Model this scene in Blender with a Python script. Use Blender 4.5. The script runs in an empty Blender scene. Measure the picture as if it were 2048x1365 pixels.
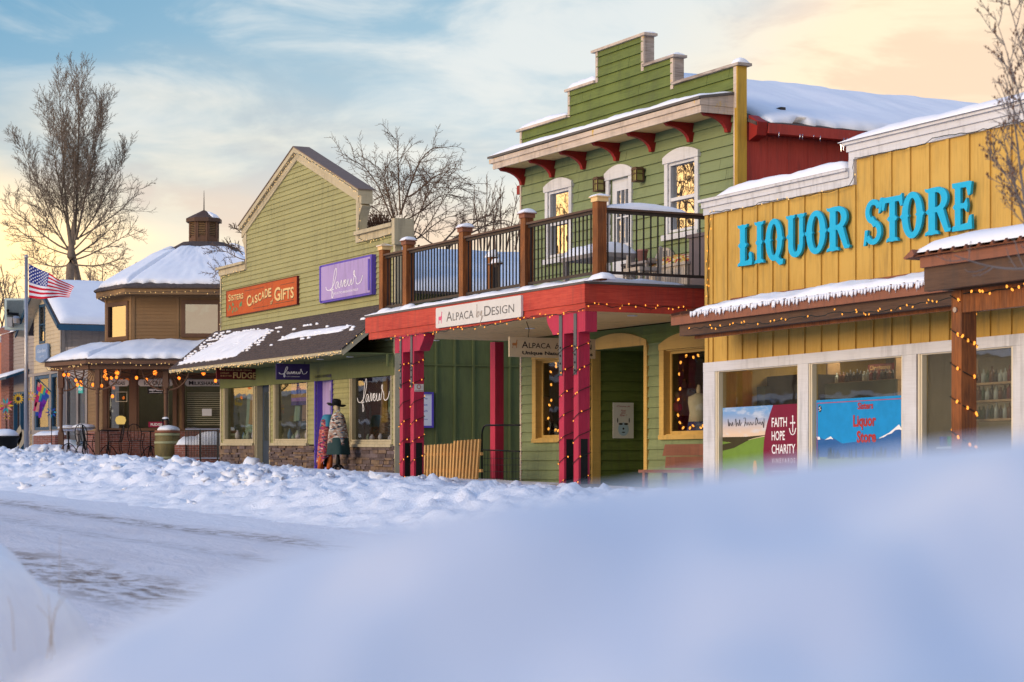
import bpy, math, random
from mathutils import Vector, Matrix, noise
from math import sin, cos, tan, atan, atan2, pi, radians, sqrt
sc = bpy.context.scene
# ------------------------------------------------------------------ camera
FPX, HY, CX, CZ = 4100.0, 905.0, 1024.0, 1.40
cam_d = bpy.data.cameras.new("camera"); cam = bpy.data.objects.new("camera", cam_d)
sc.collection.objects.link(cam); sc.camera = cam
cam.location = (0, 0, CZ); cam.rotation_euler = (radians(90), 0, 0)
cam_d.sensor_width = 36; cam_d.lens = 36*FPX/2048; cam_d.shift_y = (HY-682.5)/2048
cam_d.clip_start = .05; cam_d.clip_end = 2000
cam_d.dof.use_dof = True; cam_d.dof.focus_distance = 42; cam_d.dof.aperture_fstop = 3.4
# ------------------------------------------------------------------ world, sun, exposure
SUN_AZ, SUN_EL = radians(-124), radians(12)       # azimuth from +Y towards +X
w = bpy.data.worlds.new("World"); sc.world = w; w.use_nodes = True
nt = w.node_tree; nt.nodes.clear()
class NB:
    def __init__(s, nt): s.nt = nt
    def n(s, t, **k):
        o = s.nt.nodes.new(t)
        for a, b in k.items(): setattr(o, a, b)
        return o
    def put(s, sock, v):
        if isinstance(v, bpy.types.NodeSocket): s.nt.links.new(v, sock)
        elif v is not None: sock.default_value = v
    def m(s, op, a, b=None, c=None):
        o = s.n('ShaderNodeMath', operation=op)
        for i, v in enumerate((a, b, c)): s.put(o.inputs[i], v)
        return o.outputs[0]
    def mr(s, v, a, b, c=0., d=1., smooth=True):
        o = s.n('ShaderNodeMapRange', interpolation_type='SMOOTHSTEP' if smooth else 'LINEAR')
        s.put(o.inputs[0], v)
        for i, x in enumerate((a, b, c, d)): o.inputs[i+1].default_value = x
        return o.outputs[0]
    def mix(s, f, a, b, mode='MIX'):
        o = s.n('ShaderNodeMix', data_type='RGBA', blend_type=mode)
        s.put(o.inputs[0], f); s.put(o.inputs[6], a if isinstance(a, bpy.types.NodeSocket) else tuple(a)+(1,) if len(a) == 3 else a)
        s.put(o.inputs[7], b if isinstance(b, bpy.types.NodeSocket) else tuple(b)+(1,) if len(b) == 3 else b)
        return o.outputs[2]
    def noise(s, vec, scale, detail=3, rough=.5, dist=0.):
        o = s.n('ShaderNodeTexNoise'); s.put(o.inputs['Vector'], vec)
        o.inputs['Scale'].default_value = scale; o.inputs['Detail'].default_value = detail
        o.inputs['Roughness'].default_value = rough; o.inputs['Distortion'].default_value = dist
        return o.outputs['Fac']
    def mapping(s, vec, scale=(1, 1, 1), rot=(0, 0, 0), loc=(0, 0, 0)):
        o = s.n('ShaderNodeMapping'); s.put(o.inputs[0], vec)
        o.inputs[1].default_value = loc; o.inputs[2].default_value = rot; o.inputs[3].default_value = scale
        return o.outputs[0]
b = NB(nt)
tc = b.n('ShaderNodeTexCoord').outputs['Generated']
sky = b.n('ShaderNodeTexSky', sky_type='NISHITA', sun_disc=False)
sky.sun_elevation = SUN_EL; sky.sun_rotation = SUN_AZ; sky.air_density = 1.6; sky.dust_density = .6; sky.ozone_density = 3.0
sx = b.n('ShaderNodeSeparateXYZ'); nt.links.new(tc, sx.inputs[0]); X, Y, Z = sx.outputs
# clouds: long soft streaks high up, broader banks low down
cv = b.mapping(tc, scale=(1.0, 1.0, 3.2), loc=(3.1, .4, 1.7))
c1 = b.noise(cv, 5.5, 4, .5, .35)
c2 = b.noise(b.mapping(tc, scale=(1.6, 1.6, 5.0), rot=(0, radians(8), 0), loc=(.3, 2.2, .1)), 6., 6, .58, .5)
blue = b.mix(b.mr(b.m('SUBTRACT', Z, b.m('MULTIPLY', X, .35)), .12, .34), (.43, .58, .66), (.15, .34, .51))
pale = (.74, .76, .74)
# high thin cloud whitens the blue
thin = b.mr(b.m('ADD', c2, b.m('MULTIPLY', X, .75)), .34, .66)
col = b.mix(b.m('MULTIPLY', thin, .85), blue, pale)
# warm cloud, low everywhere and climbing towards the right
xr = b.m('MAXIMUM', b.m('SUBTRACT', X, .045), 0.)
zz = b.m('SUBTRACT', Z, b.m('MULTIPLY', xr, .95))
zz = b.m('ADD', zz, b.m('MULTIPLY', b.m('SUBTRACT', c1, .5), .12))
warm = b.mr(zz, .185, .07)
wcol = b.mix(b.mr(c2, .42, .58), (.90, .66, .46), (.97, .80, .56))
col = b.mix(b.m('MULTIPLY', warm, .92), col, wcol)
# glow round the low sun to the left
dotn = b.n('ShaderNodeVectorMath', operation='DOT_PRODUCT'); nt.links.new(tc, dotn.inputs[0])
gd = Vector((-.345, .935, .08)).normalized(); dotn.inputs[1].default_value = gd
g1 = b.mr(b.m('ADD', dotn.outputs['Value'], b.m('MULTIPLY', b.m('SUBTRACT', c1, .5), .05)), .982, 1.0)
low = b.mr(b.m('ADD', Z, b.m('MULTIPLY', b.m('SUBTRACT', c1, .5), .09)), .145, .105)
col = b.mix(b.m('MULTIPLY', g1, low), col, (1.5, 1.06, .52))
# a wide golden band round the sun's side of the horizon
dot2 = b.n('ShaderNodeVectorMath', operation='DOT_PRODUCT'); nt.links.new(tc, dot2.inputs[0])
dot2.inputs[1].default_value = Vector((sin(radians(-66)), cos(radians(-66)), .12)).normalized()
g2 = b.m('MULTIPLY', b.mr(dot2.outputs['Value'], .66, .96), b.mr(Z, .42, .05))
col = b.mix(g2, col, (2.3, 1.35, .50))
# above the low band the clear evening sky takes over
up = b.mr(Z, .26, .55)
skyc = b.mix(1., sky.outputs[0], (2.0, 1.85, 2.15), 'MULTIPLY')
bg1 = b.n('ShaderNodeBackground'); nt.links.new(skyc, bg1.inputs[0]); bg1.inputs[1].default_value = .15
bg2 = b.n('ShaderNodeBackground'); nt.links.new(col, bg2.inputs[0]); bg2.inputs[1].default_value = 1.0
ms = b.n('ShaderNodeMixShader'); nt.links.new(up, ms.inputs[0]); nt.links.new(bg2.outputs[0], ms.inputs[1]); nt.links.new(bg1.outputs[0], ms.inputs[2])
wo = b.n('ShaderNodeOutputWorld'); nt.links.new(ms.outputs[0], wo.inputs[0])
sun_d = bpy.data.lights.new("sun", 'SUN'); sun_d.energy = 2.2; sun_d.angle = radians(28); sun_d.color = (1.0, .80, .58)
sun = bpy.data.objects.new("sun", sun_d); sc.collection.objects.link(sun)
sdir = Vector((sin(SUN_AZ)*cos(SUN_EL), cos(SUN_AZ)*cos(SUN_EL), sin(SUN_EL)))
sun.rotation_euler = sdir.to_track_quat('Z', 'Y').to_euler(); sun.location = (-20, 0, 30)
sc.view_settings.view_transform = 'Standard'; sc.view_settings.look = 'None'
sc.view_settings.exposure = 0.24; sc.view_settings.gamma = 1.0
sc.render.engine = 'CYCLES'
sc.cycles.use_denoising = True
try: sc.cycles.denoiser = 'OPENIMAGEDENOISE'
except Exception: pass
sc.cycles.max_bounces = 6; sc.cycles.diffuse_bounces = 3; sc.cycles.glossy_bounces = 3
sc.cycles.transparent_max_bounces = 12; sc.cycles.transmission_bounces = 4
sc.cycles.caustics_reflective = False; sc.cycles.caustics_refractive = False
sc.cycles.sample_clamp_indirect = 6.0
# ------------------------------------------------------------------ frames: building-local coordinates on the street line
class Fr:
    """O 2D origin, e 2D unit along the front (screen right), n 2D unit out to the viewer, k rise per metre along s."""
    def __init__(f, O, e, n, k=0., sref=0.): f.O, f.e, f.n, f.k, f.sref = Vector(O), Vector(e), Vector(n), k, sref
    def T(f, s, d, z):
        p = f.O+f.e*s+f.n*d
        return (p.x, p.y, z+f.k*(s-f.sref)+CZ)
    def S(f, px, d=0.):
        t = (px-CX)/FPX; Q = f.O+f.n*d
        return (t*Q.y-Q.x)/(f.e.x-t*f.e.y)
    def Z(f, px, py, d=0.):
        s = f.S(px, d); Yv = (f.O+f.n*d+f.e*s).y
        return -(py-HY)/FPX*Yv-f.k*(s-f.sref)
    def P(f, px, py, d=0.): return (f.S(px, d), f.Z(px, py, d))
    def px(f, s, d=0.):
        p = f.O+f.n*d+f.e*s; return CX+FPX*p.x/p.y
def street(vx, vy, D, pref):
    th = atan((CX-vx)/FPX)
    f = Fr(Vector((cos(th), sin(th)))*D, (sin(th), -cos(th)), (-cos(th), -sin(th)))
    f.k = (vy-HY)/FPX*cos(th)      # the pavement and everything on it climbs a little along the street
    f.sref = f.S(pref); f.th = th
    return f
class Side:
    """frame of a face looking along +e of F, at s0; a runs back from d0."""
    def __init__(g, F, s0, d0=0.): g.F, g.s0, g.d0 = F, s0, d0
    def T(g, a, b, z): return g.F.T(g.s0+b, g.d0-a, z)
    def S(g, px, b=0.):
        F = g.F; t = (px-CX)/FPX; Q = F.O+F.e*(g.s0+b)
        d = (t*Q.y-Q.x)/(F.n.x-t*F.n.y)
        return g.d0-d
    def Z(g, px, py, b=0.):
        F = g.F; a = g.S(px, b); p = F.O+F.e*(g.s0+b)+F.n*(g.d0-a)
        return -(py-HY)/FPX*p.y-F.k*(g.s0+b-F.sref)
    def P(g, px, py, b=0.): return (g.S(px, b), g.Z(px, py, b))
class World:
    def T(g, x, y, z): return (x, y, z)
WF = World()
def ray(px, py, Yd): return Vector(((px-CX)/FPX*Yd, Yd, CZ-(py-HY)/FPX*Yd))
# ------------------------------------------------------------------ object helpers
COL = sc.collection
ORG = {}
def root(name, label, cat, loc, group=None, rz=0.):
    o = bpy.data.objects.new(name, None); COL.objects.link(o); o.location = loc
    o.empty_display_size = .2
    o["label"] = label; o["category"] = cat
    if group: o["group"] = group
    ORG[o] = Vector(loc); return o
class MB:
    def __init__(m): m.v, m.f, m.mi, m.cur = [], [], [], 0
    def add(m, vs, fs):
        n = len(m.v); m.v += [tuple(x) for x in vs]; m.f += [[i+n for i in f] for f in fs]; m.mi += [m.cur]*len(fs)
    def box(m, F, s0, s1, d0, d1, z0, z1):
        P = [F.T(s, d, z) for z in (z0, z1) for d in (d1, d0) for s in (s0, s1)]
        m.add(P, [(0, 1, 5, 4), (3, 2, 6, 7), (1, 3, 7, 5), (2, 0, 4, 6), (4, 5, 7, 6), (2, 3, 1, 0)])
    def prism(m, F, pts, d0, d1):
        """pts [(s,z)] counter-clockwise seen from outside; from d0 (back) to d1 (front)"""
        n = len(pts)
        vs = [F.T(s, d1, z) for s, z in pts]+[F.T(s, d0, z) for s, z in pts]
        m.add(vs, [list(range(n)), list(range(2*n-1, n-1, -1))]+[(i, n+i, n+(i+1) % n, (i+1) % n) for i in range(n)])
    def face(m, F, pts, d): m.add([F.T(s, d, z) for s, z in pts], [list(range(len(pts)))])
    def quad(m, *ps): m.add(ps, [(0, 1, 2, 3)])
    def tube(m, pts, r, n=6, r2=None, cap=True):
        pts = [Vector(p) for p in pts]; N = len(pts); vs = []; fs = []
        if N < 2: return
        up = Vector((0, 0, 1)); 
        for i, p in enumerate(pts):
            t = (pts[min(i+1, N-1)]-pts[max(i-1, 0)])
            if t.length < 1e-9: t = Vector((0, 0, 1))
            t.normalize()
            a = t.cross(up)
            if a.length < .05: a = t.cross(Vector((1, 0, 0)))
            a.normalize(); c = t.cross(a)
            rr = r if r2 is None else r+(r2-r)*i/(N-1)
            if callable(r): rr = r(i/(N-1))
            for j in range(n):
                g = 2*pi*j/n; vs.append(p+a*(rr*cos(g))+c*(rr*sin(g)))
        for i in range(N-1):
            for j in range(n):
                k = (j+1) % n; fs.append((i*n+j, i*n+k, (i+1)*n+k, (i+1)*n+j))
        if cap: fs += [list(range(n-1, -1, -1)), list(range((N-1)*n, N*n))]
        m.add(vs, fs)
    def lathe(m, c, prof, n=14):
        vs = []; fs = []; c = Vector(c)
        for r, z in prof:
            for j in range(n): vs.append(c+Vector((r*cos(2*pi*j/n), r*sin(2*pi*j/n), z)))
        for i in range(len(prof)-1):
            for j in range(n):
                k = (j+1) % n; fs.append((i*n+j, i*n+k, (i+1)*n+k, (i+1)*n+j))
        fs += [list(range(n-1, -1, -1)), list(range((len(prof)-1)*n, len(prof)*n))]
        m.add(vs, fs)
    def ball(m, c, r, sq=(1, 1, 1), n=8, k=5, nz=0., seed=0):
        c = Vector(c); vs = []; fs = []
        vs.append(c+Vector((0, 0, r*sq[2])))
        for i in range(1, k):
            a = pi*i/k
            for j in range(n):
                g = 2*pi*j/n; d = Vector((sin(a)*cos(g), sin(a)*sin(g), cos(a)))
                q = r*(1+nz*noise.noise(d*1.7+Vector((seed*3.1, seed*1.7, seed)))) if nz else r
                vs.append(c+Vector((d.x*sq[0], d.y*sq[1], d.z*sq[2]))*q)
        vs.append(c-Vector((0, 0, r*sq[2]))); L = len(vs)-1
        for j in range(n): fs.append((0, 1+j, 1+(j+1) % n))
        for i in range(k-2):
            for j in range(n):
                a0 = 1+i*n; fs.append((a0+j, a0+n+j, a0+n+(j+1) % n, a0+(j+1) % n))
        a0 = 1+(k-2)*n
        for j in range(n): fs.append((L, a0+(j+1) % n, a0+j))
        m.add(vs, fs)
    def frame(m, F, s0, s1, z0, z1, wd, d0, d1, top=None, bot=None):
        top = wd if top is None else top; bot = wd if bot is None else bot
        m.box(F, s0, s0+wd, d0, d1, z0, z1); m.box(F, s1-wd, s1, d0, d1, z0, z1)
        if top: m.box(F, s0+wd, s1-wd, d0, d1, z1-top, z1)
        if bot: m.box(F, s0+wd, s1-wd, d0, d1, z0, z0+bot)
    def build(m, name, mats, parent=None, label=None, kind=None, smooth=False, cat=None, group=None, origin=None):
        if not isinstance(mats, (list, tuple)): mats = [mats]
        org = ORG[parent] if parent is not None else Vector(origin if origin is not None else (m.v[0] if m.v else (0, 0, 0)))
        me = bpy.data.meshes.new(name)
        me.from_pydata([(x-org.x, y-org.y, z-org.z) for x, y, z in m.v], [], m.f)
        for mt in mats: me.materials.append(mt)
        if len(mats) > 1: me.polygons.foreach_set('material_index', m.mi)
        if smooth: me.polygons.foreach_set('use_smooth', [True]*len(m.f))
        me.update()
        o = bpy.data.objects.new(name, me); COL.objects.link(o)
        if parent is not None: o.parent = parent
        else: o.location = org
        ORG[o] = org
        if label: o["label"] = label
        if kind: o["kind"] = kind
        if cat: o["category"] = cat
        if group: o["group"] = group
        return o
# polygon clipping in (s,z)
def clip(poly, ax, v, keep_gt):
    out = []
    for i in range(len(poly)):
        a, c = poly[i], poly[(i+1) % len(poly)]
        ia, ic = (a[ax] > v) == keep_gt, (c[ax] > v) == keep_gt
        if ia: out.append(a)
        if ia != ic:
            t = (v-a[ax])/(c[ax]-a[ax]); out.append((a[0]+(c[0]-a[0])*t, a[1]+(c[1]-a[1])*t))
    return out if len(out) > 2 else None
def minus(polys, h):
    s0, s1, z0, z1 = h; out = []
    for p in polys:
        l = clip(p, 0, s0, False); r = clip(p, 0, s1, True)
        if l: out.append(l)
        if r: out.append(r)
        c = clip(p, 0, s0, True); c = c and clip(c, 0, s1, False)
        if c:
            t = clip(c, 1, z1, True); bt = clip(c, 1, z0, False)
            if t: out.append(t)
            if bt: out.append(bt)
    return out
def area(p): return abs(sum(p[i][0]*p[(i+1) % len(p)][1]-p[(i+1) % len(p)][0]*p[i][1] for i in range(len(p))))/2
def siding(m, F, outline, h, d, t=.02, holes=(), z_start=None, back=.1, seams=0, rnd=None):
    """lap boards: each board's lower edge stands t proud of the board below"""
    zs = [p[1] for p in outline]; z = min(zs) if z_start is None else z_start
    while z > min(zs): z -= h
    while z < max(zs):
        band = clip(outline, 1, z, True); band = band and clip(band, 1, z+h, False)
        if band:
            ps = [band]
            for hl in holes: ps = minus(ps, hl)
            if seams and rnd:
                q = []
                for p in ps:
                    a, c = min(x[0] for x in p), max(x[0] for x in p); cuts = [a+(c-a)*rnd.random() for _ in range(int((c-a)/seams+rnd.random()))]
                    for cc in cuts: q.append((cc, p))
                for cc, p in q: ps = minus(ps, (cc-.004, cc+.004, z, z+h)) 
            for p in ps:
                if area(p) < 1e-4: continue
                n = len(p)
                fr = [F.T(s, d+t*(1-(zz-z)/h), zz) for s, zz in p]; bk = [F.T(s, d-back, zz) for s, zz in p]
                m.add(fr+bk, [list(range(n))]+[(i, n+i, n+(i+1) % n, (i+1) % n) for i in range(n)])
        z += h
def panel(m, F, outline, d, holes=(), back=.1):
    ps = [outline]
    for hl in holes: ps = minus(ps, hl)
    for p in ps:
        if area(p) > 1e-4:
            n = len(p); m.add([F.T(s, d, z) for s, z in p]+[F.T(s, d-back, z) for s, z in p], [list(range(n))]+[(i, n+i, n+(i+1) % n, (i+1) % n) for i in range(n)])
def arch(s0, s1, z0, ze, zm, n=10, dz=0.):
    """board with flat bottom z0, ends at ze, curved top reaching zm"""
    pts = [(s0, z0), (s1, z0)]
    for i in range(n+1):
        t = i/n; s = s1+(s0-s1)*t; pts.append((s, ze+(zm-ze)*(1-(2*t-1)**2)))
    return pts
def cr(pts, k=5):
    P = [Vector(p) for p in pts]; out = []
    for i in range(len(P)-1):
        a, b_, c, d = P[max(i-1, 0)], P[i], P[i+1], P[min(i+2, len(P)-1)]
        for j in range(k):
            t = j/k; out.append(.5*((2*b_)+(c-a)*t+(2*a-5*b_+4*c-d)*t*t+(3*b_-a-3*c+d)*t**3))
    out.append(P[-1]); return out
# ---------------- lettering
_tc = {}
def text_geo(txt, bold=0., shear=0.):
    key = (txt, bold, shear)
    if key in _tc: return _tc[key]
    cu = bpy.data.curves.new("lettering", 'FONT'); cu.body = txt; cu.size = 1.0; cu.resolution_u = 3; cu.offset = bold; cu.shear = shear
    ob = bpy.data.objects.new("lettering", cu); COL.objects.link(ob)
    bpy.context.view_layer.update()
    dg = bpy.context.evaluated_depsgraph_get()
    me = bpy.data.meshes.new_from_object(ob.evaluated_get(dg))
    vs = [(v.co.x, v.co.y) for v in me.vertices]; fs = [list(p.vertices) for p in me.polygons]
    bpy.data.objects.remove(ob); bpy.data.meshes.remove(me); bpy.data.curves.remove(cu)
    _tc[key] = (vs, fs); return vs, fs
def text(m, F, txt, s0, z0, h, d, width=None, bold=0., shear=0., center=None, rise=0.):
    """z0 baseline, h cap height"""
    vs, fs = text_geo(txt, bold, shear)
    if not vs: return 0
    x0, x1 = min(v[0] for v in vs), max(v[0] for v in vs)
    k = h/.72; kx = k if width is None else width/(x1-x0)
    if center is not None: s0 = center-(x1-x0)*kx/2
    m.add([F.T(s0+(x-x0)*kx, d, z0+y*k+rise*(x-x0)*kx) for x, y in vs], fs)
    return (x1-x0)*kx
def smallcaps(m, F, words, s0, z0, h, d, width, bold=0., gap=.35, shear=0.):
    """each word's first letter tall, the rest at .78"""
    def lay(scale, draw):
        x = s0
        for wd in words.split(' '):
            for i, c in enumerate((wd[:1], wd[1:])):
                if not c: continue
                hh = h if i == 0 else h*.8
                vs, fs = text_geo(c, bold, shear); a, e_ = min(v[0] for v in vs), max(v[0] for v in vs)
                wdt = (e_-a)*hh/.72*scale
                if draw: text(m, F, c, x, z0, hh, d, width=wdt, bold=bold, shear=shear)
                x += wdt+h*.10*scale
            x += h*gap*scale
        return x-h*gap*scale-s0
    lay(width/lay(1., False), True)
def ribbon(m, F, pts, wd, d, k=6, s0=0, z0=0, sc_=1., sz=None, var=.5):
    """hand-drawn stroke: flat ribbon through 2D points"""
    sz = sc_ if sz is None else sz
    P = cr([(s0+x*sc_, z0+y*sz, 0) for x, y in pts], k); N = len(P); vs = []
    for i, p in enumerate(P):
        t = P[min(i+1, N-1)]-P[max(i-1, 0)]
        if t.length < 1e-9: t = Vector((1, 0, 0))
        t.normalize(); q = Vector((-t.y, t.x, 0)); ww = wd*(1-var+var*abs(t.y))*.5
        for sg in (1, -1):
            r_ = p+q*ww*sg; vs.append(F.T(r_.x, d+i*6e-5, r_.y))
    m.add(vs, [(2*i, 2*i+1, 2*i+3, 2*i+2) for i in range(N-1)])
FAV = [[(0, 1.1), (.3, .45), (1.2, .35), (2.2, 1.3), (2.9, 3.2), (2.85, 4.25), (2.45, 3.7), (2.0, 1.6), (1.65, -.6), (1.8, -1.3), (2.1, -.7), (1.7, .15)],
       [(1.2, .2), (2.2, .35)],
       [(3.45, 1.55), (3.0, 1.55), (2.7, .75), (3.0, .35), (3.5, 1.4), (3.55, .55), (3.9, .5), (4.3, 1.8), (4.5, .45), (5.0, 1.7), (5.1, .95), (5.55, 1.35), (5.35, 1.7), (5.05, 1.0), (5.3, .45), (5.8, .8), (6.1, 1.7), (6.1, .7), (6.5, .5), (6.95, 1.65), (6.95, .6), (7.25, .7)],
       [(7.25, .7), (7.75, 2.5), (7.65, 3.1), (7.45, 2.5), (8.1, 1.7), (8.15, .8), (8.6, .45), (9.4, .9), (9.8, 1.9)]]
def script_word(m, F, strokes, s0, z0, width, height, wd, d):
    sx_ = width/9.8; sz_ = height/5.6
    for i, st in enumerate(strokes): ribbon(m, F, st, wd, d+i*.0011, 6, s0, z0+1.3*sz_, sx_, sz_)
# ------------------------------------------------------------------ materials
def material(name): 
    m = bpy.data.materials.new(name); m.use_nodes = True; m.node_tree.nodes.clear(); return m, NB(m.node_tree)
def finish(m, bb, col, rough=.7, bump=None, bstr=.3, bdist=.01, **kw):
    kw.setdefault('Specular_IOR_Level', .22)
    p = bb.n('ShaderNodeBsdfPrincipled'); bb.put(p.inputs['Base Color'], col if isinstance(col, bpy.types.NodeSocket) else tuple(col)+(1,))
    bb.put(p.inputs['Roughness'], rough)
    for k, v in kw.items(): bb.put(p.inputs[k.replace('_', ' ')], v)
    if bump is not None:
        bn = bb.n('ShaderNodeBump'); bb.put(bn.inputs['Height'], bump); bn.inputs['Strength'].default_value = bstr; bn.inputs['Distance'].default_value = bdist
        bb.nt.links.new(bn.outputs[0], p.inputs['Normal'])
    o = bb.n('ShaderNodeOutputMaterial'); bb.nt.links.new(p.outputs[0], o.inputs[0]); return m
TH0 = radians(-90)
def paint(name, col, col2=None, rough=.6, grain=.12, wear=None, wear_amt=.25, scale=1., vertical=False, rz=0., board=0., bstr=.35, wscale=3., stain=.50):
    """weathered painted timber: grain along the boards, blotches, chips of another colour"""
    m, bb = material(name); tcn = bb.n('ShaderNodeTexCoord').outputs['Object']
    mp = bb.mapping(tcn, rot=(0, 0, rz)); 
    st = (22., 22., 1.4) if vertical else (1.2, 1.2, 26.)
    g = bb.noise(bb.mapping(mp, scale=st), 2.2*scale, 4, .6, .3)
    bl = bb.noise(mp, 1.1*scale, 4, .6)
    col2 = col2 or tuple(c*.62 for c in col)
    f = bb.m('MULTIPLY', bb.mr(bb.m('ADD', bb.m('MULTIPLY', g, .5), bb.m('MULTIPLY', bl, .5)), .38, .66), 1.)
    c = bb.mix(bb.m('MULTIPLY', f, grain*4), tuple(col), tuple(col2))
    if board:
        # each board took the paint a little differently
        sp = bb.n('ShaderNodeSeparateXYZ'); bb.put(sp.inputs[0], tcn)
        wn = bb.n('ShaderNodeTexWhiteNoise', noise_dimensions='1D'); bb.put(wn.inputs['W'], bb.m('FLOOR', bb.m('DIVIDE', sp.outputs[2], board)))
        c = bb.mix(bb.m('MULTIPLY', wn.outputs['Value'], .5), c, tuple(x*.70 for x in col))
    # rain streaks and weather stains, grey-brown, running down the boards
    stn = bb.noise(bb.mapping(tcn, scale=(7., 7., .7)), 1.3, 5, .65, .2); bl2 = bb.noise(tcn, .55, 3, .6)
    sf_ = bb.m('MULTIPLY', bb.mr(stn, .46, .66), bb.mr(bl2, .34, .58))
    c = bb.mix(bb.m('MULTIPLY', sf_, stain), c, tuple(x*.45+.02 for x in col))
    # nail heads and small knots
    vo = bb.n('ShaderNodeTexVoronoi', feature='F1'); bb.put(vo.inputs['Vector'], mp); vo.inputs['Scale'].default_value = 3.2
    c = bb.mix(bb.mr(vo.outputs['Distance'], .035, .015, 0, .55), c, (.08, .05, .035))
    if wear:
        w1 = bb.noise(bb.mapping(mp, scale=(wscale*1.2, wscale*1.2, wscale*(1 if not vertical else .5))), 1.6, 6, .72, .6)
        c = bb.mix(bb.mr(w1, .64-wear_amt*.3, .72-wear_amt*.3), c, tuple(wear))
    return finish(m, bb, c, rough, g, bstr, .006)
def plain(name, col, rough=.5, metallic=0., nz=.1, scale=6., bstr=.1, **kw):
    m, bb = material(name); tcn = bb.n('ShaderNodeTexCoord').outputs['Object']
    n_ = bb.noise(tcn, scale, 4, .6)
    c = bb.mix(bb.m('MULTIPLY', bb.mr(n_, .3, .7), nz*3), tuple(col), tuple(x*.6 for x in col))
    return finish(m, bb, c, rough, n_, bstr, .004, Metallic=metallic, **kw)
def emit(name, col, st):
    m, bb = material(name); e = bb.n('ShaderNodeEmission'); e.inputs[0].default_value = tuple(col)+(1,); e.inputs[1].default_value = st
    o = bb.n('ShaderNodeOutputMaterial'); bb.nt.links.new(e.outputs[0], o.inputs[0]); return m
def glass(name, refl=.25, tint=(.75, .8, .78), wav=.0):
    m, bb = material(name)
    t = bb.n('ShaderNodeBsdfTransparent'); t.inputs[0].default_value = tuple(tint)+(1,)
    g = bb.n('ShaderNodeBsdfGlossy'); g.inputs['Roughness'].default_value = .015; g.inputs[0].default_value = (1, 1, 1, 1)
    if wav:
        tcn = bb.n('ShaderNodeTexCoord').outputs['Object']; n_ = bb.noise(tcn, 1.6, 2)
        bn = bb.n('ShaderNodeBump'); bb.put(bn.inputs['Height'], n_); bn.inputs['Strength'].default_value = wav; bn.inputs['Distance'].default_value = .02
        bb.nt.links.new(bn.outputs[0], g.inputs['Normal'])
    mx = bb.n('ShaderNodeMixShader'); mx.inputs[0].default_value = refl
    bb.nt.links.new(t.outputs[0], mx.inputs[1]); bb.nt.links.new(g.outputs[0], mx.inputs[2])
    o = bb.n('ShaderNodeOutputMaterial'); bb.nt.links.new(mx.outputs[0], o.inputs[0]); return m
def brick(name, c1=(.30, .10, .07), c2=(.22, .07, .05), mortar=(.33, .27, .24), w_=.2, h_=.065, rz=0., vert_y=True):
    m, bb = material(name); tcn = bb.n('ShaderNodeTexCoord').outputs['Object']
    mp = bb.mapping(tcn, rot=(0, 0, rz)); sp = bb.n('ShaderNodeSeparateXYZ'); bb.put(sp.inputs[0], mp)
    cb = bb.n('ShaderNodeCombineXYZ'); bb.put(cb.inputs[0], bb.m('ADD', sp.outputs[0], bb.m('MULTIPLY', sp.outputs[1], 1.0))); bb.put(cb.inputs[1], sp.outputs[2])
    br = bb.n('ShaderNodeTexBrick'); bb.put(br.inputs['Vector'], cb.outputs[0])
    br.inputs['Color1'].default_value = c1+(1,); br.inputs['Color2'].default_value = c2+(1,); br.inputs['Mortar'].default_value = mortar+(1,)
    br.inputs['Scale'].default_value = 1.; br.inputs['Mortar Size'].default_value = .006; br.inputs['Brick Width'].default_value = w_; br.inputs['Row Height'].default_value = h_
    n_ = bb.noise(tcn, 9, 4)
    c = bb.mix(bb.mr(n_, .4, .7, 0, .45), br.outputs[0], (.12, .05, .04))
    return finish(m, bb, c, .85, br.outputs['Fac'], -.5, .01)
def snow_mat(name, chunky=.5, scale=1., dirt=0., col=(.88, .88, .91)):
    m, bb = material(name); tcn = bb.n('ShaderNodeTexCoord').outputs['Object']
    n1 = bb.noise(tcn, 2.2*scale, 6, .65); n2 = bb.noise(tcn, 16*scale, 4, .7)
    h = bb.m('ADD', bb.m('MULTIPLY', n1, .6), bb.m('MULTIPLY', n2, .25))
    c = bb.mix(bb.mr(n1, .4, .62, 0, .5), tuple(col), (.80, .80, .86))
    if dirt:
        n3 = bb.noise(tcn, 1.1*scale, 6, .7, .5)
        c = bb.mix(bb.mr(n3, .62, .80, 0, dirt), c, (.42, .36, .33))
    return finish(m, bb, c, .55, h, chunky, .06, Specular_IOR_Level=.3)
M = {}
RZ = radians(27.9)      # heading of the street line, for grain that runs along the fronts
M['snow'] = snow_mat('snow', .35, 1.)
M['snow_soft'] = snow_mat('snow_soft', .12, .6)
M['green'] = paint('green_clapboard', (.225, .27, .13), (.155, .195, .085), grain=.16, wear=(.36, .33, .11), wear_amt=-.13, board=.19)
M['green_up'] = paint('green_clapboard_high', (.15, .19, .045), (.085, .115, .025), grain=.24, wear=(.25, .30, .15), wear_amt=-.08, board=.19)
M['cream'] = paint('olive_cream_clapboard', (.36, .335, .145), (.28, .26, .11), grain=.12, board=.125)
M['cream_trim'] = paint('beige_trim', (.50, .42, .27), (.36, .29, .18), grain=.10)
M['green_board'] = paint('dark_green_board', (.15, .165, .058), (.11, .12, .04), grain=.15, vertical=True)
M['yellow'] = paint('ochre_board', (.61, .375, .09), (.47, .265, .05), grain=.17, vertical=True, wear=(.50, .30, .11), wear_amt=-.06)
M['white'] = paint('white_trim', (.66, .65, .66), (.50, .48, .48), grain=.12)
M['white_old'] = paint('weathered_cream_trim', (.62, .50, .40), (.42, .33, .26), grain=.2, wear=(.62, .38, .05), wear_amt=.12, wscale=1.3)
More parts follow.
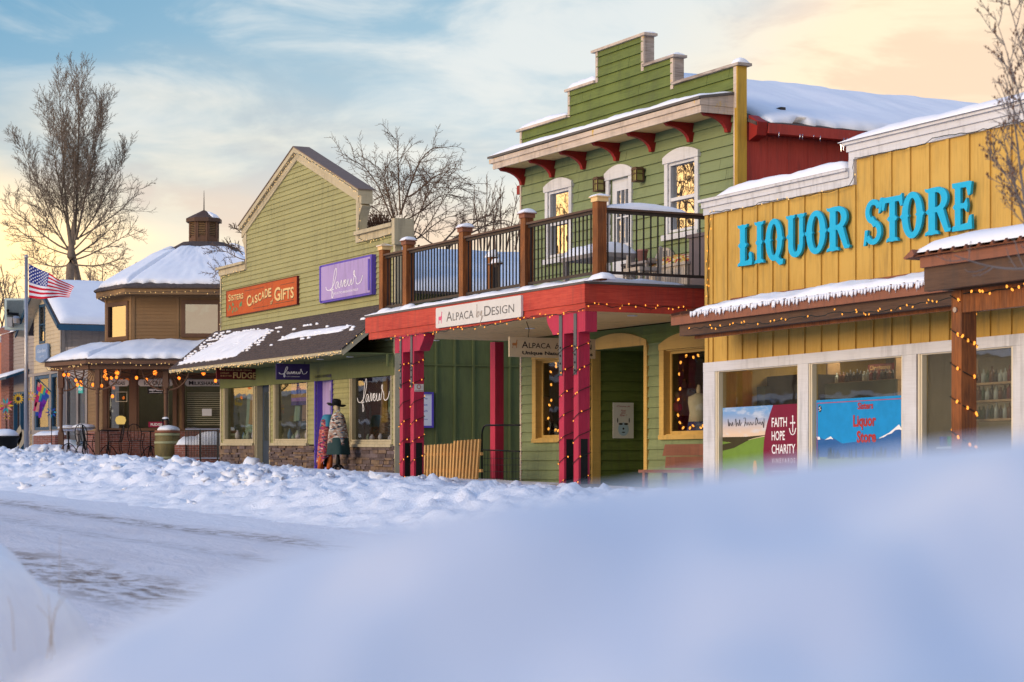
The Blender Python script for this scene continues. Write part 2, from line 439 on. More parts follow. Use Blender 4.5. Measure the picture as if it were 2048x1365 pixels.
M['flake'] = paint('flaking_trim', (.50, .42, .36), (.20, .15, .12), grain=.3, wear=(.16, .12, .10), wear_amt=.0)
M['mustard'] = paint('mustard_trim', (.60, .36, .05), (.45, .26, .04), grain=.12, wear=(.58, .48, .38), wear_amt=-.04, vertical=True)
M['gold_trim'] = paint('gold_trim', (.60, .38, .11), (.44, .27, .07), grain=.12)
M['red'] = paint('red_beam', (.56, .075, .045), (.36, .03, .022), grain=.22, wear=(.46, .16, .11), wear_amt=-.06, wscale=2.)
M['crimson'] = paint('crimson_post', (.46, .030, .068), (.30, .01, .032), grain=.12, vertical=True)
M['red_side'] = paint('red_board', (.46, .06, .045), (.32, .03, .024), grain=.15, vertical=True, wear=(.50, .30, .24), wear_amt=-.12, wscale=6.)
M['bracket'] = paint('red_bracket', (.30, .02, .015), grain=.1)
M['soffit'] = paint('beige_soffit', (.82, .56, .26), (.70, .45, .18), grain=.12)  # base colour warmed to carry the bulbs' glow under the deck
M['cedar'] = paint('stained_cedar', (.30, .095, .025), (.10, .030, .010), rough=.45, grain=.25, vertical=True, wear=(.14, .075, .045), wear_amt=-.04, wscale=1.)
M['cedar_dark'] = paint('dark_timber', (.115, .062, .038), (.055, .030, .020), grain=.2)
M['rust'] = paint('rust_brown_fascia', (.27, .105, .06), (.19, .07, .04), grain=.12)
M['rail'] = plain('dark_rail', (.045, .034, .03), .45)
M['baluster'] = plain('black_baluster', (.016, .018, .024), .4, .3)
M['railcap'] = paint('rail_cap', (.13, .075, .05), (.07, .04, .028), grain=.2)
M['grey_metal'] = plain('grey_metal', (.12, .135, .15), .45, .5)
M['black_metal'] = plain('black_metal', (.012, .012, .014), .4, .6)
M['black'] = plain('matt_black', (.01, .01, .01), .6)
M['drip'] = plain('grey_drip_edge', (.12, .105, .095), .6)
M['brown'] = paint('brown_clapboard', (.27, .155, .07), (.21, .115, .05), grain=.1, board=.11)
M['brown_trim'] = paint('brown_trim', (.155, .078, .045), (.11, .055, .03), grain=.1)
M['tan'] = paint('tan_clapboard', (.60, .47, .30), (.50, .38, .23), grain=.1)
M['greytan'] = paint('grey_clapboard', (.33, .28, .25), (.26, .22, .19), grain=.1)
M['bluetrim'] = paint('blue_trim', (.03, .10, .17), grain=.1)
M['teal_trim'] = paint('teal_trim', (.02, .075, .13), grain=.1)
M['purple'] = paint('purple_paint', (.115, .075, .42), (.09, .055, .33), grain=.08)
M['lilac'] = paint('lilac_board', (.40, .29, .52), (.33, .23, .46), grain=.08)
M['purple_dark'] = paint('dark_purple', (.035, .022, .10), grain=.06)
M['navy_door'] = paint('slate_door', (.04, .055, .08), grain=.08)
M['signwhite'] = plain('white_sign', (.66, .62, .56), .5, nz=.05)
M['signtan'] = plain('tan_sign', (.52, .40, .25), .5, nz=.05)
M['signorange'] = paint('orange_board', (.50, .085, .015), (.36, .05, .01), grain=.14, vertical=True)
M['maroon'] = plain('maroon_board', (.11, .010, .012), .5)
M['ink'] = plain('dark_lettering', (.03, .025, .022), .5)
M['ink_grey'] = plain('grey_lettering', (.13, .125, .12), .5)
M['gold'] = plain('gold_lettering', (.72, .48, .20), .4)
M['ltwhite'] = plain('white_lettering', (.85, .82, .82), .5, nz=.02)
M['ltcream'] = plain('cream_lettering', (.72, .62, .45), .5, nz=.02)
M['blueletter'] = plain('sky_blue_letter', (.012, .43, .68), .5, nz=.05)
M['leafgreen'] = plain('leaf_green', (.03, .30, .14), .5)
M['pink'] = plain('pink', (.70, .10, .20), .6)
M['redletter'] = plain('brick_red_lettering', (.42, .035, .03), .5)
M['concrete'] = plain('concrete', (.24, .21, .19), .85, nz=.2, scale=5)
M['metal_roof'] = plain('brown_metal_roof', (.17, .062, .035), .4, .4, nz=.12)
M['darkroom'] = plain('dark_interior', (.07, .055, .045), .9)
M['room_tan'] = plain('tan_interior', (.22, .18, .12), .9)
M['room_green'] = plain('greenish_interior', (.10, .10, .07), .9)
M['wood_light'] = paint('light_timber', (.40, .24, .12), grain=.15)
M['picket'] = paint('new_picket_timber', (.62, .36, .13), (.50, .25, .08), grain=.14, vertical=True)
M['bulb'] = emit('warm_bulb', (1., .36, .05), 1.7)
M['bulb_pale'] = emit('pale_bulb', (1., .62, .24), 1.15)
M['bulb_red'] = emit('orange_globe', (1., .20, .02), 2.4)
M['wire'] = plain('dark_green_wire', (.012, .02, .016), .6)
M['ice'] = glass('ice', .35, (.9, .95, 1.))
M['glass'] = glass('shop_glass', .12, (.90, .93, .91), .10)
M['glass_clear'] = glass('clear_glass', .07, (.93, .95, .93), .10)
M['glass_sky'] = glass('evening_glass', .74, (.35, .40, .38), .18)
M['glass_mid'] = glass('evening_glass_dull', .38, (.45, .47, .42), .18)
M['bark'] = plain('bark', (.18, .115, .075), .9, nz=.2)
M['bark_far'] = plain('far_bark', (.22, .165, .12), .9, nz=.2)
M['bark_grey'] = plain('grey_aspen_bark', (.21, .18, .17), .8, nz=.2)
M['twig'] = plain('twig', (.16, .075, .04), .9)
M['brick'] = brick('red_brick', rz=0)
M['flag_red'] = plain('flag_red', (.60, .010, .03), .7, nz=.03)
M['flag_white'] = plain('flag_white', (.80, .78, .82), .7, nz=.03)
M['flag_blue'] = plain('flag_blue', (.03, .045, .26), .7, nz=.03)
M['steel'] = plain('galvanised_steel', (.42, .40, .40), .35, .7)
def coloured(name, c, r=.7): 
    if name not in M: M[name] = plain(name, c, r, nz=.1)
    return M[name]
# shingles of the awning: courses with offset tabs
def shingle_mat():
    m, bb = material('asphalt_shingle'); tcn = bb.n('ShaderNodeTexCoord').outputs['Object']
    n1 = bb.noise(tcn, 14, 4, .7); n2 = bb.noise(tcn, 2.5, 3)
    c = bb.mix(bb.mr(n1, .35, .7), (.11, .08, .07), (.055, .042, .04)); c = bb.mix(bb.mr(n2, .4, .7, 0, .5), c, (.10, .075, .065))
    return finish(m, bb, c, .9, n1, .4, .006)
M['shingle'] = shingle_mat()
# stacked stone
def stone_mat(i, c):
    return plain('ledge_stone', c, .9, nz=.28, scale=7., bstr=.7)
STONES = [stone_mat(i, c) for i, c in enumerate([(.20, .135, .10), (.25, .165, .11), (.145, .105, .095), (.17, .125, .12), (.28, .19, .125), (.12, .085, .08), (.20, .15, .15)])]
R = random.Random(7)
G = street(-1150, 932, 16.6, 1169); C = street(-940, 888, 17.8, 600); Yf = street(-1172, 966, 18.4, 1700)
WALLD = -3.1
# ------------------------------------------------------------------ snow slabs
def snow_slab(m, p00, p10, p11, p01, th, nu=24, nv=8, seed=0, nz=.25, edge=.25, ragged=0., lift=0., icicle=None, pw=4):
    """lump of snow lying on the quad p00-p10-p11-p01; edges round off; icicle(u)->extra drop on the v=0 edge"""
    P = [Vector(x) for x in (p00, p10, p11, p01)]
    nrm = (P[1]-P[0]).cross(P[3]-P[0]).normalized()
    if nrm.z < 0: nrm = -nrm
    vs = []; 
    L = (P[1]-P[0]).length
    for j in range(nv+1):
        for i in range(nu+1):
            u, v = i/nu, j/nv
            if ragged:
                q = noise.noise(Vector((u*L*2.2+seed*7, v*2, seed)))*ragged; q2 = noise.noise(Vector((u*L*6+seed, v*3, seed+4)))*ragged*.5
                if j == 0: v = max(0, v+abs(q)+abs(q2)*.6) if v < .5 else v
                if j == nv: v = 1-(abs(q)+abs(q2)*.5)
                if i == 0: u = abs(q2)*.25
                if i == nu: u = 1-abs(q2)*.25
            p = (P[0]*(1-u)+P[1]*u)*(1-v)+(P[3]*(1-u)+P[2]*u)*v
            eu = 1-abs(2*i/nu-1)**(pw*3); ev = 1-abs(2*j/nv-1)**pw
            e = sqrt(max(0, eu*ev))
            t = th*e*(1+nz*noise.noise(Vector((u*L*1.3+seed*3, v*2.3, seed*1.7)))+nz*.4*noise.noise(Vector((u*L*5+seed, v*7, seed))))
            vs.append(p+nrm*(t+lift+.004))
    fs = [(j*(nu+1)+i, j*(nu+1)+i+1, (j+1)*(nu+1)+i+1, (j+1)*(nu+1)+i) for j in range(nv) for i in range(nu)]
    n = len(vs); rim = [i for i in range(nu+1)]+[j*(nu+1)+nu for j in range(1, nv+1)]+[nv*(nu+1)+i for i in range(nu-1, -1, -1)]+[j*(nu+1) for j in range(nv-1, 0, -1)]
    bt = [vs[k]-nrm*.008 for k in rim]
    m.add(vs+bt, fs+[(rim[k], n+k, n+(k+1) % len(rim), rim[(k+1) % len(rim)]) for k in range(len(rim))])
def icicles(m, pts, lmin, lmax, r, rnd):
    for p in pts:
        l = lmin+(lmax-lmin)*rnd.random()**2; p = Vector(p)
        m.tube([p, p-Vector((0, 0, l*.5)), p-Vector((0, 0, l))], r, 5, r2=r*.12)
# ------------------------------------------------------------------ light strings
_bulb = {}
def bulb_mesh(r, mat):
    k = (r, mat.name)
    if k not in _bulb:
        mb = MB(); mb.ball((0, 0, 0), r, (1, 1, 1.7), 6, 4); me = bpy.data.meshes.new("bulb"); me.from_pydata([tuple(v) for v in mb.v], [], mb.f); me.materials.append(mat)
        me.polygons.foreach_set('use_smooth', [True]*len(mb.f)); _bulb[k] = me
    return _bulb[k]
def lights(label, pts, group, step=.15, r=.0092, mat='bulb', wob=.02, seed=1, wire_r=.006, lit=.8, dense=1, jit=.03):
    rn = random.Random(seed); pts = [Vector(p) for p in pts]
    rt = root("string_lights", label, "string lights", tuple(pts[0]), group)
    fine = []
    for a, c in zip(pts, pts[1:]):
        n = max(1, int((c-a).length/.10))
        for i in range(n):
            p = a.lerp(c, i/n)+Vector((rn.uniform(-1, 1), rn.uniform(-1, 1), rn.uniform(-1, 1)))*wob*.6; fine.append(p)
    fine.append(pts[-1])
    m = MB(); m.tube(fine, wire_r, 4); m.build("wire", M['wire'], rt)
    acc = 0; want = step*.5; n = 0; extra = MB()
    for a, c in zip(fine, fine[1:]):
        L = (c-a).length; 
        while acc+L > want:
            p = a.lerp(c, (want-acc)/max(L, 1e-6))+Vector((rn.uniform(-1, 1), rn.uniform(-1, 1), rn.uniform(-1, 1)*1.3))*jit
            want += step*rn.uniform(.5, 1.5)
            if rn.random() < lit:
                if n < 100:
                    o = bpy.data.objects.new("bulb", bulb_mesh(r, M[mat])); COL.objects.link(o); o.parent = rt
                    o.location = p-pts[0]; o.rotation_euler = (rn.uniform(-.6, .6), rn.uniform(-.6, .6), 0)
                else: extra.ball(p, r, (1, 1, 1.7), 5, 3)
                n += 1
        acc += L
    if extra.v: extra.build("bulbs", M[mat], rt, kind="stuff")
    return rt
# ------------------------------------------------------------------ generic pieces
def poster(name, label, F, s0, s1, z0, z1, d, mat, cat="poster", th=.01):
    pass
# ================================================================== THE YELLOW LIQUOR STORE
F = Yf; sL = F.S(1412); sR = sL+12.5; zB = -1.3
zlo, zhi = 3.875, 4.235          # undersides of the lower and upper white fascia
sStep = F.S(1711.7)
yb = root("liquor_store", "ochre yellow board and batten shop with white stepped parapet and big sky blue letters", "building", F.T(sL, 0, zB))
W1 = (F.S(1439), F.S(1601)); W2 = (F.S(1626), F.S(1810)); W3 = (F.S(1846), F.S(2031)); W4 = (F.S(2062)+.1, F.S(2062)+2.2)
zWT = 1.34; zWB = -.75; zHead = 1.491
m = MB(); holes = [(w_[0]-.07, w_[1]+.07, zWB, zWT+.05) for w_ in (W1, W2, W3, W4)]
panel(m, F, [(sL, zB), (sR, zB), (sR, zhi+.2), (sStep-.10, zhi+.2), (sStep-.10, zlo+.18), (sL, zlo+.18)], 0, holes, back=.14)
step = (F.S(2021.8)-F.S(1483.9))/15; s = F.S(1483.9)-step*2
while s < sR:     # battens
    if s > sL+.05:
        top = zhi+.02 if s > sStep else zlo+.02
        m.box(F, s-.032, s+.032, 0.0, .028, zHead, top)
    s += step
m.box(F, sL, sL+.09, 0, .026, zHead, zlo)
m.build("wall", M['yellow'], yb)
m = MB(); m.box(F, sL, sL+.14, -9, -.141, zB, zlo+.1); m.box(F, sL+.141, sR, -9, -8.86, zB, zlo+.1); m.build("side_wall", M['yellow'], yb)
# parapet fascias and cap
m = MB()
def fascia(s0, s1, z, hh):
    m.box(F, s0, s1, 0, .045, z, z+hh*.45); m.box(F, s0-.02, s1, 0, .075, z+hh*.45+.002, z+hh*.82); m.box(F, s0-.06, s1+.0, -.22, .12, z+hh*.82+.002, z+hh)
fascia(sL-.015, sStep-.09, zlo-.005, .25); fascia(sStep-.11, sR, zhi, .26)
m.box(F, sStep-.11, sStep+.02, 0, .05, zlo-.005, zhi-.002)
m.build("parapet_trim", M['white'], yb)
m = MB()
snow_slab(m, F.T(sL+.5, .13, zlo+.245), F.T(sStep-.12, .13, zlo+.245), F.T(sStep-.12, -.35, zlo+.245), F.T(sL+.5, -.35, zlo+.245), .13, 50, 8, 3, .4)
snow_slab(m, F.T(sStep-.22, .16, zhi+.26), F.T(sR, .16, zhi+.26), F.T(sR, -1.6, zhi+.30), F.T(sStep-.22, -1.6, zhi+.30), .16, 90, 12, 5, .35)
m.build("roof_snow", M['snow_soft'], yb, smooth=True)
m = MB(); m.box(F, sL+.2, sR, -8.8, -.15, zlo-.3, zlo-.05); m.build("flat_roof", M['shingle'], yb)
m = MB(); icicles(m, [F.T(sStep-.19, .12, zhi+.24), F.T(sStep-.16, .1, zhi+.24)], .1, .2, .012, R); m.build("icicle", M['ice'], yb)
# shop-front band: white boards, three big windows
m = MB()
m.box(F, sL-.01, sR, 0.0, .05, zHead-.15, zHead)
posts = [(sL-.01, W1[0]-.07), (W1[1]+.0, W2[0]-.06), (W2[1]+.0, W3[0]-.09), (W3[1]+.0, W4[0]-.07), (W4[1], sR)]
for a, c in posts: m.box(F, a, c, -.01, .047, zB, zHead-.152)
m.build("window_surround", M['white'], yb)
for k, (a, c) in enumerate((W1, W2, W3, W4)):
    m = MB(); m.frame(F, a-.07, c+.0, zWB, zWT+.05, .035, -.05, .03); m.frame(F, a-.035, c-.035, zWB+.035, zWT+.015, .03, -.07, .012)
    wn = m.build("window", M['ltcream'], yb)
    m = MB(); m.box(F, a-.01, c-.06, -.065, -.055, zWB+.06, zWT-.01); m.build("pane", M['glass' if k == 2 else 'glass'], wn)
# interior
m = MB(); m.box(F, sL+.2, sR, -3.6, -3.5, zB, 2.0); m.box(F, sL+.2, sR, -3.5, -.2, zB, zB+.05); m.box(F, sL+.2, sR, -3.5, -.2, 1.75, 1.8)
m.build("interior", M['room_tan'], yb)
m = MB()
for s in (sL+.8, sL+2.6, sL+4.4, sL+6.2, sL+8.): m.box(F, s, s+1.1, -2.0, -1.5, 1.70, 1.745)
m.build("interior_light", emit('shop_ceiling_lamp', (1., .84, .6), 8.0), yb)
m = MB(); m.box(F, F.S(1440, -.9), F.S(1530, -.9), -1.0, -.9, -1, F.Z(1500, 775, -.9)); m.build("partition", M['room_green'], yb)
m = MB(); m.box(F, F.S(1531, -1.1), F.S(1606, -1.1), -1.9, -1.1, -1, F.Z(1560, 752, -1.1)); m.build("cooler", M['ink'], yb)
m = MB(); m.box(F, F.S(1494, -1.3), F.S(1532, -1.3), -1.36, -1.3, F.Z(1510, 770, -1.3), F.Z(1510, 748, -1.3)); m.build("picture", M['navy_door'], yb)
m = MB(); m.box(F, F.S(1736, -2.), F.S(1784, -2.), -2.05, -2., F.Z(1760, 742, -2.), F.Z(1760, 728, -2.)); wsn = m.build("wine_board", M['maroon'], yb)
m = MB(); text(m, F, "Chardonnay", F.S(1740, -2.), F.Z(1760, 739, -2.), .07, -1.997, width=F.S(1781, -2.)-F.S(1740, -2.)); m.build("lettering", M['gold'], wsn)
m = MB(); m.box(F, F.S(1650, -1.2), F.S(1790, -1.2), -1.25, -1.2, -.6, F.Z(1700, 765, -1.2)); m.build("frosted_screen", M['room_green'], yb)
# the blue letters: western slab faces with spurs half way up
def lstem(m, x0, x1, y0, y1, d):
    m.cur = 0; m.pr([(x0, y0), (x1, y0), (x1, y1), (x0, y1)], d)
class LB(MB):
    def pr(m, pts, dd): m.prism(m.F, [(m.s0+x*m.w, m.z0+y*m.h) for x, y in pts], .055, .095+dd)
def slab(m, xc, y, hw, up, d, th=.085):
    """flared serif centred xc at y; up=+1 sits above y (foot), -1 hangs below y (head)"""
    pts = [(xc-hw, y), (xc-hw*.55, y+up*.015), (xc, y+up*.0), (xc+hw*.55, y+up*.015), (xc+hw, y), (xc+hw*.88, y+up*th*.8), (xc+hw*.45, y+up*th*1.2), (xc-hw*.45, y+up*th*1.2), (xc-hw*.88, y+up*th*.8)]
    m.pr(pts if up > 0 else pts[::-1], d)
def spur(m, x, y, sg, d, r=.11, hh=.06):
    pts = [(x, y-hh), (x+sg*r*.5, y-hh*.6), (x+sg*r*.62, y-hh*.2), (x+sg*r, y), (x+sg*r*.62, y+hh*.2), (x+sg*r*.5, y+hh*.6), (x, y+hh)]
    m.pr(pts if sg > 0 else pts[::-1], d)
def ringp(m, cx, cy, rx, ry, tx, ty, a0, a1, d, n=26):
    o = []; i_ = []
    for k in range(n+1):
        a = radians(a0+(a1-a0)*k/n); o.append((cx+rx*cos(a), cy+ry*sin(a))); i_.append((cx+(rx-tx)*cos(a), cy+(ry-ty)*sin(a)))
    for k in range(n): m.pr([o[k], o[k+1], i_[k+1], i_[k]] if a1 > a0 else [o[k+1], o[k], i_[k], i_[k+1]], d)
def glyph(ch, F, s0, s1, z0, z1):
    m = LB(); m.F = F; m.s0 = s0; m.z0 = z0; m.w = s1-s0; m.h = z1-z0; e = .0015
    if ch in 'LI':
        xc = .34 if ch == 'L' else .5; sw = .17 if ch == 'L' else .21
        m.pr([(xc-sw, .03), (xc+sw, .03), (xc+sw, .97), (xc-sw, .97)], 0)
        hw = .34 if ch == 'L' else .46
        slab(m, xc, 1., hw, -1, e); slab(m, xc, 0., hw, 1, e); spur(m, xc-sw, .5, -1, e, .16); spur(m, xc+sw, .5, 1, e, .16)
        if ch == 'L': m.pr([(xc, .0), (.97, .0), (1.0, .06), (.96, .28), (.84, .32), (.76, .27), (.80, .16), (.70, .115), (xc, .115)], 2*e)
    elif ch in 'OQ':
        ringp(m, .5, .5, .44, .5, .26, .13, 0, 360, 0, 36); 
        for x, sg in ((.06, -1), (.94, 1)): spur(m, x+sg*-.02, .5, sg, e, .11)
        for x, sg in ((.32, 1), (.68, -1)): spur(m, x-sg*.02, .5, sg, e, .09, .035)
        if ch == 'Q': m.pr([(.50, .10), (.62, -.02), (.80, -.12), (.98, -.10), (1.0, .02), (.88, .02), (.80, .05), (.70, .16)], 2*e)
    elif ch == 'U':
        for x0, x1 in ((.12, .38), (.70, .90)): m.pr([(x0, .28), (x1, .28), (x1, .97), (x0, .97)], 0)
        ringp(m, .51, .29, .39, .29, .26, .13, 180, 360, e, 18)
        slab(m, .25, 1., .25, -1, 2*e); slab(m, .80, 1., .2, -1, 2*e); spur(m, .12, .5, -1, 2*e, .12); spur(m, .90, .5, 1, 2*e, .1)
    elif ch == 'R':
        m.pr([(.14, .03), (.40, .03), (.40, .97), (.14, .97)], 0); slab(m, .27, 1., .27, -1, e); slab(m, .27, 0., .27, 1, e); spur(m, .14, .5, -1, e, .12)
        ringp(m, .46, .735, .42, .265, .24, .11, -90, 90, 2*e, 18)
        m.pr([(.30, .89), (.47, .89), (.47, 1.0), (.30, 1.0)], 3*e); m.pr([(.30, .47), (.47, .47), (.47, .58), (.30, .58)], 3*e)
        m.pr([(.46, .50), (.78, .02), (.98, .02), (1.02, .08), (.92, .10), (.72, .52)], 4*e)
    elif ch == 'S':
        ringp(m, .50, .73, .40, .27, .22, .12, 20, 265, 0, 20); ringp(m, .50, .27, .42, .27, .22, .12, -160, 85, e, 20)
        m.pr([(.30, .56), (.52, .38), (.72, .44), (.48, .63)], 2*e)
        m.pr([(.78, .66), (.90, .70), (.98, 1.0), (.88, 1.0), (.80, .88)], 3*e); m.pr([(.02, 0.), (.12, 0.), (.2, .12), (.24, .34), (.10, .34)], 3*e)
    elif ch == 'T':
        m.pr([(.38, .03), (.64, .03), (.64, .9), (.38, .9)], 0); m.pr([(.02, .72), (.12, .70), (.20, .86), (.82, .86), (.90, .74), (1.0, .76), (.97, 1.02), (.88, .98), (.12, .98), (.03, 1.0)], e)
        slab(m, .51, 0., .28, 1, e); spur(m, .38, .5, -1, e, .14); spur(m, .64, .5, 1, e, .14)
    elif ch == 'E':
        m.pr([(.16, .03), (.44, .03), (.44, .97), (.16, .97)], 0)
        m.pr([(.02, 1.0), (.04, .90), (.3, .89), (.72, .88), (.80, .70), (.92, .72), (.99, .98), (.85, 1.0)], e)
        m.pr([(.02, 0.), (.85, 0.), (1.0, .0), (.98, .30), (.86, .28), (.78, .14), (.3, .11), (.06, .11)], e)
        m.pr([(.3, .45), (.62, .45), (.74, .36), (.80, .5), (.74, .66), (.62, .56), (.3, .56)], 2*e); spur(m, .16, .5, -1, e, .12)
    return m
for ch, a, c in zip("LIQUORSTORE", (1484.8, 1517.7, 1539, 1582, 1620, 1663, 1737, 1773, 1811, 1860, 1914), (1514.6, 1538.6, 1576.6, 1620, 1664, 1710, 1776.6, 1816, 1859, 1912.7, 1955)):
    glyph(ch, F, F.S(a), F.S(c), 2.945, 3.592).build("sign_letter", M['blueletter'], yb)
# metal awning over the windows
aS0, aS1, aD = F.S(1343, 1.15), F.S(2060, 1.15), 1.15
zE, zR = 2.12, 2.42
m = MB()
def slope(s, d): return zE+.03+(zR-zE-.03)*(1-d/aD)
N_ = 30
for i in range(N_):
    a, c = aS0+(aS1-aS0)*i/N_, aS0+(aS1-aS0)*(i+1)/N_
    vs = [F.T(a, aD+.03, zE+.035), F.T(c, aD+.03, zE+.035), F.T(c, 0.03, zR), F.T(a, 0.03, zR)]
    m.add(vs+[(x, y, z-.012) for x, y, z in vs], [(0, 1, 2, 3), (7, 6, 5, 4), (0, 4, 5, 1), (1, 5, 6, 2), (2, 6, 7, 3), (3, 7, 4, 0)])
    r0 = a+.02
    m.add([F.T(r0, aD+.03, zE+.037), F.T(r0+.03, aD+.03, zE+.037), F.T(r0+.015, aD+.03, zE+.07), F.T(r0, .03, zR+.002), F.T(r0+.03, .03, zR+.002), F.T(r0+.015, .03, zR+.035)], [(0, 1, 2), (5, 4, 3), (0, 2, 5, 3), (1, 4, 5, 2)])
aw = m.build("awning", M['metal_roof'], yb)
m = MB(); m.box(F, aS0, aS1, .0, .05, zR+.002, zR+.05); m.build("flashing", M['rust'], aw)
m = MB(); m.box(F, aS0-.0, aS1, aD-.05, aD+.01, zE-.11, zE+.022); m.box(F, aS0, aS0+.04, .03, aD-.052, zE-.09, zE+.02); m.build("fascia", M['rust'], aw)
m = MB(); m.box(F, aS0+.12, aS1, aD-.24, aD-.07, zE-.28, zE-.02); m.box(F, aS0+.12, aS0+.26, .0, aD-.242, zE-.22, zE-.02); m.build("beam", M['cedar_dark'], aw)
m = MB(); m.box(F, aS0+.28, aS1, aD-.30, aD-.242, zE-.33, zE-.2); m.build("ledger", M['cedar'], aw)
m = MB(); snow_slab(m, F.T(aS0+.55, aD+.02, zE+.04), F.T(aS1, aD+.02, zE+.04), F.T(aS1, aD*.45, slope(0, aD*.45)), F.T(aS0+.55, aD*.52, slope(0, aD*.52)), .10, 150, 8, 8, .6, ragged=.10, pw=3)
rr = random.Random(5)
for i in range(110):
    s = aS0+.6+(aS1-aS0-.7)*i/110+rr.uniform(-.02, .02); l = .03+.07*rr.random()**2; m.tube([F.T(s, aD+.02, zE+.06), F.T(s, aD+.035, zE+.03-l*.5), F.T(s, aD+.035, zE+.03-l)], .02+.012*rr.random(), 6, r2=.005)
m.build("snow_fringe", M['snow'], aw, smooth=True)
# taller porch roof at the right with its timber post
pD = 3.1
qS0, qS1 = F.S(1840, pD), F.S(2260, pD)
zq = F.Z(1840, 514, pD)
m = MB()
m.box(F, qS0, qS1, pD-.05, pD, zq-.13, zq)
po = m.build("porch", M['rust'], yb)
m = MB(); m.box(F, qS0+.01, qS1, pD-.14, pD-.052, zq-.40, zq-.05); m.box(F, qS0+.01, qS0+.11, -.0, pD-.142, zq-.38, zq-.05); m.build("beam", M['cedar_dark'], po)
sp0, sp1 = F.S(1903, pD-.3), F.S(1923, pD-.3)
m = MB(); m.box(F, F.S(1906, pD-.3), qS1, pD-.42, pD-.31, zq-.66, zq-.403); m.build("inner_beam", M['cedar'], po)
m = MB(); m.box(F, qS0, qS1, .05, pD-.142, zq-.052, zq-.03); m.build("soffit", M['cedar_dark'], po)
m = MB()
nrib = 15
for i in range(nrib):
    a, c = qS0-.06+(qS1-qS0)*i/nrib, qS0-.06+(qS1-qS0)*(i+1)/nrib
    vs = [F.T(a, pD+.06, zq+.01), F.T(c, pD+.06, zq+.01), F.T(c, .05, zq+.50), F.T(a, .05, zq+.50)]
    m.add(vs+[(x, y, z-.014) for x, y, z in vs], [(0, 1, 2, 3), (7, 6, 5, 4), (0, 4, 5, 1), (1, 5, 6, 2), (2, 6, 7, 3), (3, 7, 4, 0)])
    m.add([F.T(a, pD+.062, zq+.012), F.T(a+.07, pD+.062, zq+.012), F.T(a+.035, pD+.062, zq+.055), F.T(a, .05, zq+.502), F.T(a+.07, .05, zq+.502), F.T(a+.035, .05, zq+.545)], [(0, 1, 2), (5, 4, 3), (0, 2, 5, 3), (1, 4, 5, 2)])
m.build("metal_sheet", M['metal_roof'], po)
m = MB(); m.prism(F, [(qS0-.17, zq-.02), (qS0-.02, zq-.0), (qS0-.0, zq+.02), (qS0-.04, zq+.085), (qS0-.19, zq+.0)], 0.05, pD+.09); m.build("rake_cap", M['rust'], po)
m = MB(); snow_slab(m, F.T(qS0-.12, pD+.03, zq+.05), F.T(qS1, pD+.03, zq+.05), F.T(qS1, .05, zq+.52), F.T(qS0-.12, .05, zq+.52), .15, 60, 14, 9, .25, pw=5); m.build("snow_load", M['snow_soft'], po, smooth=True)
m = MB(); m.box(F, sp0, sp1, pD-.3-.22, pD-.3, zB, zq-.40); pp = m.build("post", M['cedar'], po)
m = MB(); c_ = Vector(F.T((sp0+sp1)/2-.01, pD-.285, F.Z(1912, 620, pD-.3))); nn = Vector((F.n.x, F.n.y, 0)); m.tube([c_-nn*.015, c_+nn*.006], .032, 10); m.build("bolt", M['steel'], pp)
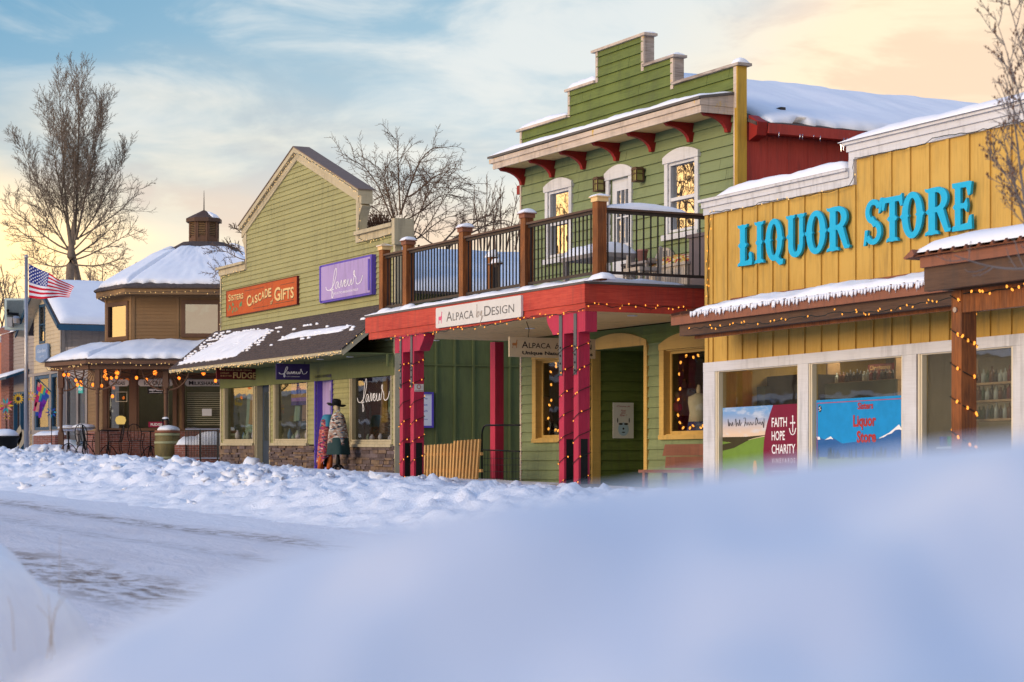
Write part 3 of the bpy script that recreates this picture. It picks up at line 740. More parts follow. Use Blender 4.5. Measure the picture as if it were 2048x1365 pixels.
# window posters
def banner_one():
    s0, s1 = F.S(1440), F.S(1600); z1 = F.Z(1440, 816.3); z0 = -.62; d = -.05
    rt = root("vineyard_banner", "window banner with vineyard landscape and maroon panel reading faith hope charity", "banner", F.T(s0, d, z0))
    w_ = s1-s0; h = z1-z0
    sk = MB(); n = 10; cols = []
    def band(mm, t0, t1, mt): mm.box(F, s0, s0+w_, d-.006, d, z0+h*t0, z0+h*t1)
    m = MB(); m.box(F, s0, s0+w_, d-.008, d-.001, z0, z1)
    # printed sky: blue fading to a warm horizon belongs to the print itself
    mt, bb = material('printed_sky'); tcn = bb.n('ShaderNodeTexCoord').outputs['Object']; sp = bb.n('ShaderNodeSeparateXYZ'); bb.put(sp.inputs[0], tcn)
    f1 = bb.mr(sp.outputs[2], h*.66, h*.98); c = bb.mix(f1, (.75, .55, .38), (.16, .34, .62)); n_ = bb.noise(bb.mapping(tcn, scale=(1, 1, 3)), 3, 4); c = bb.mix(bb.mr(n_, .5, .7, 0, .6), c, (.62, .66, .72))
    finish(mt, bb, c, .4); bd = m.build("print", mt, rt)
    m = MB(); m.face(F, [(s0, z0), (s0+w_*.62, z0), (s0+w_*.6, z0+h*.66), (s0+w_*.4, z0+h*.63), (s0+w_*.2, z0+h*.58), (s0, z0+h*.61)], d+.0005); m.build("fields", coloured('field_green', (.16, .27, .04)), rt)
    m = MB(); m.face(F, [(s0, z0+h*.61), (s0+w_*.2, z0+h*.582), (s0+w_*.4, z0+h*.635), (s0+w_*.6, z0+h*.67), (s0+w_*.3, z0+h*.655), (s0, z0+h*.66)], d+.001)
    m.face(F, [(s0, z0+h*.50), (s0+w_*.15, z0+h*.53), (s0+w_*.34, z0+h*.615), (s0+w_*.28, z0+h*.62), (s0, z0+h*.575)], d+.0015); m.build("treeline", coloured('dark_field', (.05, .04, .015)), rt)
    m = MB(); m.face(F, [(s0, z0), (s0+w_*.4, z0), (s0+w_*.32, z0+h*.22), (s0+w_*.15, z0+h*.3), (s0, z0+h*.27)], d+.002); m.build("rocks", coloured('rock_grey', (.22, .22, .25)), rt)
    m = MB(); xl = s0+w_*.57; n = 10
    pts = [(s1, z0), (s1, z1)]+[(xl+w_*(.055-.10*(1-(2*t/n-1)**2))+w_*.02*(1-2*t/n), z1+(z0-z1)*t/n) for t in range(n+1)]
    m.face(F, pts, d+.003); m.build("maroon_panel", coloured('banner_maroon', (.20, .012, .04)), rt)
    m = MB(); x = s0+w_*.630; u = h*.115; cw = w_*.21
    for i, (tx, ww) in enumerate((("FAITH", .185), ("HOPE", .16), ("CHARITY", .285))): text(m, F, tx, x, z0+h*(.755-.15*i), h*.105, d+.005, width=w_*ww, bold=.012)
    text(m, F, "V I N E Y A R D S", x+.005, z0+h*.35, h*.055, d+.005, width=w_*.28)
    for i, ww in enumerate((.30, .28)): text(m, F, "tasting room open daily to all", x-.02, z0+h*(.25-.07*i), h*.025, d+.005, width=w_*ww)
    ax = s0+w_*.885; az = z0+h*.74
    m.box(F, ax-.010, ax+.010, d+.003, d+.0055, az-.07, az+.17); m.box(F, ax-.05, ax+.05, d+.003, d+.0062, az+.06, az+.078)
    for q in ((ax, az+.17), (ax-.05, az+.069), (ax+.05, az+.069)): m.face(F, [(q[0]-.02, q[1]), (q[0], q[1]-.02), (q[0]+.02, q[1]), (q[0], q[1]+.02)], d+.0068)
    ribbon(m, F, [(-.085, .03), (-.05, -.045), (0, -.07), (.05, -.045), (.085, .03)], .022, d+.0072, s0=ax, z0=az-.04)
    m.build("lettering", M['ltwhite'], rt)
    m = MB(); 
    for k, wd_ in enumerate([[(0, .5), (.1, 1), (.2, .1), (.4, .6), (.5, .1), (.8, .5), (1.1, .1), (1.3, .6), (1.5, .1)], [(2, .2), (2.2, 1), (2.4, .4), (2.3, 0), (2.7, .5), (3, .1), (3.3, .9), (3.4, .1), (3.8, .5)], [(4.3, 1), (4.9, 1), (4.6, 0), (5, .5), (5.3, .1), (5.6, .5), (6, .1), (6.3, .5), (6.7, .1), (7.1, .5)], [(7.7, 1), (7.6, .1), (8.2, .6), (7.8, 1.05), (8.5, .2), (8.8, .5), (9.2, .1), (9.5, .5), (9.8, -.3), (9.9, .9)]]):
        ribbon(m, F, wd_, .010, d+.002+k*.0006, s0=s0+w_*.07, z0=z0+h*.775, sc_=w_*.047, sz=h*.09)
    m.build("script_line", M['ink'], rt)
    m = MB(); cx_ = s0+w_*.42
    m.face(F, [(cx_-.06, z0+h*.30), (cx_-.03, z0+h*.22), (cx_+.03, z0+h*.22), (cx_+.06, z0+h*.30), (cx_+.03, z0+h*.38), (cx_-.03, z0+h*.38)], d+.004); m.build("medal", coloured('medal_gold', (.62, .38, .03)), rt)
banner_one()
def banner_two():
    s0, s1 = F.S(1627), F.S(1808); z1 = F.Z(1627, 801); z0 = -.58; d = -.05
    rt = root("mountain_banner", "bright blue window banner with snowy mountains and old style red lettering", "banner", F.T(s0, d, z0)); w_ = s1-s0; h = z1-z0
    m = MB(); m.box(F, s0, s1, d-.008, d-.001, z0, z1); m.build("print", coloured('banner_blue', (.01, .27, .60)), rt)
    m = MB(); m.face(F, [(s0, z0), (s1, z0), (s1, z0+h*.60), (s0+w_*.92, z0+h*.70), (s0+w_*.82, z0+h*.62), (s0+w_*.7, z0+h*.56), (s0+w_*.5, z0+h*.54), (s0+w_*.3, z0+h*.52), (s0+w_*.17, z0+h*.60), (s0+w_*.1, z0+h*.57), (s0, z0+h*.60)], d+.0005); m.build("mountains", coloured('mountain_blue', (.03, .12, .33)), rt)
    m = MB(); 
    for P in ([(.70, .562), (.76, .575), (.80, .60), (.84, .61), (.88, .645), (.92, .65), (.95, .64), (.97, .62), (.92, .702), (.82, .622)], [(.1, .565), (.14, .57), (.17, .575), (.2, .57), (.17, .602)], [(.02, .57), (.05, .57), (.04, .60), (0.0, .602)]): m.face(F, [(s0+w_*a, z0+h*c) for a, c in P], d+.0015)
    m.build("snow_caps", M['ltwhite'], rt)
    m = MB(); m.face(F, [(s0, z0), (s1, z0), (s1, z0+h*.36), (s0, z0+h*.38)], d+.002); m.build("meadow", coloured('print_meadow', (.22, .30, .12)), rt)
    m = MB(); rr = random.Random(3)
    for i in range(60):
        x = rr.random() if i < 20 else rr.choice((.12, .2, .72, .95))+rr.uniform(-.05, .05); x = min(max(x, .01), .97); hh = rr.uniform(.05, .13); m.face(F, [(s0+w_*x, z0+h*.36), (s0+w_*(x+.025), z0+h*.36), (s0+w_*(x+.0125), z0+h*(.36+hh))], d+.0025+i*2e-5)
    m.build("pines", coloured('print_pine', (.02, .05, .05)), rt)
    m = MB(); m.frame(F, s0+.02, s1-.02, z0+.02, z1-.04, .012, d, d+.003); m.build("border", coloured('print_border', (.42, .08, .14)), rt)
    m = MB()
    text(m, F, "Sisters", 0, z0+h*.88, h*.07, d+.004, center=s0+w_*.56, width=w_*.17, bold=.03)
    text(m, F, "Liquor", 0, z0+h*.70, h*.12, d+.004, center=s0+w_*.55, width=w_*.25, bold=.035); text(m, F, "Store", 0, z0+h*.53, h*.12, d+.004, center=s0+w_*.57, width=w_*.21, bold=.035)
    m.build("lettering", M['redletter'], rt)
    m = MB(); n = 14; m.face(F, [(s0+w_*.045+.04*cos(2*pi*i/n), z1-.13+.05*sin(2*pi*i/n)) for i in range(n)], d+.004); m.build("roundel", M['ink'], rt)
    m = MB(); ribbon(m, F, [(-.025, -.03), (.02, -.01), (-.02, .01), (.025, .03)], .012, d+.005, s0=s0+w_*.045, z0=z1-.13); m.build("roundel_mark", M['ltwhite'], rt)
banner_two()
# shelves with bottles and glasses in the third window; a tall shelf further in
def shelf_unit(label, s0, s1, d, zs, n, seed, hb=.28):
    rt = root("bottle_shelf", label, "shelf", F.T(s0, d, zs[0]), None); m = MB(); rr = random.Random(seed)
    for z in zs: m.box(F, s0, s1, d-.25, d, z-.03, z)
    m.box(F, s0, s0+.04, d-.25, d, zs[0]-.6, zs[-1]+.35); m.box(F, s1-.04, s1, d-.25, d, zs[0]-.6, zs[-1]+.35); m.build("shelf_board", M['wood_light'], rt)
    for z in zs:
        for i in range(n):
            s = s0+.08+(s1-s0-.16)*(i+.5)/n; hh = hb*rr.uniform(.75, 1.05); r_ = rr.uniform(.03, .042); c = Vector(F.T(s, d-.12, z))
            mb = MB(); mb.lathe(c, [(r_, 0), (r_, hh*.6), (r_*.9, hh*.68), (r_*.35, hh*.78), (r_*.33, hh)], 8)
            mb.build("bottle", M[rr.choice(('b_amber', 'b_green', 'b_dark', 'b_clear', 'b_red'))], None, label="bottle standing among the others on the liquor shelf", cat="bottle", group="bottles on the shop shelves", smooth=True, origin=c)
for k, c in (('b_amber', (.10, .03, .01)), ('b_green', (.015, .05, .02)), ('b_dark', (.02, .012, .012)), ('b_clear', (.35, .36, .33)), ('b_red', (.14, .015, .015))): M[k] = plain(k, c, .15)
shelf_unit("long high shelf of dark bottles at the back behind the mountain banner", F.S(1652, -1.6), F.S(1792, -1.6), -1.6, (F.Z(1700, 764, -1.6),), 18, 4, .2)
shelf_unit("timber shelf unit of bottles behind the right hand shop window", F.S(1925, -.6), F.S(2045, -.6), -.6, (F.Z(1980, 838, -.6), F.Z(1980, 800, -.6), F.Z(1980, 765, -.6)), 12, 8, .22)
for s, z, cmat in ((F.S(1853), .06, 'b_blue'), (F.S(1868), .06, 'b_emerald')):
    if cmat not in M: M[cmat] = plain(cmat, (.01, .04, .35) if cmat == 'b_blue' else (.01, .28, .06), .2)
    c = Vector(F.T(s, -.3, z)); mb = MB(); mb.lathe(c, [(.05, 0), (.055, .13), (.05, .135)], 10)
    mb.build("jar", M[cmat], None, label=("cobalt blue" if cmat == 'b_blue' else "emerald green")+" glass jar on the ledge in the right hand shop window", cat="jar", smooth=True, origin=c)
m = MB(); m.box(F, F.S(1850), F.S(1885), -.42, -.2, .03, .055); o = m.build("glass_ledge", M['ltwhite'], None, label="narrow white ledge holding coloured jars in right hand window", cat="shelf", origin=F.T(F.S(1850), -.3, .03))
# bearded wooden figurine with tall hat behind the post
c = Vector(F.T(F.S(1899), -.35, -.1)); rt = root("wooden_figurine", "tall white bearded wooden figurine in window just left of timber post", "figurine", c)
m = MB(); m.lathe(c, [(.10, -.5), (.09, .2), (.075, .42), (.05, .46)], 10); m.build("robe", coloured('figurine_robe', (.05, .07, .16)), rt, smooth=True)
m = MB(); m.ball(c+Vector((0, 0, .55)), .09, (1, 1, 1.2), 10, 7); m.build("head", coloured('figurine_face', (.5, .36, .27)), rt, smooth=True)
m = MB(); m.ball(c+Vector((-.05, -.06, .42)), .09, (.8, .8, 1.6), 10, 7); m.build("beard", M['ltwhite'], rt, smooth=True)
m = MB(); m.lathe(c+Vector((0, 0, .62)), [(.10, 0), (.085, .12), (.06, .20), (.01, .23)], 12); m.build("hat", coloured('figurine_hat', (.55, .6, .5)), rt, smooth=True)
# lights on the yellow shop
def fl(F, pts, d, drop=0): return [F.T(*(F.S(px, d), d, F.Z(px, py, d))) for px, py in pts]
lights("unlit then lit string of lights along the lower white parapet", fl(F, [(1418, 426), (1450, 421), (1510, 412), (1515, 407), (1560, 400), (1610, 393), (1660, 383), (1700, 370), (1706, 355), (1708, 318)], .10), "light strings on the fronts", step=.14, mat='bulb_pale', lit=.35, seed=2)
lights("dark unlit wire of bulbs along the upper white parapet", fl(F, [(1710, 316), (1760, 308), (1800, 300), (1850, 288), (1865, 277), (1920, 268), (1990, 255), (2048, 240)], .10), "light strings on the fronts", step=.3, mat='bulb_pale', lit=.0, seed=3)
lights("string of amber lights hanging down the left corner of ochre wall", fl(F, [(1420, 430), (1418, 455), (1416, 500), (1413, 530), (1414, 570), (1415, 612)], .05), "light strings on the fronts", step=.12, mat='bulb', lit=.9, seed=4)
lights("string of amber lights under the snowy metal awning", fl(F, [(1375, 662), (1400, 655), (1440, 652), (1480, 648), (1520, 646), (1570, 640), (1620, 634), (1690, 622), (1740, 626), (1790, 618), (1830, 608), (1870, 604), (1905, 596)], aD+.03), "light strings on the fronts", step=.095, mat='bulb', lit=.5, seed=5, wob=.04)
lights("string of amber lights along the orange inner beam of tall porch", fl(F, [(1925, 588), (1950, 584), (1970, 587), (1990, 580), (2020, 578), (2048, 572), (2120, 560)], pD-.28), "light strings on the fronts", step=.11, mat='bulb', r=.013, lit=.8, seed=6, wob=.02)
pts = []
for t in range(0, 61):
    a = t/60; z = zq-.45+(-.6-(zq-.45))*a; k = (a*6) % 1
    # wraps the post: down across the two faces we see, back round behind
    x0, x1, y0, y1 = sp0-.012, sp1+.012, pD-.3-.232, pD-.288
    per = [(x0, y1), (x1, y1), (x1, y0), (x0, y0)]; q = k*4; i = int(q) % 4; u = q-int(q)
    s_, d_ = per[i][0]*(1-u)+per[(i+1) % 4][0]*u, per[i][1]*(1-u)+per[(i+1) % 4][1]*u
    pts.append(F.T(s_, d_, z))
lights("string of amber lights spiralling down the stained timber post at right", pts, "light strings on the fronts", step=.10, mat='bulb', r=.015, lit=.55, seed=7, wob=.0, jit=.01)
# ================================================================== THE GREEN BALCONY BUILDING
F = G; D0 = WALLD
sw0, sw1 = F.S(1042, D0), F.S(1476, D0)
gb = root("balcony_building", "two storey green clapboard shop with stepped false front, red balcony beam and snowy roof", "building", F.T(sw0, D0, -.6))
zGnd = -.62; zSof = 2.345; zDeck = 2.80
zc = 6.0     # level of the cornice underside at the wall
# --- upper wall with window and door openings
def rectpx(pxa, pxb, pya, pyb, d=D0):   # top from first corner, bottom from first too
    return F.S(pxa, d), F.S(pxb, d), F.Z(pxb, pyb, d), F.Z(pxb, pya, d)
uL = (F.S(1099.6, D0), F.S(1141.8, D0), F.Z(1099.6, 516.8, D0), F.Z(1141.8, 375, D0))
uR = (F.S(1339.9, D0), F.S(1393.8, D0), F.Z(1345, 466.5, D0), F.Z(1393.8, 315, D0))
uD = (F.S(1222, D0), F.S(1261.4, D0), zDeck, F.Z(1261.4, 352, D0))
m = MB(); rs = random.Random(11)
siding(m, F, [(sw0+.05, zDeck-.1), (sw1-.1, zDeck-.1), (sw1-.1, zc+.1), (sw0+.05, zc+.1)], .19, D0, .034, [uL, uR, uD], z_start=zDeck-.02, seams=4, rnd=rs)
m.build("upper_wall", M['green'], gb)
# --- stepped parapet above the cornice
zt = [F.Z(1046, 264, D0), F.Z(1195, 168, D0), F.Z(1288, 74.8, D0)]
sA = F.S(1139.3, D0); sB = F.S(1195, D0); sC = F.S(1288, D0); sD = F.S(1341+6, D0); z1, z2, z3 = 6.56, 7.055, 7.63
out = [(sw0+.04, zc+.1), (sw1-.09, zc+.1), (sw1-.09, z1), (sD, z1), (sD, z2), (sC, z2), (sC, z3), (sB, z3), (sB, z2), (sA, z2), (sA, z1), (sw0+.04, z1)]
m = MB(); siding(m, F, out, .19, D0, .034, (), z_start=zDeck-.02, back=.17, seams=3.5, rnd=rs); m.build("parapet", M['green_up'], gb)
m = MB(); e = .045
def vtrim(s, z0, z1, sg):   # vertical edge board; sg +1 = right end
    a, c = (s-.06, s+.03) if sg > 0 else (s-.03, s+.05)
    m = MB(); m.box(F, a, c, D0-.01, D0+.03, z0, z1); m.build("step_trim", M['white_old'], gb)
vtrim(sw0+.03, zc-.0, z1, -1); vtrim(sA, z1, z2, -1); vtrim(sB, z2, z3, -1); vtrim(sC, z2-.06, z3, 1); vtrim(sD, z1-.06, z2, 1)
m = MB(); m.box(F, sC-.0, sC+.032, D0-.20, D0-.012, z2, z3); m.build("step_end_board", M['flake'], gb); m = MB(); m.box(F, sD, sD+.032, D0-.20, D0-.012, z1, z2); m.build("step_end_board", M['flake'], gb)
def cap(a, c, z): m.box(F, a, c, D0-.22, D0+.07, z+.002, z+.05)
m = MB(); cap(sw0-.10, sA-.035, z1); cap(sA-.10, sB-.035, z2); cap(sB-.14, sC+.12, z3); m.build("coping", M['white_old'], gb)
m = MB(); cap(sC+.036, sD+.11, z2); cap(sD+.036, sw1+.1, z1); m.build("coping", M['flake'], gb, label="flaking weathered coping on the right hand steps")
m = MB()
for a, c, z, t, sd in ((sw0-.02, sA-.04, z1, .09, 1), (sA-.02, sB-.04, z2, .12, 2), (sC-.25, sC+.10, z3, .03, 3), (sD-.22, sD+.08, z2, .04, 4), (sw1-.16, sw1+.07, z1, .08, 5)):
    m = MB(); snow_slab(m, F.T(a, D0+.05, z+.052), F.T(c, D0+.05, z+.052), F.T(c, D0-.2, z+.052), F.T(a, D0-.2, z+.052), t, 20, 6, sd, .6, pw=2); m.build("coping_snow", M['snow_soft'], gb, smooth=True)
# right corner boards
m = MB(); m.box(F, sw1-.09, sw1, D0-.02, D0+.035, zDeck-.6, z1+.0); m.build("corner_board", M['white_old'], gb)
m = MB(); m.box(F, sw1+.001, sw1+.03, D0-.16, D0+.034, zDeck-.6, z1); m.box(F, sw1-.03, sw1+.0, D0+.036, D0+.05, zDeck-.6, zc-.15); m.build("corner_board", M['mustard'], gb, label="bright yellow corner board")
m = MB(); m.box(F, sw0-.0, sw0+.06, D0-.05, D0+.03, -1., z1-.3); m.build("corner_board", M['white_old'], gb)
# --- cornice
cD = -2.38; cs0, cs1 = F.S(979.3, cD), F.S(1397.6, cD)
zt_ = F.Z(1397.6, 199.1, cD); zb_ = F.Z(1399, 224, cD); zmid = zt_-(zt_-zb_)*.42
sFar = sw1-.10
m = MB()
m.box(F, cs0, cs1, cD-.03, cD, zmid, zt_); m.box(F, cs0+.08, cs1-.0, cD-.06, cD-.032, zb_, zmid-.002)
m.box(F, cs1+.0, cs1+.03, D0+.03, cD, zmid+.002, zt_+.0); m.box(F, cs1-.0, cs1+.02, D0+.03, cD-.03, zb_+.0, zmid+.0)
m.box(F, cs0-.03, cs0-.001, D0+.03, cD, zmid, zt_)
m.prism(Side(F, cs1+.0, cD-.03), [(.0, zt_+.002), (D0*-1+cD-.06, zt_+.002), (D0*-1+cD-.06, zt_+.125), (.0, zt_+.02)], .002, .028)
co = m.build("cornice", M['white_old'], gb)
m = MB(); m.box(F, cs0+.0, cs1-.001, D0+.03, cD-.062, zb_+.05, zb_+.07); m.build("soffit", M['soffit'], co)
m = MB(); vs = [F.T(cs0-.05, cD+.03, zt_+.01), F.T(cs1+.05, cD+.03, zt_+.01), F.T(cs1+.05, D0+.03, zt_+.13), F.T(cs0-.05, D0+.03, zt_+.13)]
m.add(vs+[(x, y, z+.045) for x, y, z in vs], [(3, 2, 1, 0), (4, 5, 6, 7), (0, 1, 5, 4), (1, 2, 6, 5), (2, 3, 7, 6), (3, 0, 4, 7)]); m.build("cornice_roof", M['drip'], co)
m = MB(); snow_slab(m, F.T(cs0-.02, cD+.01, zt_+.06), F.T(cs1+.0, cD+.01, zt_+.06), F.T(cs1, D0+.03, zt_+.18), F.T(cs0-.02, D0+.03, zt_+.18), .075, 70, 8, 6, .7, pw=3); m.build("cornice_snow", M['snow_soft'], co, smooth=True)
for px in (1464.3, 1388.3, 1311.8, 1240.8, 1174, 1111.4, 1051.6):
    s = F.S(px, D0)-.04; m = MB(); Sd = Side(F, s, 0); L = cD-D0-.1; H = .33; zt2 = zb_+.048
    prof = [(-cD+.08-0, zt2), (-D0, zt2), (-D0, zt2-H)]+[(-D0-.10-(L-.18)*(1-cos(radians(a))), zt2-H+(H-.075)*sin(radians(a))) for a in range(0, 91, 15)]+[(-cD+.16, zt2-.055), (-cD+.14, zt2-.035), (-cD+.08, zt2-.03)]
    prof = [(a, z) for a, z in prof]
    n = len(prof); vs = [Sd.T(a, .045, z) for a, z in prof]+[Sd.T(a, -.045, z) for a, z in prof]
    m.add(vs, [list(range(n-1, -1, -1)), list(range(n, 2*n))]+[(i, (i+1) % n, n+(i+1) % n, n+i) for i in range(n)])
    m.build("bracket", M['bracket'], co)
m = MB(); m.box(F, sw0-.28, sw0-.02, D0-.25, D0-.05, zb_-.42, zb_-.24); m.build("gutter_end", M['bracket'], gb)
# --- main roof behind: gable ridge running back, big load of snow, red side wall
Sd = Side(F, sw1, D0)
zEv = Sd.Z(1500, 240, .2); zRg = Sd.Z(1500, 149, -3.4)
zEv = F.Z(1485, 236, D0)-.02
sc0 = (sw0+sw1)/2; LB_ = 13.
zRg = 7.15
m = MB(); m.box(F, sw1-.12, sw1-.001, D0-LB_, D0-.17, -1, zEv-.02)
a = .6
while a < LB_: m.box(F, sw1-.0, sw1+.004, D0-a-.005, D0-a+.0, -1, zEv-.1); a += .42
m.build("side_wall", M['red_side'], gb)
m = MB(); m.box(F, sw0+.001, sw0+.12, D0-LB_, D0-.17, -1, zEv-.02); m.box(F, sw0+.12, sw1-.12, D0-LB_, D0-LB_+.1, -1, zEv); m.build("side_wall", M['green_board'], gb)
m = MB()
for s_, sg in ((sw1+.28, 1), (sw0-.28, -1)):
    vs = [F.T(s_, D0-.18, zEv-.05), F.T(sc0, D0-.18, zRg), F.T(sc0, D0-LB_-.3, zRg), F.T(s_, D0-LB_-.3, zEv-.05)]
    m.add(vs+[(x, y, z-.06) for x, y, z in vs], [(0, 1, 2, 3), (7, 6, 5, 4), (0, 4, 5, 1), (1, 5, 6, 2), (2, 6, 7, 3), (3, 7, 4, 0)])
m.prism(F, [(sw0+.1, zEv-.12), (sw1-.1, zEv-.12), (sc0, zRg-.1)], D0-.30, D0-.26)
rf = m.build("roof", M['shingle'], gb)
m = MB(); snow_slab(m, F.T(sw1+.26, D0-.5, zEv-.04), F.T(sw1+.26, D0-LB_, zEv-.04), F.T(sc0, D0-LB_, zRg), F.T(sc0, D0-.3, zRg), .13, 120, 26, 12, .40, ragged=.09, pw=9)
snow_slab(m, F.T(sw0-.26, D0-LB_, zEv-.04), F.T(sw0-.26, D0-.5, zEv-.04), F.T(sc0, D0-.3, zRg), F.T(sc0, D0-LB_, zRg), .30, 30, 10, 13, .10, pw=7)
m.build("roof_snow", M['snow_soft'], rf, smooth=True)
m = MB(); m.box(F, sw1+.14, sw1+.30, D0-LB_, D0-.42, zEv-.23, zEv-.06); m.build("gutter", M['red_side'], rf)
m = MB(); m.prism(F, [(sw1+.03, zEv-.34), (sw1+.26, zEv-.27), (sw1+.30, zEv-.05), (sw1+.03, zEv+.10)], D0-.40, D0-.2); m.build("eave_box", M['bracket'], rf)
rr = random.Random(4)
for k in range(22):
    a = .5+rr.random()*2.8+(rr.random() < .3)*1.5; l = .06+.30*rr.random()**1.5; p = Vector(F.T(sw1+.30, D0-a, zEv-.2)); mb = MB(); mb.tube([p, p-Vector((0, 0, l*.5)), p-Vector((0, 0, l))], .016, 5, r2=.002); mb.build("icicle", M['ice'], rf, smooth=True)
# --- upper windows and door
def sash(name, op, arch_h, frw=.085, d=D0, rail=.5, mullions=0, pane='glass_sky', trim=None, sill=True, head=.16, dark=True):
    s0, s1, z0, z1 = op
    m = MB(); tw = .11
    m.box(F, s0-tw, s0, d+.0, d+.055, z0-.03, z1+.0); m.box(F, s1, s1+tw, d+.0, d+.055, z0-.03, z1+.0)
    m.prism(F, arch(s0-tw-.03, s1+tw+.03, z1+.001, z1+head*.7, z1+head+arch_h), d+.0, d+.075)
    wd = m.build(name, trim or M['white'], gb)
    m = MB(); m.frame(F, s0, s1, z0, z1, .05, d-.07, d+.02)
    if rail: m.box(F, s0+.05, s1-.05, d-.06, d+.012, z0+(z1-z0)*rail-.03, z0+(z1-z0)*rail+.03)
    m.build("sash", trim or M['white'], wd)
    if sill: m = MB(); m.box(F, s0-tw-.04, s1+tw+.04, d+.0, d+.10, z0-.13, z0-.031); m.build("sill", trim or M['white'], wd)
    m = MB(); m.box(F, s0+.05, s1-.05, d-.055, d-.045, z0+.05, z1-.05); m.build("pane", M[pane], wd)
    return wd
sash("window", uL, .07, rail=.50); sash("window", uR, .07, rail=.475)
m = MB(); m.box(F, sw0+.3, sw1-.3, D0-1.2, D0-1.1, zDeck-.1, zc); m.build("interior", M['darkroom'], gb)
s0, s1, z0, z1 = uD
m = MB(); tw = .11
m.box(F, s0-tw, s0, D0, D0+.055, z0, z1); m.box(F, s1, s1+tw, D0, D0+.055, z0, z1); m.prism(F, arch(s0-tw-.03, s1+tw+.03, z1+.001, z1+.13, z1+.25), D0, D0+.075)
dr = m.build("door", M['white'], gb)
g0, g1, gz0, gz1 = F.S(1231, D0), s1-.09, F.Z(1261, 484, D0), F.Z(1261, 376, D0)
m = MB(); m.box(F, s0, g0, D0-.07, D0-.03, z0, z1); m.box(F, g1, s1, D0-.07, D0-.03, z0, z1); m.box(F, g0, g1, D0-.07, D0-.03, z0, gz0); m.box(F, g0, g1, D0-.07, D0-.03, gz1, z1)
for i in (1, 2): m.box(F, g0+(g1-g0)*i/3-.012, g0+(g1-g0)*i/3+.012, D0-.06, D0-.025, gz0, gz1)
m.box(F, g0, g1, D0-.06, D0-.026, gz0+(gz1-gz0)*.48, gz0+(gz1-gz0)*.48+.03)
lf = m.build("leaf", M['white'], dr)
m = MB(); m.box(F, g0, g1, D0-.064, D0-.061, gz0, gz1); m.build("pane", M['glass_sky'], dr)
for pa, pb, pt, pbm, lbl in ((1188.7, 1205, 352.7, 382, "left"), (1264.9, 1284.1, 332.7, 362, "right")):
    sa, sb = F.S(pa, D0+.15), F.S(pb, D0+.15); zt0, zb0 = F.Z(pb, pt, D0+.15), F.Z(pb, pbm, D0+.15); sm = (sa+sb)/2; hw = .085; dm = D0+.14
    m = MB(); m.prism(F, [(sm-hw*1.25, zt0-.05), (sm+hw*1.25, zt0-.05), (sm+hw*.7, zt0), (sm-hw*.7, zt0)], dm-hw, dm+hw); m.box(F, sm-hw, sm+hw, dm-hw, dm+hw, zb0, zb0+.025)
    for a_, b_ in ((-1, -1), (-1, 1), (1, -1), (1, 1)): m.box(F, sm+a_*(hw-.01)-.01, sm+a_*(hw-.01)+.01, dm+b_*(hw-.01)-.01, dm+b_*(hw-.01)+.01, zb0+.026, zt0-.051)
    m.box(F, sm-hw+.0, sm+hw, dm+hw-.008, dm+hw+.002, zb0+.14, zb0+.155); m.box(F, sm+hw-.008, sm+hw+.003, dm-hw, dm+hw-.01, zb0+.14, zb0+.155); m.box(F, sm-.007, sm+.007, dm+hw-.006, dm+hw+.004, zb0+.026, zt0-.051)
    m.box(F, sm-.05, sm+.05, D0+.02, dm-hw, zt0-.15, zt0-.05)
    la = m.build("wall_lantern", M['cedar_dark'], gb)
    m = MB(); m.box(F, sm-hw+.022, sm+hw-.022, dm-hw+.022, dm+hw-.022, zb0+.03, zt0-.052); m.build("lamp_glass", coloured('amber_glass', (.42, .38, .12), .3), la)
# --- lower wall
lW1 = (F.S(1075.4, D0), F.S(1170, D0), F.Z(1075.4, 876, D0), F.Z(1075.4, 722, D0))
lW2 = (F.S(1331.7, D0), F.S(1331.7, D0)+1.35, F.Z(1331.7, 868.6, D0), F.Z(1331.7, 703, D0))
lD = (F.S(1183, D0), F.S(1291.7, D0), -1., F.Z(1200, 700, D0))
m = MB(); siding(m, F, [(sw0+.06, -1), (sw1, -1), (sw1, zSof-.35), (sw0+.06, zSof-.35)], .19, D0, .034, [(lW1[0]-.12, lW1[1]+.12, lW1[2]-.06, lW1[3]+.1), (lW2[0]-.12, lW2[1]+.12, lW2[2]-.06, lW2[3]+.1), (lD[0], lD[1], -1.1, lD[3])], z_start=-.5)
m.build("lower_wall", M['green'], gb)
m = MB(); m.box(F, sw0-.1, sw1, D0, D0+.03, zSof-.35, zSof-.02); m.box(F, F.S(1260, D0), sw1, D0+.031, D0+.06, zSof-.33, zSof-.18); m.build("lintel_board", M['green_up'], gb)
for op, px_ in ((lW1, 0), (lW2, 1)):
    s0, s1, z0, z1 = op; m = MB(); tw = .15
    m.box(F, s0-tw, s0-.0, D0, D0+.05, z0-.02, z1+.02); m.box(F, s1, s1+tw, D0, D0+.05, z0-.02, z1+.02); m.prism(F, arch(s0-tw, s1+tw, z1+.021, z1+.12, z1+.30), D0, D0+.065)
    m.box(F, s0-tw, s1+tw, D0, D0+.07, z0-.1, z0-.021)
    m.box(F, s0-.05, s0-.001, D0-.14, D0-.001, z0, z1+.02); m.box(F, s0-.001, s1, D0-.14, D0-.001, z1+.0, z1+.02); m.box(F, s0-.001, s1, D0-.14, D0-.001, z0-.03, z0)
    wd = m.build("window", M['gold_trim'], gb)
    m = MB(); m.frame(F, s0, s1, z0, z1, .05, D0-.12, D0-.09); m.build("sash", M['gold_trim'], wd)
    m = MB(); m.box(F, s0+.04, s1-.04, D0-.11, D0-.105, z0+.04, z1-.04); m.build("pane", M['glass_clear'], wd)
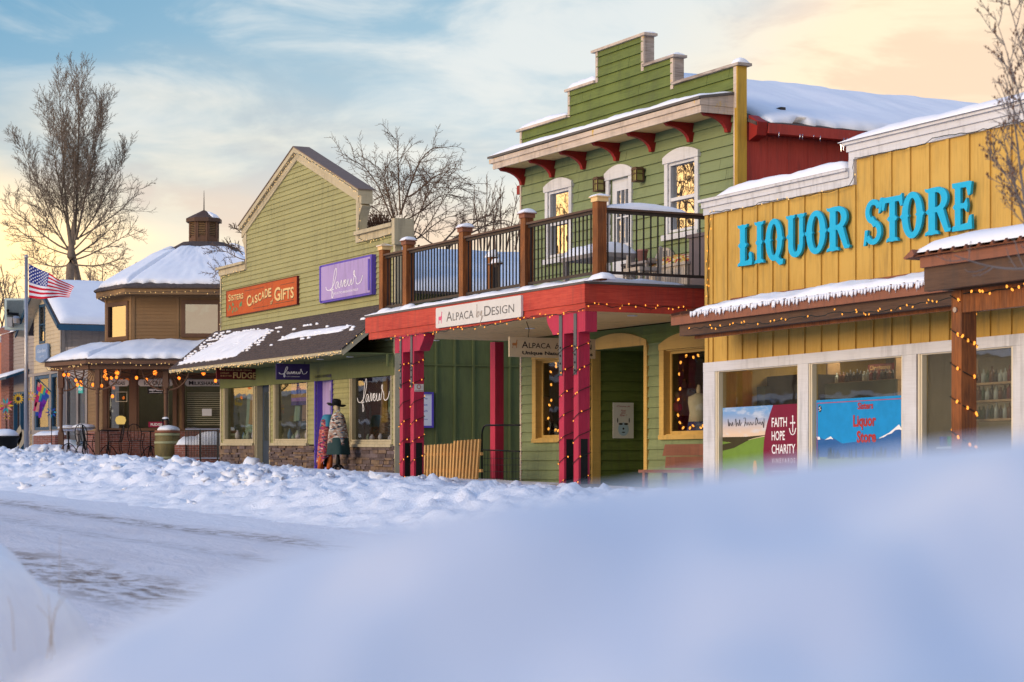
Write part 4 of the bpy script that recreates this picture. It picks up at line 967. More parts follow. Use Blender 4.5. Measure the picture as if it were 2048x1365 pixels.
# recessed doorway
s0, s1, _, z1 = lD
m = MB(); m.prism(F, arch(s0-.12, s1+.13, z1+.0, z1+.09, z1+.27), D0, D0+.075); m.box(F, s1, s1+.11, D0, D0+.05, -1, z1-.001); m.box(F, s0-.11, s0, D0, D0+.05, -1, z1-.001)
m.box(F, s0+.0, s0+.02, D0-.19, D0-.001, -1, z1); dw = m.build("doorway", M['gold_trim'], gb)
m = MB(); Sr = Side(F, s0+.0, D0-.19)
class Flip:
    def __init__(g, F, s0, d0): g.F, g.s0, g.d0 = F, s0, d0
    def T(g, a, b, z): return g.F.T(g.s0+b, g.d0-a, z)
fp = Flip(F, s0, D0-.19)
siding(m, fp, [(0.0, -1), (1.5, -1), (1.5, z1), (0.0, z1)], .19, 0, .024, z_start=-.5, back=.05)
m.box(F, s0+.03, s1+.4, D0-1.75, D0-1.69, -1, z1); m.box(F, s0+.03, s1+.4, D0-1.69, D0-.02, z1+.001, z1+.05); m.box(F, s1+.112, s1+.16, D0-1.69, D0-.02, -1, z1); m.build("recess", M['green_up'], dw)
m = MB(); pa = Side(F, s0+.03, D0-.19); a0, a1 = pa.S(1227, .03), pa.S(1268.3, .03); zt0, zb0 = pa.Z(1227, 805.5, .03), pa.Z(1227, 877, .03)
pr = root("alpaca_poster", "white paper poster with a watercolour alpaca face pinned in green doorway", "poster", fp.T(a0, .03, zb0))
pF = Flip(F, s0+.034, D0-.19)
m.box(pF, a0, a1, 0, .008, zb0, zt0); m.build("paper", M['signwhite'], pr)
am = (a0+a1)/2; zm = zb0+(zt0-zb0)*.30
m = MB(); n = 16; m.face(pF, [(am+.12*cos(2*pi*i/n), zm-.03+.13*sin(2*pi*i/n)) for i in range(n)], .0095); m.build("face_wash", coloured('pale_blue_wash', (.38, .50, .58)), pr)
m = MB()
for x, z, rx, rz_ in ((-.06, .07, .05, .02), (.06, .07, .05, .02), (0, -.02, .022, .022), (0, -.09, .04, .012), (-.13, .14, .012, .05), (.13, .14, .012, .05)): m.face(pF, [(am+x+rx*cos(2*pi*i/10), zm+z+rz_*sin(2*pi*i/10)) for i in range(10)], .0105)
m.build("face_features", M['ink'], pr)
m = MB(); 
for t_, z_, w_, h_ in (("Come in", .88, .3, .03), ("Feel", .75, .12, .04), ("the", .69, .10, .035), ("fiber !", .62, .16, .04)): text(m, pF, t_, 0, zb0+(zt0-zb0)*z_, h_, .0105, center=am, width=w_, shear=.3)
m.build("handwriting", M['redletter'], pr)
# interiors of the alpaca shop
m = MB(); m.box(F, sw0+.2, s0-.3, D0-1.8, D0-1.7, -1, zSof); m.box(F, s1+.3, sw1-.1, D0-1.8, D0-1.7, -1, zSof); m.build("interior", coloured('warm_dark_interior', (.09, .045, .03)), gb)
# --- deck: beam, soffit, posts
b0, b1 = F.S(730.5), F.S(1169.4)
zb1, zb2, zb3 = 2.734, 2.426, 2.292
m = MB(); m.box(F, b0, b1-.03, -.05, 0, zb2, zb1); m.box(F, b1-.03, b1, D0+.05, 0, zb2, zb1)
m.box(F, b0+.13, b1-.045, -.09, -.02, zb3, zb2-.004); m.box(F, b1-.044, b1-.015, D0+.05, -.02, zb3, zb2-.004)
bm = m.build("balcony_beam", M['red'], gb)
m = MB(); m.box(F, b0-.0, b1+.02, D0+.02, .02, zb1+.002, zb1+.04); m.build("drip_edge", M['drip'], bm)
m = MB(); m.box(F, b0+.14, b1-.046, D0+.03, -.092, zSof, zSof+.03)
s = b0+.2
m.build("soffit", M['soffit'], bm)
for px, py in ((1265, 632), (1060, 659), (870, 672)):
    c = Vector(F.T(F.S(px, -1.6), -1.6, zSof-.004)); mb = MB(); mb.lathe(c, [(.09, -.012), (.09, 0)], 14); mb.build("soffit_light", M['ltwhite'], gb)
m = MB(); m.box(F, b0+.05, b1-.05, D0+.03, -.05, zb1+.042, zDeck-.0); m.build("deck_floor", M['concrete'], gb)
m = MB(); snow_slab(m, F.T(b0+.02, .03, zDeck-.025), F.T(b1+.0, .03, zDeck-.025), F.T(b1+.0, -.55, zDeck-.0), F.T(b0+.02, -.55, zDeck-.0), .07, 120, 8, 21, .9, pw=2)
snow_slab(m, F.T(b1-1.0, -.05, zDeck), F.T(b1+.02, -.02, zDeck-.02), F.T(b1+.02, D0+1.2, zDeck-.02), F.T(b1-1.0, D0+1.2, zDeck), .08, 20, 24, 22, .9, pw=2)
snow_slab(m, F.T(b0+.2, -.6, zDeck), F.T(b1-1.4, -.6, zDeck), F.T(b1-1.4, D0+.8, zDeck), F.T(b0+.2, D0+.8, zDeck), .10, 60, 10, 23, .5)
for k, px in enumerate((765, 812, 926, 1051, 1196)):     # small drifts against the post feet
    s = F.S(px); snow_slab(m, F.T(s-.35, -.0, zDeck-.02), F.T(s+.1, -.0, zDeck-.02), F.T(s+.1, -.3, zDeck-.02), F.T(s-.35, -.3, zDeck-.02), .09, 10, 6, 30+k, .5, pw=2)
m.build("deck_snow", M['snow'], gb, smooth=True)
def support(pxa, pxb, pxc, pxd, blk0, blk1, curve):
    sA_, sB_ = F.S(pxa), F.S(pxb); sC_, sD_ = F.S(pxc), F.S(pxd)
    rtm = MB(); 
    for a, c in ((sA_, sB_), (sC_, sD_)): 
        rtm = MB(); rtm.box(F, a, c, -.23, -.02, -.70, zb3-.33); po = rtm.build("post", M['crimson'], gb)
        mb = MB(); mb.box(F, a+.02, c-.05, -.018, -.006, zb3-1.02, zb3-.02); mb.build("strap", M['grey_metal'], po)
        mb = MB()
        for k in range(4):
            q = Vector(F.T((a+c)/2-.015, -.004, zb3-.95+.13*k)); nn = Vector((F.n.x, F.n.y, 0)); mb.tube([q-nn*.004, q+nn*.006], .018, 8)
        mb.build("bolt", M['black'], po)
        mb = MB(); mb.box(F, c+.001, c+.006, -.19, -.06, -.60, .22); mb.build("base_plate", M['black'], po)
    z0_, z1_ = zb3-.33, zb3-.003; n = 8; a, c = blk0, blk1
    if curve < 0:
        pts = [(a+.22, z0_), (c, z0_), (c, z1_), (a, z1_)]+[(a+.22*(t/n)**1.6, z1_-.04-(z1_-z0_-.06)*t/n) for t in range(0, n)]
    else:
        pts = [(a, z0_), (c-.22, z0_)]+[(c-.22*(1-t/n)**1.6, z0_+.02+(z1_-z0_-.06)*t/n) for t in range(1, n+1)]+[(c, z1_), (a, z1_)]
    mb = MB(); mb.prism(F, pts, -.24, -.018-.003); mb.build("corbel", M['crimson'], gb)
support(1115.9, 1126.1, 1145.2, 1155, F.S(1091), F.S(1168.4), -1)
support(797.5, 804, 819, 826, F.S(787.6), F.S(846.5), 1)
m = MB(); m.box(F, F.S(790), F.S(836), -.42, .10, -.85, -.52); m.build("plinth", M['concrete'], gb)
m = MB(); m.box(F, F.S(1110), F.S(1166), -.42, .10, -.85, -.52); m.build("plinth", M['concrete'], gb)
m = MB(); sa = F.S(983, -2.9); m.box(F, sa, sa+.22, -3.07, -2.87, -1., zSof-.02); m.build("post", M['crimson'], gb, label="lone slim post at the back of the passage")
# no-smoking plate
m = MB(); sp_ = Flip(F, F.S(826)+.002, -.02); m.box(sp_, .01, .20, 0, .004, F.Z(826, 783.6), F.Z(826, 768.4)); ns = m.build("notice_plate", M['signwhite'], gb)
m = MB(); zc_ = F.Z(826, 774); 
for k in range(10): a = 2*pi*k/10; c = 2*pi*(k+1)/10; m.add([sp_.T(.10+.045*cos(a), .006, zc_+.045*sin(a)), sp_.T(.10+.045*cos(c), .006, zc_+.045*sin(c)), sp_.T(.10+.033*cos(c), .006, zc_+.033*sin(c)), sp_.T(.10+.033*cos(a), .006, zc_+.033*sin(a))], [(0, 1, 2, 3)])
text(m, sp_, "NO SMOKING", .02, zc_-.085, .022, .006, width=.17); m.build("notice_print", M['redletter'], ns)
# --- railing
rl = root("balcony_railing", "dark balcony railing with stained cedar posts, pyramid caps and black balusters", "railing", F.T(b0, 0, zDeck))

zRail = F.Z(1182.8, 417.1, -.12)
pr_ = []
for px0, px1 in ((758, 765), (805, 810.5), (917.5, 922), (1040.5, 1044), (1184.8, 1191)): pr_.append(F.S(px0, -.1))
dF = -.10; pw_ = .17
zTop = zRail+.09
for k, s in enumerate(pr_):
    m = MB(); m.box(F, s, s+pw_, dF-pw_, dF, zDeck-.02, zTop+.0); po = m.build("post", M['cedar'], rl)
    c0, c1 = s-.045, s+pw_+.045; e0, e1 = dF-pw_-.045, dF+.045
    m = MB(); m.box(F, s-.02, s+pw_+.02, dF-pw_-.02, dF+.02, zTop+.0, zTop+.07)
    b4 = [(c0, e1), (c1, e1), (c1, e0), (c0, e0)]; 
    m.add([F.T(a, d, zTop+.07) for a, d in b4]+[F.T(a, d, zTop+.09) for a, d in b4]+[F.T((c0+c1)/2, (e0+e1)/2, zTop+.15)], [(3, 2, 1, 0), (0, 1, 5, 4), (1, 2, 6, 5), (2, 3, 7, 6), (3, 0, 4, 7), (4, 5, 8), (5, 6, 8), (6, 7, 8), (7, 4, 8)])
    m.build("post_cap", M['soffit'] if k in (0, 4) else M['rust'], po)
    m = MB(); snow_slab(m, F.T(c0, e1, zTop+.085), F.T(c1, e1, zTop+.085), F.T(c1, e0, zTop+.085), F.T(c0, e0, zTop+.085), (.02, .07, .08, .07, .04)[k], 8, 8, k+40, .2, pw=2); m.build("cap_snow", M['snow_soft'], po, smooth=True)
def rails(s0, s1, d0, d1, n, cnt):
    """between two points in plan"""
    def q(t): return s0+(s1-s0)*t, d0+(d1-d0)*t
    dirv = Vector((s1-s0, d1-d0)).normalized(); nv = Vector((dirv.y, -dirv.x))
    def bar(hw, z0, z1, name, mat):
        m = MB(); P = []
        for t in (0, 1):
            for sg in (-1, 1):
                x, y = q(t); P.append((x+nv.x*hw*sg, y+nv.y*hw*sg))
        vs = [F.T(x, y, z) for z in (z0, z1) for x, y in P]
        m.add(vs, [(0, 1, 3, 2), (4, 6, 7, 5), (0, 4, 5, 1), (2, 3, 7, 6), (0, 2, 6, 4), (1, 5, 7, 3)]); return m.build(name, mat, rl)
    bar(.07, zRail-.035, zRail, "rail_cap", M['railcap']); bar(.028, zRail-.085, zRail-.037, "top_rail", M['rail']); bar(.028, zDeck+.09, zDeck+.135, "bottom_rail", M['rail'])
    for i in range(cnt):
        x, y = q((i+.5)/cnt); m = MB(); m.box(F, x-.010, x+.010, y-.010, y+.010, zDeck+.12, zRail-.08); m.build("baluster", M['baluster'], rl)
dm = dF-pw_/2
for a, c in zip(pr_, pr_[1:]): rails(a+pw_, c, dm, dm, 0, max(2, round((c-a-pw_)/.125)))
rails(pr_[4]+pw_/2, pr_[4]+pw_/2, dF-pw_, D0+.1, 0, 20)
m = MB(); snow_slab(m, F.T(pr_[4]+pw_/2-.07, dF-pw_, zRail), F.T(pr_[4]+pw_/2+.08, dF-pw_, zRail), F.T(pr_[4]+pw_/2+.08, D0+1.3, zRail), F.T(pr_[4]+pw_/2-.07, D0+1.3, zRail), .10, 6, 30, 50, .35, pw=2); m.build("rail_snow", M['snow'], rl, smooth=True)
# rear rail of the deck across the passage, with its snow
r2 = root("rear_railing", "back railing of the balcony over the passage with snow on its rail", "railing", F.T(b0, D0+.2, zDeck)); rl_keep = rl; rl = r2
sE = F.S(984, D0+.1); rails(b0+.15, sE, D0+.15, D0+.15, 0, 30)
m = MB(); m.box(F, sE, sE+.17, D0+.05, D0+.22, zDeck-.02, zTop+.05); po = m.build("post", M['cedar'], r2)
m = MB(); snow_slab(m, F.T(sE-.04, D0+.25, zTop+.05), F.T(sE+.21, D0+.25, zTop+.05), F.T(sE+.21, D0+.02, zTop+.05), F.T(sE-.04, D0+.02, zTop+.05), .14, 8, 8, 60, .2, pw=2); m.build("cap_snow", M['snow_soft'], po, smooth=True)
m = MB(); snow_slab(m, F.T(b0+.15, D0+.22, zRail), F.T(sE, D0+.22, zRail), F.T(sE, D0+.08, zRail), F.T(b0+.15, D0+.08, zRail), .09, 40, 4, 61, .3, pw=2); m.build("rail_snow", M['snow'], r2, smooth=True)
rl = rl_keep
# dark red stair stringer climbing behind
sr = root("outside_stair", "dark red stair stringer with snow rising behind balcony", "stair", F.T(sE+.3, D0-.5, zDeck))
m = MB(); pts = [F.T(sE+.1, D0-.6, zDeck+.85), F.T(sE+1.1, D0-.6, zDeck+.35)]; m.prism(F, [(sE+.1, zDeck+.72), (sE+1.25, zDeck+.12), (sE+1.25, zDeck+.24), (sE+.1, zDeck+.86)], D0-.65, D0-.58); m.prism(F, [(sE+.1, zDeck+.02), (sE+.5, zDeck-.1), (sE+.5, zDeck+.02), (sE+.1, zDeck+.2)], D0-.65, D0-.58); m.build("stringer", M['red_side'], sr)
m = MB(); snow_slab(m, F.T(sE+1.25, D0-.55, zDeck+.25), F.T(sE+.1, D0-.55, zDeck+.87), F.T(sE+.1, D0-1.2, zDeck+1.0), F.T(sE+1.25, D0-1.2, zDeck+.4), .1, 14, 5, 70, .4); m.build("tread_snow", M['snow'], sr, smooth=True)
# --- signs
s0, s1 = F.S(873, .03), F.S(1043.5, .03); zt0, zb0 = 2.70, 2.36
zt0 = F.Z(873, 617, .04); zb0 = F.Z(873, 657, .04)
m = MB(); r_ = .02; m.prism(F, [(s0+r_, zb0), (s1-r_, zb0), (s1, zb0+r_), (s1, zt0-r_), (s1-r_, zt0), (s0+r_, zt0), (s0, zt0-r_), (s0, zb0+r_)], .002, .045); sg = m.build("shop_sign", M['signwhite'], gb, label="white sign reading alpaca by design on the red beam")
w_ = s1-s0; h = zt0-zb0
m = MB(); smallcaps(m, F, "ALPACA", s0+w_*.135, zb0+h*.26, h*.50, .0475, w_*.335); smallcaps(m, F, "DESIGN", s0+w_*.59, zb0+h*.26, h*.50, .0475, w_*.345); m.build("lettering", M['ink_grey'], sg)
m = MB(); script_word(m, F, [[(0, 5), (.5, 5.3), (0, 0), (1.5, 2.5), (2.5, 1), (1, 0), (0, .4)], [(3.5, 2.5), (4, .5), (5.5, 2.6), (5, -1), (3.6, -3), (4.4, -2), (7, .5)]], s0+w_*.50, zb0+h*.12, w_*.11, h*.62, .014, .0475); m.build("script", coloured('sign_taupe', (.30, .22, .16)), sg)
def alpaca(m, F, s, z, hh, d):
    """small standing alpaca silhouette"""
    P = [(.0, 0), (.06, .30), (.0, .42), (.02, .56), (.12, .62), (.42, .60), (.52, .66), (.58, .95), (.60, 1.06), (.64, .98), (.74, .94), (.74, .88), (.66, .86), (.68, .5), (.60, .30), (.62, 0), (.54, 0), (.50, .28), (.22, .30), (.12, .28), (.08, 0)]
    m.face(F, [(s+x*hh, z+y*hh) for x, y in P], d)
m = MB(); alpaca(m, F, s0+w_*.035, zb0+h*.2, h*.58, .0475); m.build("emblem", M['pink'], sg)
# hanging sign, square to the wall
hS = F.S(1019, -.35); hf = Flip(F, hS, -.35); a1 = Side(F, hS, -.35).S(1191)
zt0 = Side(F, hS, -.35).Z(1019, 673.8); zb0 = Side(F, hS, -.35).Z(1019, 713.8); w_ = a1; h = zt0-zb0
hs = root("hanging_sign", "tan two line alpaca by design board hanging from the porch ceiling behind the red posts", "sign", hf.T(0, 0, zb0))
m = MB(); m.box(hf, 0, w_, -.04, 0, zb0, zt0); m.build("board", M['signtan'], hs)
m = MB(); smallcaps(m, hf, "ALPACA", w_*.14, zb0+h*.46, h*.34, .003, w_*.34, bold=.004); smallcaps(m, hf, "DESIGN", w_*.63, zb0+h*.46, h*.34, .003, w_*.33, bold=.004); text(m, hf, "by", w_*.52, zb0+h*.46, h*.3, .003, shear=.5); text(m, hf, "Unique Natural Products", w_*.145, zb0+h*.14, h*.17, .003, width=w_*.82, bold=.03); m.build("lettering", M['ink'], hs)
m = MB(); alpaca(m, hf, w_*.03, zb0+h*.44, h*.42, .003); m.build("emblem", coloured('rainbow_brown', (.40, .16, .05)), hs)
m = MB(); p = Vector(hf.T(w_*.22, -.02, zt0)); q = Vector(hf.T(w_*.20, -.02, zSof)); m.tube([p, p.lerp(q, .5)+Vector((.03, 0, 0)), q], .008, 5); p = Vector(hf.T(w_*.8, -.02, zt0)); q = Vector(hf.T(w_*.8, -.02, zSof)); m.tube([p, q], .008, 5); m.build("hanger", M['black_metal'], hs)
# --- lights on the balcony building
lights("string of amber lights along the front lower edge of red balcony beam", fl(F, [(770, 682), (800, 676), (830, 670), (850, 665), (880, 664), (920, 658), (960, 652), (1000, 648), (1040, 638), (1080, 632), (1120, 629), (1150, 622), (1169, 617)], .02), "light strings on the fronts", step=.10, lit=.45, seed=11, wob=.03)
lights("string of orange lights along the shaded end face of red beam", [Flip(F, b1+.0, 0).T(a, .03, zb3+.10+.03*sin(a*9)) for a in [i*.25 for i in range(12)]], "light strings on the fronts", step=.12, lit=.95, seed=12, wob=.01, mat='bulb')
def spiral(a, c, d0, d1, z0, z1, turns):
    pts = []; per = [(a, d1), (c, d1), (c, d0), (a, d0)]; n = int(turns*16)
    for t in range(n+1):
        u = t/n; z = z0+(z1-z0)*u; k = (u*turns) % 1; q = k*4; i = int(q) % 4; v = q-int(q)
        pts.append(F.T(per[i][0]*(1-v)+per[(i+1) % 4][0]*v, per[i][1]*(1-v)+per[(i+1) % 4][1]*v, z))
    return pts
for pa, pb, lab, sd in ((1115.9, 1126.1, "left post of the right hand crimson pair", 13), (1145.2, 1155, "right post of the right hand crimson pair", 14), (797.5, 804, "left post of the far crimson pair", 15), (819, 826, "right post of the far crimson pair", 16)):
    lights("amber light string spiralling up the "+lab, spiral(F.S(pa)-.012, F.S(pb)+.014, -.245, -.004, -.55, zb3-.30, 7), "light strings on the fronts", step=.16, lit=.66, seed=sd, wob=0, jit=.01)
# ================================================================== THE OLIVE-CREAM GIFT SHOP WITH GABLE FRONT
F = C; cL, cR = F.S(443), F.S(792); zC = -.9
cb = root("gift_shop", "olive cream clapboard shop with steep gabled false front and shingled awning", "building", F.T(cL, 0, zC))
gL, gR = F.S(494), F.S(715.5); gM = F.S(596.5)
zLow, zGe, zAp = 5.0, 6.03, 7.50
win1 = (F.S(450.3), F.S(506.8), .30, F.Z(450.3, 762)); win2 = (F.S(551), F.S(614), .30, F.Z(551, 757)); win3 = (F.S(704.5), F.S(782.4), .27, F.Z(704.5, 741))
door1 = (F.S(513), F.S(541), -1.3, F.Z(513, 770)); door2 = (F.S(634), F.S(666), -1.3, F.Z(634, 757))
holes = [(a-.09, b_+.09, z0-.09, z1+.09) for a, b_, z0, z1 in (win1, win2, win3)]+[door1, door2]
m = MB(); rs = random.Random(21)
out = [(cL, zC), (cR, zC), (cR, zLow), (gR, zLow), (gR, zGe), (gM, zAp), (gL, zGe), (gL, zLow), (cL, zLow)]
lo = [(cL, .20), (cR, .20), (cR, zLow), (gR, zLow), (gL, zLow), (cL, zLow)]
siding(m, F, lo, .125, 0, .026, holes, z_start=.20, back=.12, seams=5, rnd=rs)
siding(m, F, [(gL, zLow), (gR, zLow), (gR, zGe), (gM, zAp), (gL, zGe)], .125, 0, .026, (), z_start=.20, back=.12, seams=4, rnd=rs)
m.build("wall", M['cream'], cb)
zSd = 3.75; zRd = 5.2
m = MB(); m.prism(F, [(cL, zC), (cR, zC), (cR, zSd), (gM, zRd-.05), (cL, zSd)], -9, -8.9); m.box(F, cL, cL+.1, -8.89, -.13, zC, zSd); m.build("rear_wall", M['cream'], cb)
m = MB()
for se in (cR+.25, cL-.25):
    vs = [F.T(se, -.14, zSd-.05), F.T(gM, -.14, zRd), F.T(gM, -9.2, zRd), F.T(se, -9.2, zSd-.05)]; m.add(vs+[(x, y, z-.06) for x, y, z in vs], [(0, 1, 2, 3), (7, 6, 5, 4), (0, 4, 5, 1), (2, 6, 7, 3), (3, 7, 4, 0)])
rf_ = m.build("roof", M['shingle'], cb)
m = MB(); snow_slab(m, F.T(cR+.24, -.16, zSd-.04), F.T(cR+.24, -9.1, zSd-.04), F.T(gM, -9.1, zRd), F.T(gM, -.16, zRd), .30, 40, 20, 80, .12, pw=8); snow_slab(m, F.T(cL-.24, -9.1, zSd-.04), F.T(cL-.24, -.2, zSd-.04), F.T(gM, -.2, zRd), F.T(gM, -9.1, zRd), .28, 20, 10, 82, .12, pw=8); m.build("roof_snow", M['snow_soft'], rf_, smooth=True)
# stacked ledge stone, every stone a block of its own depth
rr = random.Random(9)
for q0, q1 in ((cL, door1[0]-.03), (door1[1]+.03, door2[0]-.03), (door2[1]+.03, cR)):
    m = MB(); z = .165
    while z > zC:
        hh = rr.choice((.05, .065, .08, .10)); s = q0-rr.random()*.3
        while s < q1:
            l = rr.uniform(.20, .62); a, c = max(s, q0), min(s+l, q1)
            if c-a > .03: m.cur = rr.randrange(7); dp = rr.uniform(.02, .075); j = rr.uniform(-.006, .006); m.box(F, a+.005, c-.005, -.1, dp, z-hh+.006+j, z+j)
            s += l
        z -= hh
    st = m.build("stone_base", STONES, cb)
m = MB(); m.cur = 0
for a, c in ((cL, door1[0]-.03), (door1[1]+.03, door2[0]-.03), (door2[1]+.03, cR)): m.box(F, a, c, -.09, .018, zC, .15)
m.build("mortar_bed", M['cedar_dark'], st)
# trim boards
m = MB()
m.box(F, cL-.03, cL+.06, -.02, .035, zC, zLow+.0); m.box(F, cR-.08, cR+.03, -.13, .035, zC, zLow); m.build("corner_board", M['cream_trim'], cb)
m = MB()
m.box(F, cL-.08, gL, -.2, .06, zLow+.001, zLow+.17); m.box(F, cL-.14, gL-.02, -.25, .14, zLow+.172, zLow+.24)
m.build("parapet_trim", M['cream_trim'], cb); m = MB()
m.box(F, gR, cR+.08, -.2, .06, zLow+.001, zLow+.17); m.box(F, gR+.08, cR+.02, -.25, .14, zLow+.172, zLow+.26)
m.build("parapet_trim", M['cream_trim'], cb); m = MB(); m.box(F, cR+.03, cR+.20, -.36, .12, zLow-.25, zLow+.34); m.build("end_pilaster", M['cream_trim'], cb); m = MB()
m.box(F, gL-.06, gL+.03, -.02, .035, zLow, zGe); m.box(F, gR-.03, gR+.07, -.02, .035, zLow, zGe)
m.build("parapet_trim", M['cream_trim'], cb)
def rake(m, s0, z0, s1, z1, lo_, hi_, d0, d1):
    """board along a slope, lo_/hi_ vertical offsets"""
    m.prism(F, [(s0, z0+lo_), (s1, z1+lo_), (s1, z1+hi_), (s0, z0+hi_)] if s1 > s0 else [(s1, z1+lo_), (s0, z0+lo_), (s0, z0+hi_), (s1, z1+hi_)], d0, d1)
sl = (zAp-zGe)/(gR-gM); slL = (zAp-zGe)/(gM-gL)
eR, eL = gR+.36, gL-.34; zeR, zeL = zAp-sl*(eR-gM), zAp-slL*(gM-eL)
m = MB()
for s1_, z1_ in ((eR, zeR), (eL, zeL)):
    rake(m, gM, zAp, s1_, z1_, -.0, .20, -.24, .05); rake(m, gM, zAp, s1_, z1_, .202, .33, -.24, .13)
m.build("rake_board", M['cream_trim'], cb)
m = MB()
for s1_, z1_ in ((eR, zeR), (eL, zeL)): rake(m, gM, zAp, s1_+(.03 if s1_ > gM else -.03), z1_-.01, .334, .36, -.30, .15)
m.build("rake_cap", coloured('brown_cap', (.20, .14, .11)), cb)
m = MB()
for s, sg in ((gR+.07, 1), (gL-.06, -1)):    # curved eave brackets and the little return pilasters
    n = 8; zt_ = zGe-.02; pts = []
    for t in range(n+1): u = t/n; pts.append((s+sg*(.26*(1-u)**2), zt_-.02-.62*u))
    P = [(s, zt_+.02), (s+sg*.29, zt_-.16+.0)]+[(a, z-.14) for a, z in pts[1:]]+[(s, zt_-.75)]
    if sg > 0: P = P[::-1]
    m.prism(F, P, -.20, .03)
m.box(F, gR+.071, gR+.30, -.2, -.02, zLow+.25, zGe-.72)
m.build("eave_bracket", M['cream_trim'], cb)
# side wall of dark green boards along the passage
m = MB(); m.box(F, cR-.1, cR, -9, -.14, zC, zSd)
Sd = Side(F, cR, 0); bw = (Sd.S(1005)-Sd.S(880))/3*1.0; a = Sd.S(842)-bw*2
while a < 8.5:
    if a > .2: m.box(F, cR+.001, cR+.03, -a-.05, -a, zC, zSd-.02)
    a += .47
m.box(F, cR+.001, cR+.034, -9, -.14, 2.02, 2.05)
m.build("side_wall", M['green_board'], cb)
# notice board on the side wall
nf = Flip(F, cR+.03, 0); a0, a1 = Sd.S(841, .05), Sd.S(866.5, .05); zt_, zb_ = Sd.Z(866.5, 784.8, .05), Sd.Z(866.5, 856, .05)
nb = root("notice_board", "white notice sheet in a purple frame on dark green passage wall", "notice board", nf.T(a0, 0, zb_))
m = MB(); m.frame(nf, a0-.2, a1, zb_, zt_, .045, .0, .05); m.build("frame", M['purple'], nb)
m = MB(); m.box(nf, a0-.155, a1-.045, .0, .03, zb_+.045, zt_-.045); m.build("sheet", M['ltwhite'], nb)
m = MB()
for t_, k in (("more this way", .80), ("open daily", .62), ("clothing gifts", .45), ("thank you", .22)): text(m, nf, t_, a0-.12, zb_+(zt_-zb_)*k, .04, .0315, width=.3, shear=.35)
m.build("handwriting", M['purple'], nb)
# shingled awning
aD = 1.35; w0, w1 = F.S(339.7, aD), F.S(683.6, aD); zE = 2.235; zW = 3.44; sW0, sW1 = F.S(441), cR+.02
def aw(s, u, lift=0.):   # u: 0 eave .. 1 wall
    return F.T(s, aD*(1-u)+.02, zE+.10+(zW-zE-.10)*u+lift)
m = MB(); rr = random.Random(33); NR = 17
for r in range(NR):
    u0, u1 = r/NR, (r+1)/NR; s = w0-.1-rr.random()*.3
    while s < w1+.05:
        l = .27+rr.uniform(-.03, .03); a, c = max(s, w0), min(s+l-.012, w1+.02)
        if c > a+.02:
            t = .012+rr.uniform(0, .008)
            vs = [aw(a, u0-.012, t+.010), aw(c, u0-.012, t+.010), aw(c, u1+.01, .004), aw(a, u1+.01, .004)]; dn = [aw(a, u0-.012, -.002), aw(c, u0-.012, -.002)]
            m.add(vs+dn, [(0, 1, 2, 3), (4, 5, 1, 0), (4, 0, 3), (5, 2, 1)])
        s += l
m.add([aw(w0, 0, -.005), aw(w1, 0, -.005), aw(w1, 1, -.005), aw(w0, 1, -.005), aw(w0, 0, -.06), aw(w1, 0, -.06), aw(w1, 1, -.06), aw(w0, 1, -.06)], [(0, 1, 2, 3), (7, 6, 5, 4), (0, 3, 7, 4), (1, 5, 6, 2)])
an = m.build("awning", M['shingle'], cb)
m = MB(); m.box(F, w0-.02, w1+.03, aD-.02, aD+.02, zE-.0, zE+.115)
for s in (w0-.02, w1+.0):
    m.add([F.T(s, aD-.021, zE-.03), F.T(s+.035, aD-.021, zE-.03), F.T(s+.035, aD-.021, zE+.11), F.T(s, aD-.021, zE+.11), F.T(s, .02, zW-.18), F.T(s+.035, .02, zW-.18), F.T(s+.035, .02, zW), F.T(s, .02, zW)], [(0, 1, 2, 3), (7, 6, 5, 4), (0, 4, 5, 1), (1, 5, 6, 2), (2, 6, 7, 3), (3, 7, 4, 0)])
m.build("fascia", M['cream_trim'], an)
m = MB(); m.box(F, w0+.02, cR-.02, .03, aD-.03, zE+.02, zE+.05); m.box(F, cL+.0, cR-.0, .017, .05, zE-.45, zE+.018); m.build("soffit", M['green_board'], an)
m = MB(); m.prism(F, [(w1-.02, zE-.25), (cR, zE-.25), (cR, zE+.019), (w1-.02, zE+.019)], .2, .24); m.build("lintel", M['green_board'], an)
m = MB()
for px, d in ((560, .7), (640, .7), (700, .55)): c = Vector(F.T(F.S(px, d), d, zE+.012)); m.lathe(c, [(.085, -.01), (.085, .004)], 14)
m.build("soffit_light", M['ltwhite'], an)
# snow lying between the shingle courses: solid at the left, breaking into tongues to the right
m = MB()
def aww(s, u, l): return aw(s, u, l)
snow_slab(m, aw(w0+.35, .06), aw(w0+5.6, .10), aw(w0+5.9, .80), aw(w0+2.3, .90), .06, 110, 34, 81, .6, ragged=.16, pw=4)
snow_slab(m, aw(w0+7.6, .40), aw(w0+12.2, .42), aw(w0+12.6, .58), aw(w0+8.2, .62), .035, 90, 12, 84, .7, ragged=.55, pw=2)
rr = random.Random(55)
for r in range(NR):
    u = (r+.02)/NR; s = w0+.4
    while s < w1-.5:
        f_ = (s-w0)/(w1-w0); lo_, hi_ = .03+.10*f_, .95-.50*f_+(.12 if f_ > .6 else 0)
        lo_, hi_ = .05+.35*f_, .93-.30*f_
        dens = .6 if f_ < .46 else .10
        l = rr.uniform(.13, .26)
        if lo_ < u < hi_ and rr.random() < dens:
            a, c = s, s+l*rr.uniform(.7, 1.2); hh = rr.uniform(.35, .70)/NR
            snow_slab(m, aw(a, u, .024), aw(c, u, .024), aw(c, u+hh, .010), aw(a, u+hh, .010), .035, 6, 3, r+int(s*10), .4, pw=2)
        s += l
m.build("awning_snow", M['snow_soft'], an, smooth=True)
